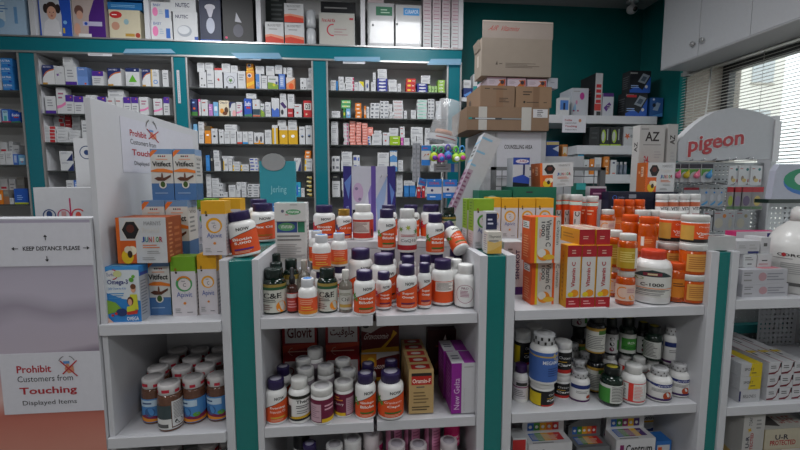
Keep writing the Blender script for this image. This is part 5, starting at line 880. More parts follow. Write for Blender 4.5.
for i, (a, b) in enumerate(((612, 622.7), (623.2, 632.7), (633.2, 643))):
    O('orange_oc', OBN, 'small orange-capped bottle at the back of the counter, %s' % ['left', 'middle', 'right'][i], a, b, 199, 232, z=ZT, Y=1.81)
for i, (a, b) in enumerate(((635, 647.5), (648, 663))):
    O('oc_tub', OBN, 'white-lidded orange tub on the counter, %s of two' % ['left', 'right'][i], a, b, 208.5, 238, z=ZT, Y=1.73)
for i in range(4):
    a = 655+i*10.5; O('wtube', 'tablet_tube', 'white-capped tube of a four-pack on the counter, %s from left' % ORD[i], a, a+10, 193.5, 228, z=ZT, Y=1.82, rz=0, cat='tube')
for i, (a, b, y, Y, sp) in enumerate(((553.2, 561, 194, 1.86, 'efftube'), (561.5, 569, 193.5, 1.83, 'efftube'), (569.5, 580, 194, 1.76, 'efftube'), (580, 586.3, 196, 1.86, 'efftube2'), (586, 596.2, 195.5, 1.765, 'efftube2'))):
    O(sp, 'tablet_tube', 'orange tablet tube with white cap, %s of five from left' % ORD[i], a, b, y, 230, z=ZT, Y=Y, rz=-10, cat='tube')
for i, (a, b) in enumerate(((500.7, 517.2), (518, 534.3), (535, 552.3))):
    B('supplement_box', 'yellow-topped white carton on the right counter, %s of three' % ['left', 'middle', 'right'][i], 'carton', a, b, 198.2, 240, z=ZT, Y=1.70, d=.07, base='#d8a21e', F=apivit('#dca21c', '#e0a020'), group='yellow-topped cartons on the right counter')
B('supplement_box', 'yellow-topped white carton just left of the three, behind green ones', 'carton', 488, 500, 197.5, 240, z=ZT, Y=1.70, d=.07, base='#d8a21e', F=apivit('#dca21c', '#e0a020'))
for i, (a, b, Y) in enumerate(((473, 493, 1.45), (466.5, 485, 1.54))):
    B('supplement_box', 'green-topped white carton on the middle divider, %s' % ['nearer one', 'farther one'][i], 'carton', a, b, 199+i*.0, 250, z=ZT, Y=Y, d=.07, base='#7a9f2c', F=apivit('#86aa28', '#5aa03a'), L=[('r',0,0,1,.8,'#bdb9bc'),('r',0,.35,1,1,'#86aa28'),('l',.2,.4,.8,.95,9,'#5f7f1a'),('l',.2,.05,.8,.3,5,'#999')])
B('pill_box', 'small white box with navy label and red seal, on the divider', 'box', 485.5, 496.5, 211.5, 245, z=ZT, Y=1.385, d=.04, base=GW, F=[('r',0,.55,1,.95,'#1c2448'),('l',.15,.65,.8,.85,2,'#ccd'),('c',.75,.45,.18,'#c84a3a'),('l',.1,.1,.9,.35,2,'#777')])
B('pill_box', 'small white and yellow box at the front of the divider', 'box', 487, 501.5, 232, 257.5, z=ZT, Y=1.335, d=.045, base='#cfcac0', F=[('r',0,0,1,.5,'#d9a84a'),('b',[(0,.1,.6),(.5,.2,.5),(1,.4,.6)],'#dcb870'),('t','Thyroid',.1,.7,.9,.84,'#3a3a3a'),('l',.1,.52,.8,.66,1,'#888')], L=[('l',.1,.1,.9,.9,8,'#889')])
# second shelf
O('purpcap', OBN, 'purple-capped white bottle half hidden at the left, right unit second shelf', 513, 527, 362, 403, z=S2, rz=-20)
O('blackyellow', OBN, 'black, yellow and red jar with white lid, lower', 530.5, 552, 378, 408, z=S2, rz=0)
zz = S2+topz(541, 379.5, 1.36)-S2
O('bluewhite', OBN, 'blue-labelled bottle with patterned white cap stacked on the yellow and black jar', 530, 555.5, 331, 377, z=zz+.0005, Y=1.362, rz=-5)
O('blackred', OBN, 'black and red jar with white lid, lower of two', 552.5, 568.5, 372.5, 403.5, z=S2, Y=1.405, rz=-10)
O('blackred', OBN, 'black and red jar with white lid, upper of two', 554, 570, 339, 374, z=topz(561, 374, 1.405)+.003, Y=1.41, rz=-10)
O('foilcap', OBN, 'white bottle with navy stripe, silver patterned cap and purple foot', 569.5, 587.5, 368.5, 403.5, z=S2, rz=-10)
for i, (x, y, Y) in enumerate(((582, 360, 1.445), (569, 353, 1.475), (575, 343, 1.56), (588, 352, 1.52))):
    OW('foilcap', OBN, 'silver-capped white bottle behind the front one, %s' % ['nearest', 'second', 'rearmost', 'right'][i], x, Y, S2, .028, topz(x, y, Y)-S2)
OW('blackyellow', OBN, 'yellow and black jar with white lid, back left, lower', 524, 1.47, S2, .029, topz(523, 365, 1.47)-S2)
OW('blackyellow', OBN, 'yellow and black jar with white lid, back left, upper', 524, 1.47, topz(523, 365, 1.47)+.0005, .029, topz(523, 330.5, 1.47)-topz(523, 365, 1.47))
OW('blackyellow', OBN, 'tall white-lidded black jar behind the blue-labelled bottle', 535, 1.55, S2, .032, topz(535, 325, 1.55)-S2)
OW('natdark', OBN, 'dark bottle with gold-edged white label, lower, behind the green-labelled one', 599, 1.435, S2, .031, topz(599, 352, 1.435)-S2)
OW('natdark', OBN, 'dark bottle with gold-edged white label, upper left of the dark group', 597.5, 1.435, topz(599, 352, 1.435)+.0005, .033, topz(597, 313, 1.435)-topz(599, 352, 1.435))
OW('greydots', OBN, 'dark bottle with three dots down its label, left end of dark group', 580, 1.60, S2+.19, .03, .15); OW('natdark', OBN, 'dark bottle under the three-dot one at the back', 580, 1.60, S2, .03, .189)
O('greenlabel', OBN, 'green bottle with white and green label, front of the second shelf', 600, 620, 364.5, 406, z=S2, rz=-14)
O('redwhite', OBN, 'white bottle with thin red frame and red column', 620.5, 642, 362.5, 404.5, z=S2, rz=-16)
OW('redwhite', OBN, 'white bottle with red frame behind the front one', 643, 1.452, S2, .031, topz(643, 357, 1.452)-S2)
O('blueband', OBN, 'white bottle with navy band, silver cap, left of the right-end pair', 647, 668, 365.5, 402, z=S2, rz=-14)
O('blueband', OBN, 'white bottle with navy band and silver cap, right end of the second shelf', 667.5, 685.5, 361.5, 397, z=S2, rz=-14)
for i, (x, sp, y, w) in enumerate(((613, 'greydots', 318, .027), (629.5, 'greenlabel2', 317, .032), (645, 'greydots', 322, .027))):
    zl = topz(x, 353, 1.515); OW('redwhite', OBN, 'white bottle in the rear row under a dark one, %s' % ['left', 'middle', 'right'][i], x, 1.515, S2, .028, zl-S2-.0005)
    OW(sp, OBN, 'dark green bottle stacked in the rear row, %s of three' % ['left', 'middle', 'right'][i], x, 1.515, zl, w, topz(x, y, 1.515)-zl, rz=-8)
zl = topz(655, 359, 1.45); OW('greenlabel', OBN, 'dark bottle with white back label stacked near the right end', 656, 1.455, zl, .032, topz(655, 326, 1.45)-zl, rz=-90); OW('redwhite', OBN, 'white bottle holding up the white-labelled dark one', 657, 1.46, S2, .029, zl-S2-.0005)
zl = topz(672, 362, 1.46); OW('foilcap', OBN, 'white bottle stacked at the right end of the rear row', 673.5, 1.455, zl, .027, topz(672, 326, 1.46)-zl, rz=-8); OW('blueband', OBN, 'white bottle holding up the rear right one', 674, 1.46, S2, .028, zl-S2-.0005)
OW('foilcap', OBN, 'silver-capped white bottle at the far back right, lower', 664, 1.57, S2, .028, .17); OW('foilcap', OBN, 'silver-capped white bottle at the far back right, upper', 664, 1.57, S2+.1705, .028, .15)
# third shelf cartons
RB = ['#2f62b0', '#3f8a3a', '#d8a022', '#d8702a', '#b8282c']; RB2 = ['#2f62b0', '#3f8a3a', '#8a2a6a', '#e0b01c', '#4a2a6e']
def centrum(x0, x1, yt, yb, Y, lab, rbk, base='#c9c9cb'):
    a = at(x0, yb, Y=Y); b = at(x1, yb, Y=Y); h = at((x0+x1)/2, yt, Y=Y).z-S3; w = b.x-a.x; d = .07
    e = empty('multivitamin_carton', ((a.x+b.x)/2, Y, S3+.0003)); tag(e, lab, 'carton')
    mm = boxmesh(w, d, h, base=base, F=[('t', 'Centrum', .25, .74, .92, .9, '#1a1a1c', 'b'), ('r', .1, .5, .2, .9, '#7a1f5a'), ('l', .3, .5, .9, .66, 2, '#777')],
                 T=[('r',.12+i*.15,.25,.12+(i+1)*.15,.9,rbk[i]) for i in range(5)]+[('l',.1,.02,.9,.14,1,'#555'),('l',.14,.3,.82,.8,5,'#c8c4c0')])
    link('carton_body', mm.mesh('carton_body'), e, (0, d/2, 0))
    m = MB(); n = 14; pts = [(-w/2, 0)]+[(-w/2+w*i/n, .035+.045*math.sin(math.pi*min(1, (i+2)/(n+2))*.62)) for i in range(n+1)]+[(w/2, 0)]
    m.prism(pts, d-.004, d-.001, base); F = Plane((-w/2, d-.004, 0), (1,0,0), (0,0,1), w, .08)
    draw(m, F, [('r',.12+i*.15,.12,.12+(i+1)*.15,.5,rbk[i]) for i in range(5)]+[('l',.5,.6,.85,.7,1,'#666')]+[('c',.19+i*.15,.3,.04,'#ddd') for i in range(5)])
    m.obj('header_card', e, (0, 0, h))
centrum(529, 572, 443.5, 450, 1.345, 'white multivitamin carton with rainbow header card, left one', RB)
centrum(616, 655, 439, 450, 1.345, 'white multivitamin carton with rainbow header card, right one', RB2)
centrum(577, 610, 447, 450, 1.36, 'grey multivitamin carton between the two white header-card ones', RB, '#6a6d70')
for i, (x0, x1, yt, Y, base, F, lb) in enumerate((
    (500.5+12, 527, 438, 1.36, GW, [('r',0,.75,.9,.97,'#b82a2c'),('e',.3,.6,.2,.12,'#222')], 'white carton with red flash at the lower left'),
    (563.5, 578, 417, 1.56, GW, [('l',.1,.3,.9,.9,9,'#999')], 'pale carton standing at the back behind the left header card'),
    (581, 590, 415, 1.50, GW, [('r',.2,.5,.8,.8,'#a83a8a'),('r',.2,.2,.8,.5,'#d8a022')], 'narrow white carton with coloured panel, right of the pale one'),
    (592, 605, 417, 1.53, '#1d1d22', [('r',.3,.4,.9,.9,'#6a2a6a')], 'dark carton with purple panel at the back'),
    (603, 620, 418, 1.46, GW, [('p',[(0,.7),(.5,.95),(.7,.75),(.2,.62)],'#8a2060'),('r',0,.3,.6,.5,'#4a2a6e')], 'white carton with magenta ribbon at the back'),
    (638, 659, 413, 1.52, GW, [('t','Centrum',.1,.86,.85,.95,'#222','b'),('r',.1,.8,.8,.84,'#d8a022'),('b',[(0,.6,.64),(.5,.6,.66),(1,.62,.74)],'#23356e')], 'white carton with navy wave at the back right, third shelf'),
    (655.5, 671, 441, 1.40, '#2f6fb8', [('r',.1,.1,.9,.9,'#c9c9cb'),('r',.15,.75,.4,.85,'#d8602a')], 'blue-topped carton in the lower right corner'))):
    B('multivitamin_carton', lb, 'carton', x0, x1, yt, 450, z=S3, Y=Y, d=.035 if 'narrow' in lb else .06, base=base, F=F)
# ================================================================== LEFT PILLAR
pil = empty('poster_stand', (-1.05, 1.4, 0)); tag(pil, 'boxy stand with a large blurred skin-tone poster at the left edge', 'stand')
pe = at(92.5, 219, Y=1.288); XL = -1.32; zp = at(50, 218.5, Y=1.288).z
m = MB(); m.box(XL+1.05, -.792+1.05, -.11, -.03, 0, zp, mat('#bfc0c4', .5)); m.obj('body', pil)
pm = bpy.data.materials.new('poster_print'); pm.use_nodes = True; nt = pm.node_tree; bs = nt.nodes['Principled BSDF']; bs.inputs['Roughness'].default_value = .45
tc = nt.nodes.new('ShaderNodeTexCoord'); mp = nt.nodes.new('ShaderNodeMapping'); mp.inputs['Scale'].default_value = (1, 1, 1)
nz = nt.nodes.new('ShaderNodeTexNoise'); nz.inputs['Scale'].default_value = 5; nz.inputs['Detail'].default_value = 1
sx = nt.nodes.new('ShaderNodeSeparateXYZ'); ad = nt.nodes.new('ShaderNodeMath'); ad.operation = 'MULTIPLY_ADD'; ad.inputs[1].default_value = .11
mr = nt.nodes.new('ShaderNodeMapRange'); mr.inputs[1].default_value = .62; mr.inputs[2].default_value = 1.40
rp = nt.nodes.new('ShaderNodeValToRGB'); e_ = rp.color_ramp.elements
e_[0].position = 0; e_[0].color = (*lin('#b8705c'), 1); e_[1].position = 1; e_[1].color = (*lin('#a49eae'), 1)
for p_, c_ in ((.16, '#c48474'), (.3, '#b86a5c'), (.36, '#d4b0aa'), (.44, '#c4a09e'), (.50, '#b2a6ae'), (.54, '#857a88'), (.57, '#b6acb8'), (.68, '#b4abb9'), (.74, '#9c94a2'), (.8, '#b8b1bf')):
    q = e_.new(p_); q.color = (*lin(c_), 1)
nt.links.new(tc.outputs['Object'], mp.inputs[0]); nt.links.new(mp.outputs[0], nz.inputs[0]); nt.links.new(tc.outputs['Object'], sx.inputs[0])
nt.links.new(nz.outputs['Fac'], ad.inputs[0]); nt.links.new(sx.outputs['Z'], ad.inputs[2]); nt.links.new(ad.outputs[0], mr.inputs[0]); nt.links.new(mr.outputs[0], rp.inputs[0]); nt.links.new(rp.outputs[0], bs.inputs['Base Color'])
m = MB(); m.box(XL+1.05+.004, -.794+1.05, -.1115, -.1101, .02, zp-.004, pm); m.obj('poster', pil)
def sign(name, label, x0, x1, yt, yb, Y, ops, th=.0012, base='#cfcfd6', cat='sign', **kw):
    a = at(x0, yb, Y=Y); b = at(x1, yb, Y=Y); h = at((x0+x1)/2, yt, Y=Y).z-a.z
    o = boxmesh(b.x-a.x, th, h, base=base, F=ops).obj(name, loc=((a.x+b.x)/2, Y+th/2, (a.z+at(x1, yb, Y=Y).z)/2), **kw); tag(o, label, cat); return o
def arrow(u, v, dx, dy, s=.03):
    asp = 1.9
    return [('p', [(u-dx*s-dy*.004, v-dy*s*asp-dx*.008), (u-dx*s+dy*.004, v-dy*s*asp+dx*.008), (u+dx*s+dy*.004, v+dy*s*asp+dx*.008), (u+dx*s-dy*.004, v+dy*s*asp-dx*.008)][::-1 if dx+dy > 0 else 1], '#1c1c20'),
            ('p', [(u+dx*s*1.2, v+dy*s*asp*1.2), (u+dx*s*.3-dy*.02, v+dy*s*asp*.3+dx*.045), (u+dx*s*.3+dy*.02, v+dy*s*asp*.3-dx*.045)], '#1c1c20')]
sign('paper_notice', 'white paper notice with arrows asking to keep distance', -8, 93.5, 222, 266, 1.2865, [('t', 'KEEP DISTANCE PLEASE', .315, .36, .88, .46, '#1c1c20', 'b')]+arrow(.24, .41, -1, 0)+arrow(.94, .41, 1, 0)+arrow(.545, .66, 0, 1)+arrow(.545, .17, 0, -1))
def hand(u, v, s):
    return [('p', [(u-s, v), (u-s*.6, v+s*2.2), (u-s*.1, v+s*2.4), (u+s*.1, v+s*1.2), (u+s*1.0, v+s*1.2), (u+s*1.1, v-s*1.0), (u-s*.2, v-s*1.6)], '#c98a68'), ('r', u-s*1.2, v+s*2.0, u+s*.2, v+s*3.0, '#5a8ac0'),
            ('o', u-s*.4, v+s*2.2, s*1.9, .008, '#666', 20, 70), ('o', u-s*.4, v+s*2.2, s*1.9, .008, '#666', 110, 160),
            ('p', [(u-s*2, v+s*3), (u-s*1.7, v+s*3.2), (u+s*1.9, v-s*2.6), (u+s*1.6, v-s*2.8)][::-1], '#b0303a'), ('p', [(u+s*2, v+s*3), (u+s*1.7, v+s*3.2), (u-s*1.6, v-s*1.6), (u-s*1.3, v-s*1.9)], '#b0303a')]
def proh(u0=.16, k=1.0):
    return [('t', 'Prohibit', u0, .68, u0+.34*k, .80, '#a82a34', 'b'), ('t', 'Customers from', u0, .53, u0+.55*k, .63, '#333'), ('t', 'Touching', u0+.01, .29, u0+.58*k, .44, '#a82a34', 'b'), ('t', 'Displayed Items', u0+.03, .12, u0+.57*k, .22, '#333')]
sign('paper_notice', 'white notice against touching, taped on the skin-tone poster', 4.5, 104.5, 350, 412.5, 1.2865, proh()+hand(.68, .72, .045), th=.001)
# white cartons behind the stand
p0 = at(33, 187.5, Y=1.52); p1 = at(91.5, 187.5, Y=1.52); 
logo = [('o',.24,.53,.115,.02,'#27406e'),('o',.49,.53,.115,.02,'#b02a5a'),('r',.595,.46,.62,.82,'#b02a5a'),('o',.74,.53,.125,.022,'#c03038',40,320),('e',.24,.55,.05,.06,'#27406e'),('r',.45,.5,.53,.6,'#b88'),('e',.74,.53,.05,.06,'#c84a3a')]
cz = 1.28
o = boxmesh(p1.x-p0.x, .18, p0.z-cz, base='#c6c7ca', F=logo).obj('clinic_carton', loc=((p0.x+p1.x)/2, 1.61, cz)); tag(o, 'white carton with three coloured ring emblems behind the notice stand', 'carton')
s_ = empty('side_counter', (-1.2, 1.8, 0)); tag(s_, 'dark-topped side counter behind the poster stand', 'counter')
m = MB(); m.box(-.5, .40, -.27, .3, 0, 1.25, LAM); m.obj('body', s_); m = MB(); m.box(-.52, .405, -.275, .32, 1.25, 1.2795, mat('#17181a', .3)); m.obj('counter_top', s_)
p0 = at(73, 138, Y=1.72); p1 = at(92, 188, Y=1.72)
o = boxmesh(.16, .05, p0.z-cz, base='#c9cacc', F=[('o',.28,.86,.16,.02,'#27406e'),('e',.28,.86,.06,.025,'#27406e'),('o',.66,.86,.16,.02,'#b02a5a'),('l',.35,.16,.8,.19,1,'#b88')]).obj('clinic_carton', loc=(p0.x+.08, 1.745, cz)); tag(o, 'tall white carton with ring emblems beside the side screen', 'carton')
# sign on the side screen
ya = at(121, 140, X=-.773).y; yb_ = at(193, 150, X=-.773).y; za = at(121, 172, X=-.773).z; zb2 = 1.715
m = MB(); m.box(-.7732, -.7722, ya, yb_, za, zb2, '#c9c9d2'); F = Plane((-.7722, ya, za), (0,1,0), (0,0,1), yb_-ya, zb2-za)
draw(m, F, proh(.09, .55)+hand(.36, .76, .04)); tag(m.obj('paper_notice'), 'white notice against touching, stuck on the tall side screen', 'sign')
# ================================================================== MIDDLE BACKGROUND
cabf = 2.35; a = at(484, 133, Y=cabf); b = at(546.5, 131.5, Y=cabf); ctop = at(515, 131.5, Y=cabf).z
m = MB(); m.box(a.x, b.x, cabf, cabf+.42, 0, ctop, mat('#b9babd', .5)); m.box(a.x+(b.x-a.x)*.18, a.x+(b.x-a.x)*.19, cabf-.001, cabf, .02, ctop-.01, '#8a8b8e')
tag(bevel(m.obj('storage_cabinet'), .002), 'tall white cabinet behind the right counter, carrying brown cartons', 'cabinet')
sign('paper_notice', 'white counselling area notice on the tall cabinet', 496.5, 540, 132.5, 178, cabf-.002, [('t', 'COUNSELLING AREA', .16, .64, .8, .73, '#2a2a2c', 'b')], th=.001)
BR = '#846c57'; BR2 = '#8d8276'
cm_ = lambda c: mat(c, .8, noise=.06, scale=20)
def carton(label, x0, x1, yt, z, Y, d, base, **kw):
    xm = (x0+x1)/2; aa = at(x0, yt, Y=Y); bb = at(x1, yt, Y=Y); h = at(xm, yt, Y=Y).z-z
    o = boxmesh(bb.x-aa.x-.001, d, h-.0005, base=base, **kw).obj('cardboard_carton', loc=((aa.x+bb.x)/2, Y+d/2, z+.0002)); tag(o, label, 'carton'); return z+h
zc1 = carton('brown carton with a white tape and a dark slot, directly on the tall cabinet', 467, 549.5, 107, ctop, 2.3, .38, cm_(BR), F=[('r',.14,0,.24,1,'#b5b3ad'),('r',.02,.45,.72,.53,'#3a3f42'),('r',.02,.46,.06,.54,'#1f8a86'),('r',.1,.47,.34,.52,'#b8bcc0'),('r',.42,.47,.66,.52,'#8a8e90'),('r',.66,0,.78,1,'#b5b3ad'),('r',.8,.56,.98,.93,'#c4c4c6'),('l',.85,.6,.93,.9,4,'#444')], L=[('r',.3,0,.5,1,'#7a6450')])
tp = [('r',.42,0,.56,1,'#7d5f42')]
carton('brown carton with tape, left of the middle pair', 480.5, 515, 85.5, zc1, 2.3, .3, cm_(BR), F=[('r',.46,0,.66,1,'#80634a'),('l',.12,.82,.3,.9,1,'#2e2620'),('l',.36,.8,.86,.88,1,'#2e2620'),('l',.55,.2,.85,.45,3,'#4a3c30')], L=[('r',.2,.3,.35,.6,'#4a3c30')])
zc2 = carton('brown carton with tape, right of the middle pair', 516, 552, 86.5, zc1, 2.3, .3, cm_('#8a7058'), F=[('r',.48,0,.66,1,'#7a5f48'),('l',.2,.55,.45,.8,2,'#3a3028'),('c',.24,.25,.03,'#2a241e'),('l',.3,.2,.66,.28,1,'#3a3028'),('l',.78,.2,.9,.28,1,'#3a3028')])
pf = [('r',0,.9,1,1,'#c8a0b4'),('p',[(.52,.1),(.9,.1),(.95,.8),(.6,.75),(.7,.5)],'#b8642c'),('c',.8,.5,.1,'#3a3038'),('r',.92,.1,.97,.8,'#a8283a'),('l',.1,.3,.45,.7,3,'#a79aa4')]
for i, (x0, x1, yt, yb) in enumerate(((487, 506, 77.2, 86), (507.2, 526, 78, 86.5), (527.2, 546.5, 79, 87))):
    B('medicine_carton', 'white and pink flat carton between the brown cartons, %s of three' % ['left', 'middle', 'right'][i], 'carton', x0, x1, yt, yb, z=zc2+.001, Y=2.33, d=.2, base='#c9bcc8', F=pf)
B('medicine_carton', 'plain pale carton at the right end on the brown pair', 'carton', 547.2, 557.5, 78, 90, z=zc2+.001, Y=2.34, d=.08, base='#a9adb6', F=[('l',.3,.5,.7,.6,1,'#667')])
zb_ = zc2+.001+max(at(516, 77.5, Y=2.33).z-zc2-.0, .03)
bc = empty('cardboard_carton', (0, 0, 0)); fx0 = at(481.5, 60, Y=2.31).x; fx1 = at(551.5, 60, Y=2.31).x; zbt = at(516, 38.5, Y=2.31).z; zft = at(516, 21, Y=2.31).z
bc.location = ((fx0+fx1)/2, 2.31, zb_); tag(bc, 'big grey-brown open carton with raised flap, topmost of the carton stack', 'carton')
w_ = fx1-fx0; h_ = zbt-zb_
mm = boxmesh(w_, .14, h_, base=cm_(BR2), F=[('l',.34,.22,.84,.36,4,'#5c5248'),('p',[(.2,.3),(.23,.3),(.22,.4)],'#3a3028'),('l',.25,.3,.32,.36,1,'#5c5248')], L=[('r',.4,.3,.6,.6,'#b0a698')])
mm.obj('carton_body', bc, (0, .07, 0))
F_ = MB(); F_.box(-w_/2+.004, w_/2+.004, 0, .005, 0, zft-zbt, cm_('#938880')); F_.box(-w_/2+.004, w_/2+.004, -.001, .006, zft-zbt-.006, zft-zbt, cm_('#b5aca0'))
draw(F_, Plane((-w_/2+.004, 0, 0), (1,0,0), (0,0,1), w_, zft-zbt), [('t', 'AIR  Vitamins', .1, .42, .52, .72, '#a03a34', 'i')])
F_.obj('flap', bc, (0, .0, h_), (math.radians(-2), 0, 0))
F_ = MB(); F_.box(0, .005, 0, .11, 0, .05, cm_('#8f8376')); F_.obj('flap', bc, (-w_/2-.004, .02, h_-.055), (0, math.radians(-12), 0))
# leaning board
m = MB(); m.box(-.042, .042, -.09, .09, 0, .47, mat('#b0b1b5', .5))
draw(m, Plane((-.042, .09, 0), (0,-1,0), (0,0,1), .18, .47), [('r',0,.1,1,.62,'#a4909f'),('l',.1,.15,.9,.6,8,'#7a4a66'),('r',0,.7,1,.72,'#7aa8c4'),('r',0,.9,1,.92,'#7aa8c4'),('l',.2,.75,.8,.88,3,'#444')])
draw(m, Plane((-.042, -.09, 0), (1,0,0), (0,0,1), .084, .47), [('r',0,0,.42,.13,'#7fa8a8'),('r',.0,.15,.28,.62,'#9d8a98'),('l',.02,.2,.25,.6,9,'#7a4a66'),('r',0,.66,.3,.68,'#7aa8c4'),('r',0,.8,.5,.82,'#7aa8c4'),('r',0,.94,.6,.96,'#7aa8c4')])
p = at(451, 233, Y=1.98); o = m.obj('leaning_box', loc=(p.x, 2.0, ZT+.018), rot=(0, math.radians(23), math.radians(-8))); tag(o, 'long white box leaning to the right between the spinner and the green-topped cartons', 'box')
# teal flea-treatment stand
p0 = at(259, 161, Y=1.98); p1 = at(294.5, 161, Y=1.98); wv = p1.x-p0.x; hv = p0.z-ZT
mb = MB(); mb.box(-wv/2, wv/2, 0, .04, 0, hv, '#2f8d9b')
draw(mb, Plane((-wv/2, 0, 0), (1,0,0), (0,0,1), wv, hv), [('b',[(0,0,.34),(.5,0,.3),(.8,0,.22),(1,0,.12)],'#c2c6ca'),('b',[(0,.3,.42),(.5,.3,.42),(1,.1,.42)],'#3f7fc0'),('b',[(0,0,.3),(.4,0,.3),(.75,0,.2),(1,0,.08)],'#c2c6ca'),('t','Jerling',.3,.54,.75,.66,'#8cc8d0'),('t','FLEXI - THERAPY 10',.12,.35,.92,.42,'#dfe8f0','b')])
mb.prism([(-.015+.054*math.cos(math.pi*i/12), hv-.005+.04*math.sin(math.pi*i/12)) for i in range(24)], -.004, -.001, mat('#8f9192', .6))
o = mb.obj('counter_display', loc=((p0.x+p1.x)/2, 1.98, ZT+.0003)); tag(o, 'teal cardboard counter display with a grey disc on its top edge', 'display')
# purple display with hooks
p0 = at(343, 166, Y=2.0); p1 = at(395.5, 168, Y=2.0); wv = p1.x-p0.x; hv = p0.z-ZT; pd = empty('counter_display', ((p0.x+p1.x)/2, 2.0, ZT)); tag(pd, 'purple and white cardboard display with small hooks on the counter', 'display')
mb = MB(); mb.box(-wv/2, wv/2, 0, .03, 0, hv, '#b9b9c4')
draw(mb, Plane((-wv/2, 0, 0), (1,0,0), (0,0,1), wv, hv), [('r',0,0,.16,1,'#2b2470'),('r',.84,0,1,1,'#2b2470'),('r',.53,0,.62,1,'#5a4490'),('p',[(.02,.75),(.16,.88),(.1,.5)],'#5a78b8'),('p',[(.33,.3),(.53,.72),(.53,.0),(.45,.0)],'#8878b4'),('p',[(.38,.4),(.47,.6),(.5,.2)],'#c4c4d0'),('p',[(.62,.5),(.84,.85),(.8,.5),(.66,.1)],'#8fa4c8'),('e',.28,.6,.1,.15,'#b49ab8'),('c',.25,.66,.03,'#7a6a8a'),('c',.31,.5,.03,'#7a6a8a'),('r',.17,.2,.34,.34,'#1d1d28'),('t','Pharma',.03,.1,.1,.4,'#8a90c8','v'),('p',[(.88,.75),(.98,.6),(.92,.4)],'#5a78b8')])
mb.obj('panel', pd)
for (u, v) in ((.72, .84), (.82, .84), (.72, .3), (.82, .3)):
    hk = MB(); x = (u-.5)*wv; z = v*hv; hk.tube([(x, 0, z), (x, -.05, z), (x+.002, -.06, z+.008)], .002, ALU, 6); hk.obj('hook', pd)
# ---- spinner rack with hanging items
sx_ = at(442, 200, Y=2.2).x; sp_ = empty('spinner_rack', (sx_, 2.2, ZT)); m = MB(); m.box(-.1, .1, -.08, .08, -1.26, -.001, LAM); m.obj('base', sp_)
tag(sp_, 'slim metal spinner rack carrying teethers and blue cards', 'rack')
m = MB(); m.tube([(0, 0, 0), (0, 0, at(444, 145, Y=2.2).z-ZT-.022)], .008, ALU); m.obj('pole', sp_)
for zz_ in (.24, .40):
    for k in range(10):
        an = math.pi*(1+k/9); hk = MB(); hk.tube([(0, 0, zz_), (.10*math.cos(an), .10*math.sin(an), zz_-.004), (.105*math.cos(an), .105*math.sin(an), zz_+.008)], .002, ALU, 5); hk.obj('hook', sp_)
ztub = at(444, 145, Y=2.2).z-ZT; m = MB(); z0_ = ztub-.0215; m.lathe([(.075, z0_), (.078, z0_+.02)], LAM, 24); m.obj('tray', sp_)
cl = clearmat('clear_plastic', (.9, .92, .94), .24, .12)
m = MB(); m.lathe([(.078, 0), (.08, .01), (.069, .11), (.058, .215)], cl, 28); draw(m, Cyl(.0805, 0, .03), [('r',-.4,0,1.4,1,mat('#b9babd', .4)),('l',.3,.3,.8,.7,1,'#a04a4a')])
m.lathe([(.05, .03), (.045, .06)], mat('#a8704e', .6), 18)
o = m.obj('plastic_tub', loc=(sx_-.005, 2.2, ZT+ztub+.016), rot=(0, math.radians(12), 0)); tag(o, 'tapering clear plastic tub with white rim standing on the spinner rack', 'tub')
tc_ = ['#6a2a9a', '#3f8ac8', '#9ac82a', '#c8409a']
for i, (x, y) in enumerate(((434, 153), (441, 154), (448, 152), (456, 154), (462, 153))):
    p = at(x, y, Y=2.09-(.008*(i % 2))); e = empty('baby_teether', (p.x, p.y, p.z)); e.scale = (.85, .85, .85); tag(e, 'colourful ring-topped teether on the spinner rack, %s from left' % ORD[i], 'teether')
    m = MB(); m.lathe([(.001, -.05), (.02, -.045), (.027, -.025), (.02, -.005), (.008, .004)], ['#a8b81c', '#b04a9a', '#3a78b8', '#9ac02a', '#8ab82a'][i], 16); m.obj('handle', e)
    m = MB(); m.tube([(.014*math.cos(t*math.pi/8), 0, .022+.02*math.sin(t*math.pi/8)) for t in range(17)], .0045, ['#5ab88a', '#3f9a6a', '#5a4ab0', '#6ac03a', '#3f8ac8'][i], 8); m.obj('ring', e)
    m = MB(); m.lathe([(.001, 0), (.014, .002), (.014, .012), (.001, .014)], ['#6a2a9a', '#2f6ab0', '#6a2a9a', '#e0e0e0', '#b83a8a'][i], 14); m.obj('bead', e, (0, -.024, -.03), (math.radians(90), 0, 0))
def card(name, label, cat, x0, x1, yt, yb, Y, ops, base='#c9c9cb', th=.006, tilt=None, group=None):
    a_ = at(x0, yt, Y=Y); b_ = at(x1, yb, Y=Y); w = b_.x-a_.x; h = a_.z-b_.z
    m = MB(); m.box(-w/2, w/2, 0, th, 0, h, base); draw(m, Plane((-w/2, 0, 0), (1,0,0), (0,0,1), w, h), ops)
    o = m.obj(name, loc=((a_.x+b_.x)/2, Y, b_.z), rot=tilt or (0, 0, 0)); tag(o, label, cat, group); return o
bcd = [('r',0,0,1,1,'#2a74c0'),('r',0,.3,1,.62,'#c6c8cc'),('t','CORAL',.15,.74,.85,.86,'#b03a3a','b'),('c',.35,.46,.09,'#2a2a5a'),('l',.2,.1,.8,.22,1,'#c8dcf0'),('c',.5,.94,.05,'#c9c9cc')]
card('plaster_card', 'upper blue and white hanging card with brown shapes, left of the teethers', 'card', 421.5, 431, 145, 165.5, 2.1, [('r',0,.72,1,.98,'#2a78c8'),('l',.15,.8,.85,.9,1,'#b83a4a'),('r',0,.0,.9,.28,'#2a78c8'),('p',[(.2,.4),(.4,.58),(.45,.52)],'#b0562a'),('p',[(.5,.5),(.75,.6),(.8,.52)],'#b0562a')])
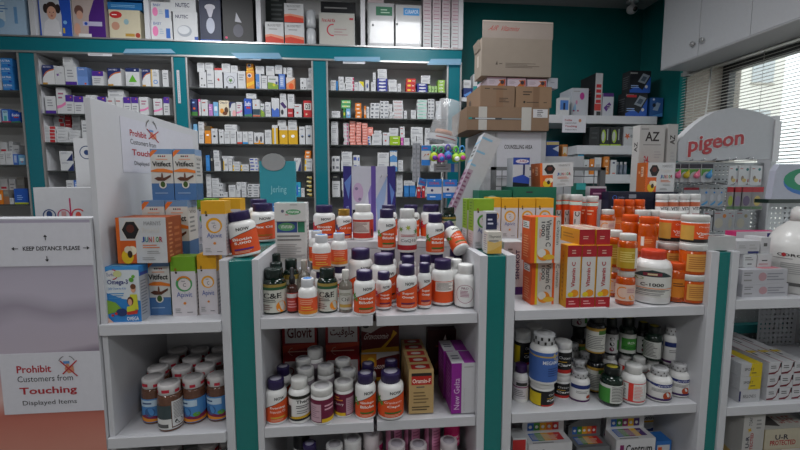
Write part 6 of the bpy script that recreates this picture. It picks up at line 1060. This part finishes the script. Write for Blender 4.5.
card('plaster_card', 'blue hanging card with white band, left of two front cards', 'card', 427, 441.5, 179, 200, 2.06, bcd)
card('plaster_card', 'blue hanging card with white band, right of two front cards', 'card', 443, 457, 179.5, 198, 2.06, bcd)
card('plaster_card', 'blue card hanging askew at the spinner\'s left', 'card', 415, 425, 178, 197, 2.09, bcd, tilt=(0, math.radians(12), math.radians(30)))
card('blister_strip', 'red strip hanging beside the askew blue card', 'card', 417, 420.5, 187, 198, 2.075, [('e',.5,.7,.3,.1,'#ddd')], base='#b02430')
card('blister_strip', 'red strip hanging nearest to the blue front cards', 'card', 422, 425, 186, 198, 2.075, [('e',.5,.7,.3,.1,'#ddd')], base='#b02430')
for i, x in enumerate((412.5, 416.5)):
    card('clip_strip', 'translucent clip strip hanging from the rack, %s' % ['left', 'right'][i], 'clip strip', x, x+3.6, 143, 182, 2.12, [('r',.2,.03+.12*k,.8,.1+.12*k,'#9a9da4') for k in range(8)], base=mat('#a7aab0', .2, trans=.3))
card('pill_organiser', 'grey and blue packet low on the spinner', 'packet', 434, 458, 163.5, 172, 2.14, [('r',.7,0,.85,1,'#2f6ac0'),('l',.1,.2,.6,.8,2,'#777')], base='#a9abae')
# ---- boxes between the shelving and the cartons
zsh = at(468, 97.5, Y=3.2).z; m = MB(); m.box(.78, 1.02, 3.2, BY-.002, zsh-.03, zsh, LAM); tag(m.obj('wall_shelf'), 'short white shelf beside the wall shelving, mostly behind the brown cartons', 'shelf')
B('medicine_box', 'navy box on the short shelf beside the wall shelving', 'medicine box', 463.5, 472.5, 88, 97.5, z=zsh, Y=3.22, d=.1, base='#25366e', F=[('p',[(0,.3),(.8,.7),(.9,.5),(.2,.1)],'#5a8ac8')])
zz2 = at(468, 88, Y=3.22).z
B('medicine_box', 'white box stacked on the navy one beside the wall shelving', 'medicine box', 463.5, 471, 80, 88, z=zz2+.0005, Y=3.22, d=.1, base=GW, F=[('l',.1,.3,.9,.7,2,'#888')])
B('medicine_box', 'tall white and teal box on the short shelf', 'medicine box', 473, 477, 74, 97.5, z=zsh, Y=3.22, d=.1, base=GW, F=[('r',0,.1,1,.5,'#2a8a8a')])
# ---- goods on the counter behind
gz_ = ZT
B('green_carton', 'long dark green carton behind the green-topped cartons', 'carton', 478, 511, 190.5, 230, z=gz_, Y=1.80, d=.1, base='#146650', F=[('e',.4,.85,.12,.04,'#8ab0a4')])
gq = B('green_carton', 'taller dark green carton behind the yellow-topped cartons', 'carton', 512, 555, 187, 230, z=gz_, Y=1.80, d=.16, base='#146650', F=[('l',.3,.86,.45,.93,1,'#2a2a3a')])
zt_ = gz_+gq['h']+.0005
B('supplement_box', 'orange and white junior carton with bee picture standing on the green carton', 'carton', 540, 573, 162.5, 192, z=zt_, Y=1.82, d=.1, base='#a8501e', F=marnys(), L=[('r',0,0,1,1,'#9a4c20'),('r',.5,.5,.75,.85,'#c9a088'),('c',.25,.7,.1,'#c98a60'),('l',.5,.52,.75,.84,5,'#5a3020')], tilt=(0, math.radians(-2.5), 0))
B('medicine_carton', 'blue and white carton with sloping top behind the junior carton', 'carton', 512.5, 529, 157.5, 187, z=zt_, Y=1.86, d=.08, base='#b9bcc6', F=[('r',0,.76,1,1,'#23409a'),('e',.55,.87,.4,.07,'#c9c4d0'),('t','J&J',.35,.83,.8,.91,'#8a2a4a','i'),('p',[(0,0),(1,0),(1,.3),(.6,.42),(0,.32)],'#2a48a8'),('r',.6,.4,.72,.76,'#20285a'),('p',[(0,0),(1,0),(1,.1),(0,.16)],'#15161c')])
B('medicine_carton', 'flat blue and white carton lying behind, right of the sloping one', 'carton', 530, 546, 161.5, 166, z=at(538, 170, Y=1.98).z, Y=1.98, d=.06, base='#b9bcc6', F=[('r',0,0,1,.5,'#2a48a8')]) if False else None
# navy carton and the tall calcium cartons
nv_ = B('navy_carton', 'wide navy carton with small ring emblem behind the orange-capped bottles', 'carton', 607, 652, 192, 230, z=gz_, Y=1.90, d=.15, base='#161a30', F=[('o',.13,.86,.05,.012,'#3a6ac0'),('t','cardio',.2,.84,.34,.9,'#8a94b4'),('r',.44,.84,.6,.94,'#8a8e98'),('l',.06,.6,.2,.66,1,'#ccd'),('r',.9,.0,1,.3,'#b8b8c0')])
nv2 = B('navy_carton', 'second navy carton behind the four-pack of tubes', 'carton', 653, 676, 192, 230, z=gz_, Y=1.90, d=.15, base='#161a30')
zt2 = gz_+max(nv_['h'], nv2['h'])+.0006
B('supplement_box', 'orange and white junior carton standing on the navy cartons', 'carton', 644.5, 673.5, 162.5, 192, z=zt2, Y=1.902, d=.065, base='#a8501e', F=marnys(), L=[('r',0,0,1,1,'#a0521f'),('r',.48,.52,.75,.86,'#c9a088'),('c',.3,.66,.1,'#c98a60'),('l',.5,.55,.73,.83,5,'#5a3020')])
azF = [('t','AZ',.22,.76,.78,.9,'#1e1414','b'),('r',.15,.7,.85,.712,'#777'),('l',.05,.92,.4,.96,1,'#777'),('l',.6,.5,.9,.62,3,'#999'),('o',.15,.28,.5,.02,'#2a2a2a',10,85),('t','24',.2,.42,.38,.54,'#a8283a','b')]
B('supplement_box', 'large grey-white calcium carton standing behind the right junior carton', 'carton', 636.5, 661.5, 125, 192, z=zt2, Y=1.972, d=.055, base='#a9a8a6', F=azF, L=[('t','AZ',.3,.6,.75,.75,'#1e1414','vb')])
B('supplement_box', 'narrow grey-white calcium carton turned sideways beside the large one', 'carton', 664, 674, 124, 192, z=zt2, Y=1.972, d=.055, base='#a3a2a0', F=[('t','AZ',.25,.7,.75,.84,'#1e1414','vb'),('l',.4,.3,.8,.6,6,'#999')])
B('medicine_box', 'dark purple and white box behind the orange tubes', 'medicine box', 588, 604.5, 186.5, 225, z=gz_, Y=1.96, d=.06, base='#c0bcc2', F=[('r',.02,.7,.98,.96,'#5a1746'),('l',.2,.8,.8,.88,1,'#c8a0b8')])
B('medicine_box', 'small teal and dark green box behind the orange tubes', 'medicine box', 574.5, 584, 183, 225, z=gz_, Y=1.96, d=.05, base='#155a4a', F=[('r',0,.86,1,1,'#2a9a9a')])
# ---- grey wire rack
wr_ = empty('wire_rack', (at(548, 180, Y=2.2).x, 2.2, 0)); tag(wr_, 'grey framed wire grid rack standing behind the right counter', 'rack'); cx_ = wr_.location.x
xa, xb = at(492.5, 168, Y=2.2).x-cx_, at(606, 168, Y=2.2).x-cx_; zt3 = at(548, 167, Y=2.2).z
m = MB(); FG = mat('#6f7173', .45)
for (q0, q1, q2, q3) in ((xa, xa+.022, 0, zt3), (xb-.03, xb, 0, zt3), (xa, xb, zt3-.018, zt3)): m.box(q0, q1, 0, .03, q2, q3, FG)
m.obj('frame', wr_)
m = MB()
for i in range(1, 11): x = xa+(xb-xa)*i/11; m.tube([(x, .015, .3), (x, .015, zt3-.01)], .0022, '#5a5c5e', 5)
for i in range(14): z = zt3-.05-.055*i; m.tube([(xa, .018, z), (xb, .018, z)], .0022, '#5a5c5e', 5)
m.obj('wire_grid', wr_)
# ---- goods on the right wall shelves
Ysf = 3.13
def WB(x0, x1, yt, z, base, F, lab, Y=Ysf, d=.16, name='medical_box', **kw):
    return B(name, lab, 'box', x0, x1, yt, 200, z=z+.0003, Y=Y, d=d, base=base, F=F, **kw)
WB(555.5, 565.5, 97.5, z1, GW, [('r',.1,.3,.9,.85,'#4a7ac0'),('r',.4,.3,.6,.7,'#1d2a4a')], 'small white and blue box at the left of the long wall shelf', d=.05)
WB(567.5, 583.8, 88, z1, '#b9bcc4', [('e',.62,.72,.14,.13,'#b03a8a'),('p',[(.05,.2),(.25,.5),(.3,.2)],'#8ab0d0'),('e',.3,.5,.06,.08,'#c080a0'),('c',.15,.2,.05,'#a0305a'),('c',.4,.2,.05,'#a0305a'),('l',.1,.85,.5,.92,1,'#999')], 'white box with a magenta oval on the long wall shelf', Y=3.18, d=.2)
WB(590, 597, 73, z1, '#b8b8bc', [('r',.15,.3+.12*k,.85,.38+.12*k,'#b82a32') for k in range(4)]+[('r',.0,.12,.9,.28,'#b83a36'),('r',.3,.0,.9,.1,'#333')], 'tall narrow white box with red squares and black side', Y=3.13, d=.22, L=[('r',0,0,1,1,'#1c1a1e'),('l',.2,.4,.8,.7,4,'#6a4a4a')])
WB(598, 608.5, 93, z1, '#b9bcc4', [('r',0,.84,1,1,'#4a2470'),('p',[(.1,.35),(.6,.6),(.8,.5),(.35,.18)],'#5a2a80'),('l',.4,.3,.85,.5,2,'#999')], 'white and purple device box beside the red-squared one', d=.12)
mon = [('r',0,0,1,1,'#1b1d24'),('p',[(0,.12),(.35,.3),(.62,.12),(1,.75),(1,0),(0,0)],'#2458b8'),('p',[(.38,.5),(.62,.88),(.95,.78),(.72,.4)],'#8f98a4'),('p',[(.5,.56),(.64,.76),(.82,.7),(.7,.5)],'#4a5868'),('l',.05,.2,.5,.36,2,'#9ab4e0'),('c',.8,.28,.07,'#d8d8d8'),('r',.0,.85,.35,.92,'#888')]
mL = [('r',0,0,1,1,'#2a2c30'),('l',.1,.2,.9,.8,6,'#5a5c60')]
b1_ = WB(620.5, 641.5, 92.5, z1, '#1b1d24', mon+[('r',.02,.8,.48,.9,'#b82a32')], 'black and blue blood pressure monitor box, lower of two', L=mL, d=.1)
WB(623.5, 643.5, 70.5, z1+b1_['h'], '#1b1d24', mon, 'black and blue blood pressure monitor box, upper of two', L=mL, d=.1)
WB(644.5, 657, 97.5, z1, '#2c5a9a', [('p',[(.2,.35),(.5,.75),(.8,.7),(.6,.3)],'#8fa4bc'),('c',.25,.9,.08,'#ccd'),('c',.3,.6,.14,'#1a2030'),('p',[(0,0),(1,0),(1,.2)],'#4a8ac8')], 'smaller blue monitor box at the right end of the long wall shelf', d=.1)
sn = sign('paper_notice', 'small paper notice against touching hanging on the long wall shelf', 562, 585.5, 116, 132.5, 3.117, proh(.1, .9)+[('e',.74,.72,.06,.1,'#c98a68')], th=.001)
Y2 = 3.13
WB(586.5, 596.5, 127, z2, '#26282a', [('l',.2,.3,.8,.8,2,'#3a3c3e')], 'plain black box on the middle right wall shelf', Y=Y2, d=.1)
for i, (x0, x1) in enumerate(((597, 606.8), (607.3, 618))):
    WB(x0, x1, 127, z2, '#1d1f20', [('e',.35,.5,.22,.36,'#9ab82a'),('e',.3,.5,.14,.26,'#b0b4b4'),('r',.7,.3,.8,.9,'#9a9ca0'),('r',0,0,1,.08,'#9ab82a')], 'black pack with lime green insoles, %s of two' % ['left', 'right'][i], Y=Y2, d=.1)
WB(620.5, 631.5, 126.5, z2, '#b9babc', [('s',.3,.5,.3,5,'#c85a2a'),('c',.7,.5,.14,'#8a8c90'),('l',.4,.85,.9,.92,1,'#888')], 'white pack with orange star on the middle right wall shelf', Y=Y2, d=.1)
for i, (x0, x1, yt, c, F, t) in enumerate(((576, 582, 154, GW, [('r',0,.9,1,1,'#3a9ac0'),('r',.1,.1,.9,.2,'#3a4ab0')], 'tall white box with blue top'), (582.6, 587.4, 159.5, GW, [('l',.2,.5,.8,.7,1,'#666')], 'white box'), (588, 592.6, 159, '#d07a22', [('c',.5,.6,.2,'#eee')], 'orange box'), (593, 599.5, 157.5, GW, [('r',.2,.2,.8,.6,'#a8a4a4')], 'white box with grey panel'), (602, 607.3, 156.5, '#c9772a', [('c',.5,.75,.25,'#e0c0a0'),('l',.2,.1,.8,.5,4,'#e8d0b0')], 'orange-brown box'), (609, 614.6, 160, GW, [('r',.3,.75,.7,.86,'#1d2450'),('r',.3,.05,.8,.12,'#c85a3a')], 'white box with navy square'))):
    WB(x0, x1, yt, z3, c, F, '%s, %s from left on the lowest right wall shelf' % (t, ORD[i]), Y=3.13, d=.07, name='medicine_box')
for i, x in enumerate((617.3, 621.3, 625.5)):
    p = at(x, 160, Y=3.16); m = MB(); m.lathe([(.012, 0), (.013, .004), (.013, .075)], mat('#8c98a8', .15, trans=.3), 14); m.lathe([(.010, .0755), (.010, .1)], mat('#b9bbc0', .3), 14)
    o = m.obj('medicine_vial', loc=(p.x, 3.16, z3+.0003)); tag(o, 'small grey-blue vial on the lowest right wall shelf, %s of three' % ORD[i], 'vial')
fs = empty('floor_stand', (1.3, 2.75, 0)); 
m = MB(); m.box(-.16, .16, -.12, .12, 0, at(555, 157, Y=2.7).z, LAM); m.obj('body', fs); tag(fs, 'plain white stand behind the wire rack carrying gold and blue boxes', 'stand')
fs.location.x = at(560, 157, Y=2.63).x; fz = at(555, 157, Y=2.7).z
B('medicine_box', 'navy and gold box on the plain stand behind the wire rack', 'medicine box', 546, 558.5, 141, 157, z=fz+.0003, Y=2.66, d=.08, base='#1f3f86', F=[('r',0,.75,1,.95,'#c9b87a'),('p',[(.5,.5),(1,.3),(1,.7)],'#c9d0dc'),('r',0,.95,1,1,'#2a5ac0')])
B('medicine_box', 'small orange and white box next to the navy and gold one', 'medicine box', 562, 567.2, 144.5, 157, z=fz+.0003, Y=2.66, d=.05, base='#b8763a', F=[('r',.15,.2,.9,.8,'#cfcabc'),('c',.5,.25,.2,'#c8a02a')])
# ================================================================== RIGHT BACKGROUND: header stand
YP = 2.0; hl = at(678, 161, Y=YP); hr = at(777.5, 159, Y=YP); hw = hr.x-hl.x
ps = empty('pegboard_stand', ((hl.x+hr.x)/2, YP+.06, 0)); tag(ps, 'white pegboard stand with curved header and red lettering', 'stand'); zb3 = hl.z
arc = [(678, 161), (678, 143), (685, 134), (695, 124.5), (706, 116.5), (717, 111), (728, 108.3), (738, 108), (748, 109.5), (760, 112.5), (770, 116.5), (777.5, 121.5), (777.5, 159)]
pts = [((q := at(x, y, Y=YP)).x-ps.location.x, q.z) for x, y in arc][::-1]
m = MB(); m.prism(pts, -.06, -.015, mat('#aeb0b5', .4), mat('#c9c9cc', .4)); m.box(pts[0][0]-.036, pts[0][0]-.001, -.066, -.0605, zb3, at(774, 121, Y=YP).z, mat('#cfcfd2', .4)); m.obj('header', ps)  # paler strip at the right end: its lit end face put into the colour
m = MB(); pa = at(688, 160, Y=YP-.003); Fp = Plane((pa.x-ps.location.x, -.0625, pa.z), (1,0,0), (0,0,1), .30, .15)
lg = at(690, 152, Y=YP); W_ = .3
tv, tf, _ = textmesh('pigeon', True)
def lp(x, y, k): return Fp.p(-.01+x*1.02, .09+y*.66+x*.30, k)
tv2, tf2, _ = textmesh('pigeon', .06)
m2 = MB(); m2.add([lp(.5+(x-.5)*1.035, .5+(y-.5)*1.09, -1) for x, y in tv2], tf2, mat('#c4c5c8', .4)); so = m2.obj('lettering_border', ps).modifiers.new('thickness', 'SOLIDIFY'); so.thickness = .003
m.add([lp(x, y, 12) for x, y in tv], tf, mat('#a3202a', .4)); lo = m.obj('lettering', ps); so = lo.modifiers.new('thickness', 'SOLIDIFY'); so.thickness = .004
lo.location = (0, .0, 0)
PW = MB(); peg('pegboard', ps, pts[-1][0]+.02, pts[0][0]+.05, .3, zb3, .06, mat('#b4b6b9', .4, .2), .024, .009)
m = MB(); m.box(pts[-1][0]-.0, pts[-1][0]+.02, .02, .1, 0, zb3, LAM); m.box(pts[0][0]+.05, pts[0][0]+.08, .02, .1, 0, zb3+.25, LAM); m.obj('upright', ps)
def phook(x, y, n=1):
    p = at(x, y, Y=YP+.0); h = MB(); X = p.x-ps.location.x
    h.tube([(X, .06, p.z+.012), (X, .04, p.z+.012), (X, -.06, p.z-.002), (X+.001, -.075, p.z-.001), (X+.002, -.08, p.z+.008)], .0028, mat('#b9babd', .2, .9), 6); h.obj('hook', ps)
for x, y in ((690, 160), (701, 160), (713, 159.5), (726, 159.5), (733, 159), (746, 158), (750, 159), (724, 184), (731, 184.5), (745, 184), (700, 184), (712, 184), (688, 184), (720, 210), (740, 210)): phook(x, y)
def hang(name, lab, cat, x0, x1, yt, yb, ops, base='#c4c6c8', Y=YP-.0, bulb=None, rz=0):
    o = card(name, lab, cat, x0, x1, yt, yb, Y, ops, base=base, th=.004, tilt=(0, 0, math.radians(rz)))
    w = at(x1, yb, Y=Y).x-at(x0, yb, Y=Y).x; h = at(x0, yt, Y=Y).z-at(x0, yb, Y=Y).z
    if bulb:
        m = MB(); m.lathe([(.001, -.022*1), (.012, -.018), (.015, -.006), (.010, .008), (.004, .018), (.003, .026)], mat(bulb, .35, coat=.3), 14); m.obj('bulb', o, (0, -.016, h*.42), (0, math.radians(25), 0))
    return o
gpk = [('r',0,.75,1,1,'#2a2430'),('r',0,.35,1,.72,'#4f8a2c'),('e',.5,.3,.4,.28,'#b8babd')]
for i, (x0, x1, bc_) in enumerate(((672.5, 679.5, '#d86a92'), (681, 688.5, '#b8a42a'), (689.5, 700.5, '#d8708c'), (702, 712, '#3f8ac0'))):
    hang('syringe_pack', 'hanging pack with %s rubber bulb syringe on the top hooks' % ['small pink', 'yellow', 'larger pink', 'blue'][i], 'packet', x0, x1, 164, 182, gpk, bulb=bc_, Y=YP-.005*i)
tpk = [('l',.1,.82,.5,.9,1,'#b03a3a'),('c',.75,.82,.12,'#1f6a6a'),('e',.35,.35,.13,.14,'#8a7a6a'),('e',.5,.25,.2,.1,'#c8b070'),('r',.8,.15,.9,.3,'#a84a4a')]
for i, (x0, x1) in enumerate(((729.5, 738), (739.5, 749), (751.5, 761))):
    hang('teat_pack', 'white carded baby teat pack on the top hooks, %s of three' % ORD[i], 'packet', x0, x1, 166, 185, tpk, Y=YP-.006*i)
for i, (x0, x1) in enumerate(((700, 708), (709.5, 715.5), (717, 722.5))):
    hang('pacifier_pack', 'clear and white packet with blue spots in the second hook row, %s of three' % ORD[i], 'packet', x0, x1, 189, 206.5, [('c',.7,.8,.12,'#2f7ac0'),('p',[(.2,.1),(.9,.35),(.9,.2),(.4,.05)],'#4a94c8'),('e',.4,.5,.25,.2,'#b8bcc2')], base='#a4a8ae')
for i, (x0, x1) in enumerate(((684, 690), (691, 698))):
    hang('pacifier_pack', 'grey packet with red top strip left of the blue-spotted ones, %s' % ['left', 'right'][i], 'packet', x0, x1, 187.5, 204, [('r',0,.85,1,1,'#8a2430'),('e',.5,.45,.3,.2,'#8c9096')], base='#90949a')
for i, (x0, x1, c_) in enumerate(((727.5, 733.5, '#9aa83a'), (734.2, 741, '#8a7a9a'), (741.8, 751, '#6a5a78'), (752.5, 762, '#c8b060'))):
    hang('toy_pack', 'red-topped clear pack on the second hook row, %s from left' % ORD[i], 'packet', x0, x1, 187, 210, [('r',0,.78,1,1,'#b0202a'),('e',.5,.4,.3,.22,c_),('r',.05,.04,.95,.16,'#5a7a5a')], base='#8f8a8c')
for i, (x0, x1, c_) in enumerate(((704, 713, '#3a3436'), (713.5, 727, '#c87a3a'), (728.5, 733, '#a03030'), (736, 748, '#9a8a6a'))):
    hang('accessory_pack', 'grey blister pack in the lowest hook row, %s from left' % ORD[i], 'packet', x0, x1, 211, 231, [('c',.75,.75,.12,c_),('e',.4,.4,.28,.25,'#b4b0a0'),('l',.1,.85,.5,.92,1,'#a04040')], base='#a6a8ac')
# second stand at the right edge
g0_ = at(771, 199, Y=1.72); g1_ = at(812, 199, Y=1.72); gt = at(790, 164, Y=1.72).z
s2 = empty('pegboard_stand', (g0_.x+.12, 1.80, 0)); tag(s2, 'lilac-grey headed stand cut by the right edge, with green oval emblem', 'stand'); w2 = .30
m = MB(); n0 = -.12
m = MB(); m.box(n0+.2, n0+.22, .012, .04, 0, g0_.z, LAM); m.obj('upright', s2)
m.prism([(n0, g0_.z), (w2+n0, g0_.z), (w2+n0, gt), (n0+.03, gt), (n0+.012, gt-.03)], -.08, -.05, mat('#a3a6b4', .4))
F2 = Plane((n0, -.08, g0_.z), (1,0,0), (0,0,1), w2, gt-g0_.z)
draw(m, F2, [('e',.62,.5,.44,.40,'#2f6ab0'),('e',.62,.56,.44,.34,'#12825a'),('e',.66,.58,.3,.25,'#c4c8cc'),('t','G',.56,.46,.76,.72,'#12825a','b'),('l',.5,.1,.8,.18,1,'#c4c8cc')]); m.obj('header', s2)
m = MB(); m.box(n0, w2+n0, -.07, .0, g0_.z-.02, g0_.z-.002, mat('#10241e', .4)); m.obj('header_trim', s2)
peg('pegboard', s2, n0+.09, w2+n0, .4, g0_.z-.02, .01, mat('#b4b6b9', .4, .2), .024, .009)
# big white cream bottle on the right shelf
ce = empty('lotion_bottle', ((at(774, 296, Y=1.40).x+at(830, 296, Y=1.40).x)/2, 1.405, 1.0883)); tag(ce, 'large white lotion bottle cut by the right edge of the picture', 'bottle')
cr_ = (at(830, 296, Y=1.40).x-at(774, 296, Y=1.40).x)/2
m = MB(); m.lathe([(.001, 0), (cr_*.95, 0), (cr_, .008), (cr_, .15), (cr_*.985, .175), (cr_*.9, .205), (cr_*.74, .235), (cr_*.52, .258), (cr_*.44, .266)], mat('#c9c9c6', .35, coat=.2), 36)
draw(m, Cyl(cr_, .02, .2), [('t','COROSLIM',.26,.66,.62,.72,'#2a2426','b'),('c',.32,.69,.02,'#a02a30'),('l',.22,.6,.5,.63,1,'#777'),('l',.3,.3,.6,.54,6,'#999'),('r',.36,.06,.5,.13,'#555')]); m.obj('body', ce, rot=(0, 0, math.radians(-46)))
m = MB(); m.lathe([(cr_*.44, .2665), (cr_*.42, .305), (cr_*.32, .32), (cr_*.1, .322)], mat('#c9c9c6', .35), 28); m.obj('cap', ce)
# cartons on the right shelf
SR = 1.088
mc = [('l',.04,.55,.25,.85,2,'#777'),('e',.45,.5,.09,.3,'#b08a90'),('l',.04,.15,.25,.4,1,'#888'),('l',.55,.2,.95,.8,3,'#8a8a92')]
x1_ = B('cream_carton', 'long grey-white carton with pink hand mark, lower of two on the far right shelf', 'carton', 741.5, 787, 284, 299, z=SR, Y=1.33, d=.12, base='#b2b2b8', F=mc, T=[('l',.1,.2,.9,.8,3,'#a9707c')])
x2_ = B('cream_carton', 'long grey-white carton with pink hand mark, upper of two on the far right shelf', 'carton', 741.5, 786.5, 269.5, 284, z=SR+x1_['h']+.0004, Y=1.33, d=.12, base='#b2b2b8', F=mc, T=[('r',.5,.1,.95,.6,'#c87a84'),('l',.02,.2,.4,.8,2,'#555')])
zk = SR+x1_['h']+x2_['h']+.001
x3_ = B('cream_carton', 'small white carton on the long grey-white ones, left', 'carton', 743, 756, 254.5, 268, z=zk, Y=1.37, d=.08, base=GW, F=[('l',.1,.5,.9,.85,2,'#888'),('l',.3,.15,.7,.35,1,'#444')])
x4_ = B('cream_carton', 'small white carton on the long grey-white ones, right', 'carton', 757, 771, 254, 267, z=zk, Y=1.37, d=.08, base=GW, F=[('l',.3,.4,.7,.6,1,'#444'),('l',.1,.15,.9,.3,1,'#b07a80')])
zk2 = zk+max(x3_['h'], x4_['h'])+.0006
B('cream_carton', 'white carton with navy bar near the divider top', 'carton', 736, 759, 241, 254, z=zk2, Y=1.375, d=.075, base='#b9b9bc', F=[('r',.5,.02,.98,.2,'#2a3268'),('l',.1,.4,.45,.7,2,'#999'),('l',.55,.3,.9,.8,2,'#aaa')])
B('cream_carton', 'white carton with script mark right of the navy-barred one', 'carton', 760, 769.5, 237.5, 254, z=zk2, Y=1.38, d=.07, base='#bdbdc0', F=[('l',.3,.3,.7,.8,1,'#555')])
zk3 = zk2+.052
mg_ = B('cream_carton', 'long magenta and white carton lying across the cartons at right', 'carton', 735, 776, 231.5, 248, z=zk2, Y=1.475, d=.05, base='#b02a62', F=[('r',.0,.6,1,1,'#c4c0c6'),('r',.75,.1,.85,.9,'#2a2a6a')])
B('carton_with_slots', 'low white carton with dark slots on the right teal divider', 'carton', 703, 735, 236.5, 250.5, z=ZT, Y=1.325, d=.06, base='#b4b4b4', T=[('r',.05,.3,.4,.7,'#2a2a2c'),('r',.52,.35,.85,.75,'#2a2a2c')])
# toothpaste-like long cartons on the lower right shelf
ST2 = .69
tF = [('b',[(0,.08,.2),(.5,.1,.26),(.75,.3,.4),(.88,.6,.95),(.95,.9,1)],'#6a1c28'),('l',.15,.5,.6,.8,2,'#555'),('r',.9,.6,1,1,'#26282c')]
tT = [('r',.0,0,.08,1,'#8a2430'),('l',.3,.1,.5,.9,2,'#333'),('r',.2,.3,.9,.36,'#c0a428')]
hh = .050; tx = [765.5, 780.8, 796.2, 811.5]
for r_ in range(3):
    for c_ in range(3):
        x0 = tx[c_]+[6, 1, 0][0]*0; aX = at(766, 398, Y=1.325).x+c_*.052; 
        o = boxmesh(.0505, .30, hh-.001, base='#bfbfc2', F=tF, T=tT if r_ == 2 else None, L=[('l',.05,.2,.9,.8,2,'#a04a54')]).obj('toothpaste_carton', loc=(aX+.026, 1.325+.15, ST2+.0003+r_*hh)); tag(o, 'long white toothpaste carton with dark red curve, %s row, %s column of the block' % (['bottom', 'middle', 'top'][r_], ['left', 'middle', 'right'][c_]), 'carton')
yF = [('r',.5,0,1,1,'#c9b01c'),('p',[(.4,0),(.5,0),(.6,1),(.5,1)],'#c9b01c'),('t','SPORT',.16,.45,.62,.66,'#333'),('l',.5,.2,.8,.35,1,'#333')]
for r_ in range(3):
    aX = at(738.5, 398, Y=1.325).x
    o = boxmesh(.084, .12, hh-.001, base='#b6b7ba', F=[('t','BELLOVE S',.2,.35,.8,.6,'#333'),('r',.0,.1,.08,.9,'#23265a')] if r_ == 0 else yF, T=[('r',.5,0,1,1,'#c9b01c'),('r',.1,.5,.4,.6,'#a8283a')] if r_ else None).obj('plaster_carton', loc=(aX+.043, 1.325+.06, ST2+.0003+r_*hh)); tag(o, '%s carton at the left of the toothpaste block' % ['white carton with navy edge, bottom', 'yellow and white carton, middle', 'yellow and white carton, topmost'][r_], 'carton')
for i, (x0, x1, yt, tl_) in enumerate(((738, 742, 321, 4), (747, 760, 320, 18))):
    p = at((x0+x1)/2, 337, Y=1.68); m = boxmesh((x1-x0)/413*1.6, .02, .07, base='#b9bcc0', F=[('l',.2,.3,.8,.8,3,'#3a4a8a'),('r',0,0,1,.12,'#3f8a4a')])
    o = m.obj('cream_tube_box', loc=(p.x, 1.68, ST2+.001), rot=(0, math.radians(tl_*.0), 0)); tag(o, 'small white and green box deep on the lower right shelf, %s' % ['narrow one', 'wider one'][i], 'box')
p = at(792, 322, Y=1.86); gv_ = empty('exercise_grip', (p.x, p.y, p.z)); tag(gv_, 'black hand grip hanging on the lower pegboard', 'grip')
m = MB(); m.box(-.035, .035, -.02, .02, -.05, .02, mat('#17181c', .5)); bevel(m.obj('grip_body', gv_), .01)
m = MB(); m.tube([(-.09, .03, .06), (-.06, .0, .05), (-.03, .0, .02), (.03, 0, .02), (.07, .01, .04)], .004, '#22242a'); m.obj('cord', gv_)
# large cartons at the bottom right
SB = .334
urF = [('b',[(0,0,.35),(1,0,.3)],'#c9b27a'),('t','U-R',.2,.5,.62,.68,'#1d1d3a','b'),('t','PROTECTED',.1,.36,.9,.5,'#a8242c','b'),('l',.0,.22,.7,.28,1,'#222'),]
u1_ = B('cosmetics_carton', 'upright white and pale yellow carton with lettering reading upwards, bottom right', 'carton', 741.5, 762.5, 415, 450, z=SB, Y=1.335, d=.12, base='#b6b5b2', F=[('b',[(0,0,.2),(1,0,.15)],'#c9b27a'),('t','U-R',.15,.56,.32,.72,'#1d1d3a','vb'),('t','PROTECTED',.36,.42,.5,.76,'#a8242c','vb'),('s',.3,.8,.12,4,'#c8a020'),('t','7 DAY',.25,.86,.4,.97,'#222','v'),('l',.6,.8,.85,.95,3,'#888')], L=[('b',[(0,0,.5),(1,0,.4)],'#c8ab6a'),('l',.1,.94,.6,.98,1,'#333')])
for k in range(2):
    z_ = SB+.0003+k*.115
    aX = at(764.5, 440, Y=1.345).x
    o = boxmesh(.2, .16, .114, base='#b7a57c', F=[('r',0,.3,1,1,'#bdb6a0'),('t','U-R',.22,.62,.5,.8,'#1d1d3a','b'),('t','PROTECTED',.12,.42,.66,.6,'#a8242c','b'),('r',0,.2,1,.28,'#c4c2bc'),('l',.0,.2,.6,.28,1,'#222'),('r',0,0,1,.18,'#b0984e')], T=[('r',0,0,1,1,'#c2c0b8'),('p',[(.0,.2),(.4,.1),(.5,.5),(.1,.8)],'#4a4644'),('t','SAFE',.5,.2,.9,.5,'#b05a50')]).obj('cosmetics_carton', loc=(aX+.1, 1.345+.08, z_)); tag(o, 'pale yellow carton with red and navy lettering, %s of two at the bottom right corner' % ['lower', 'upper'][k], 'carton')
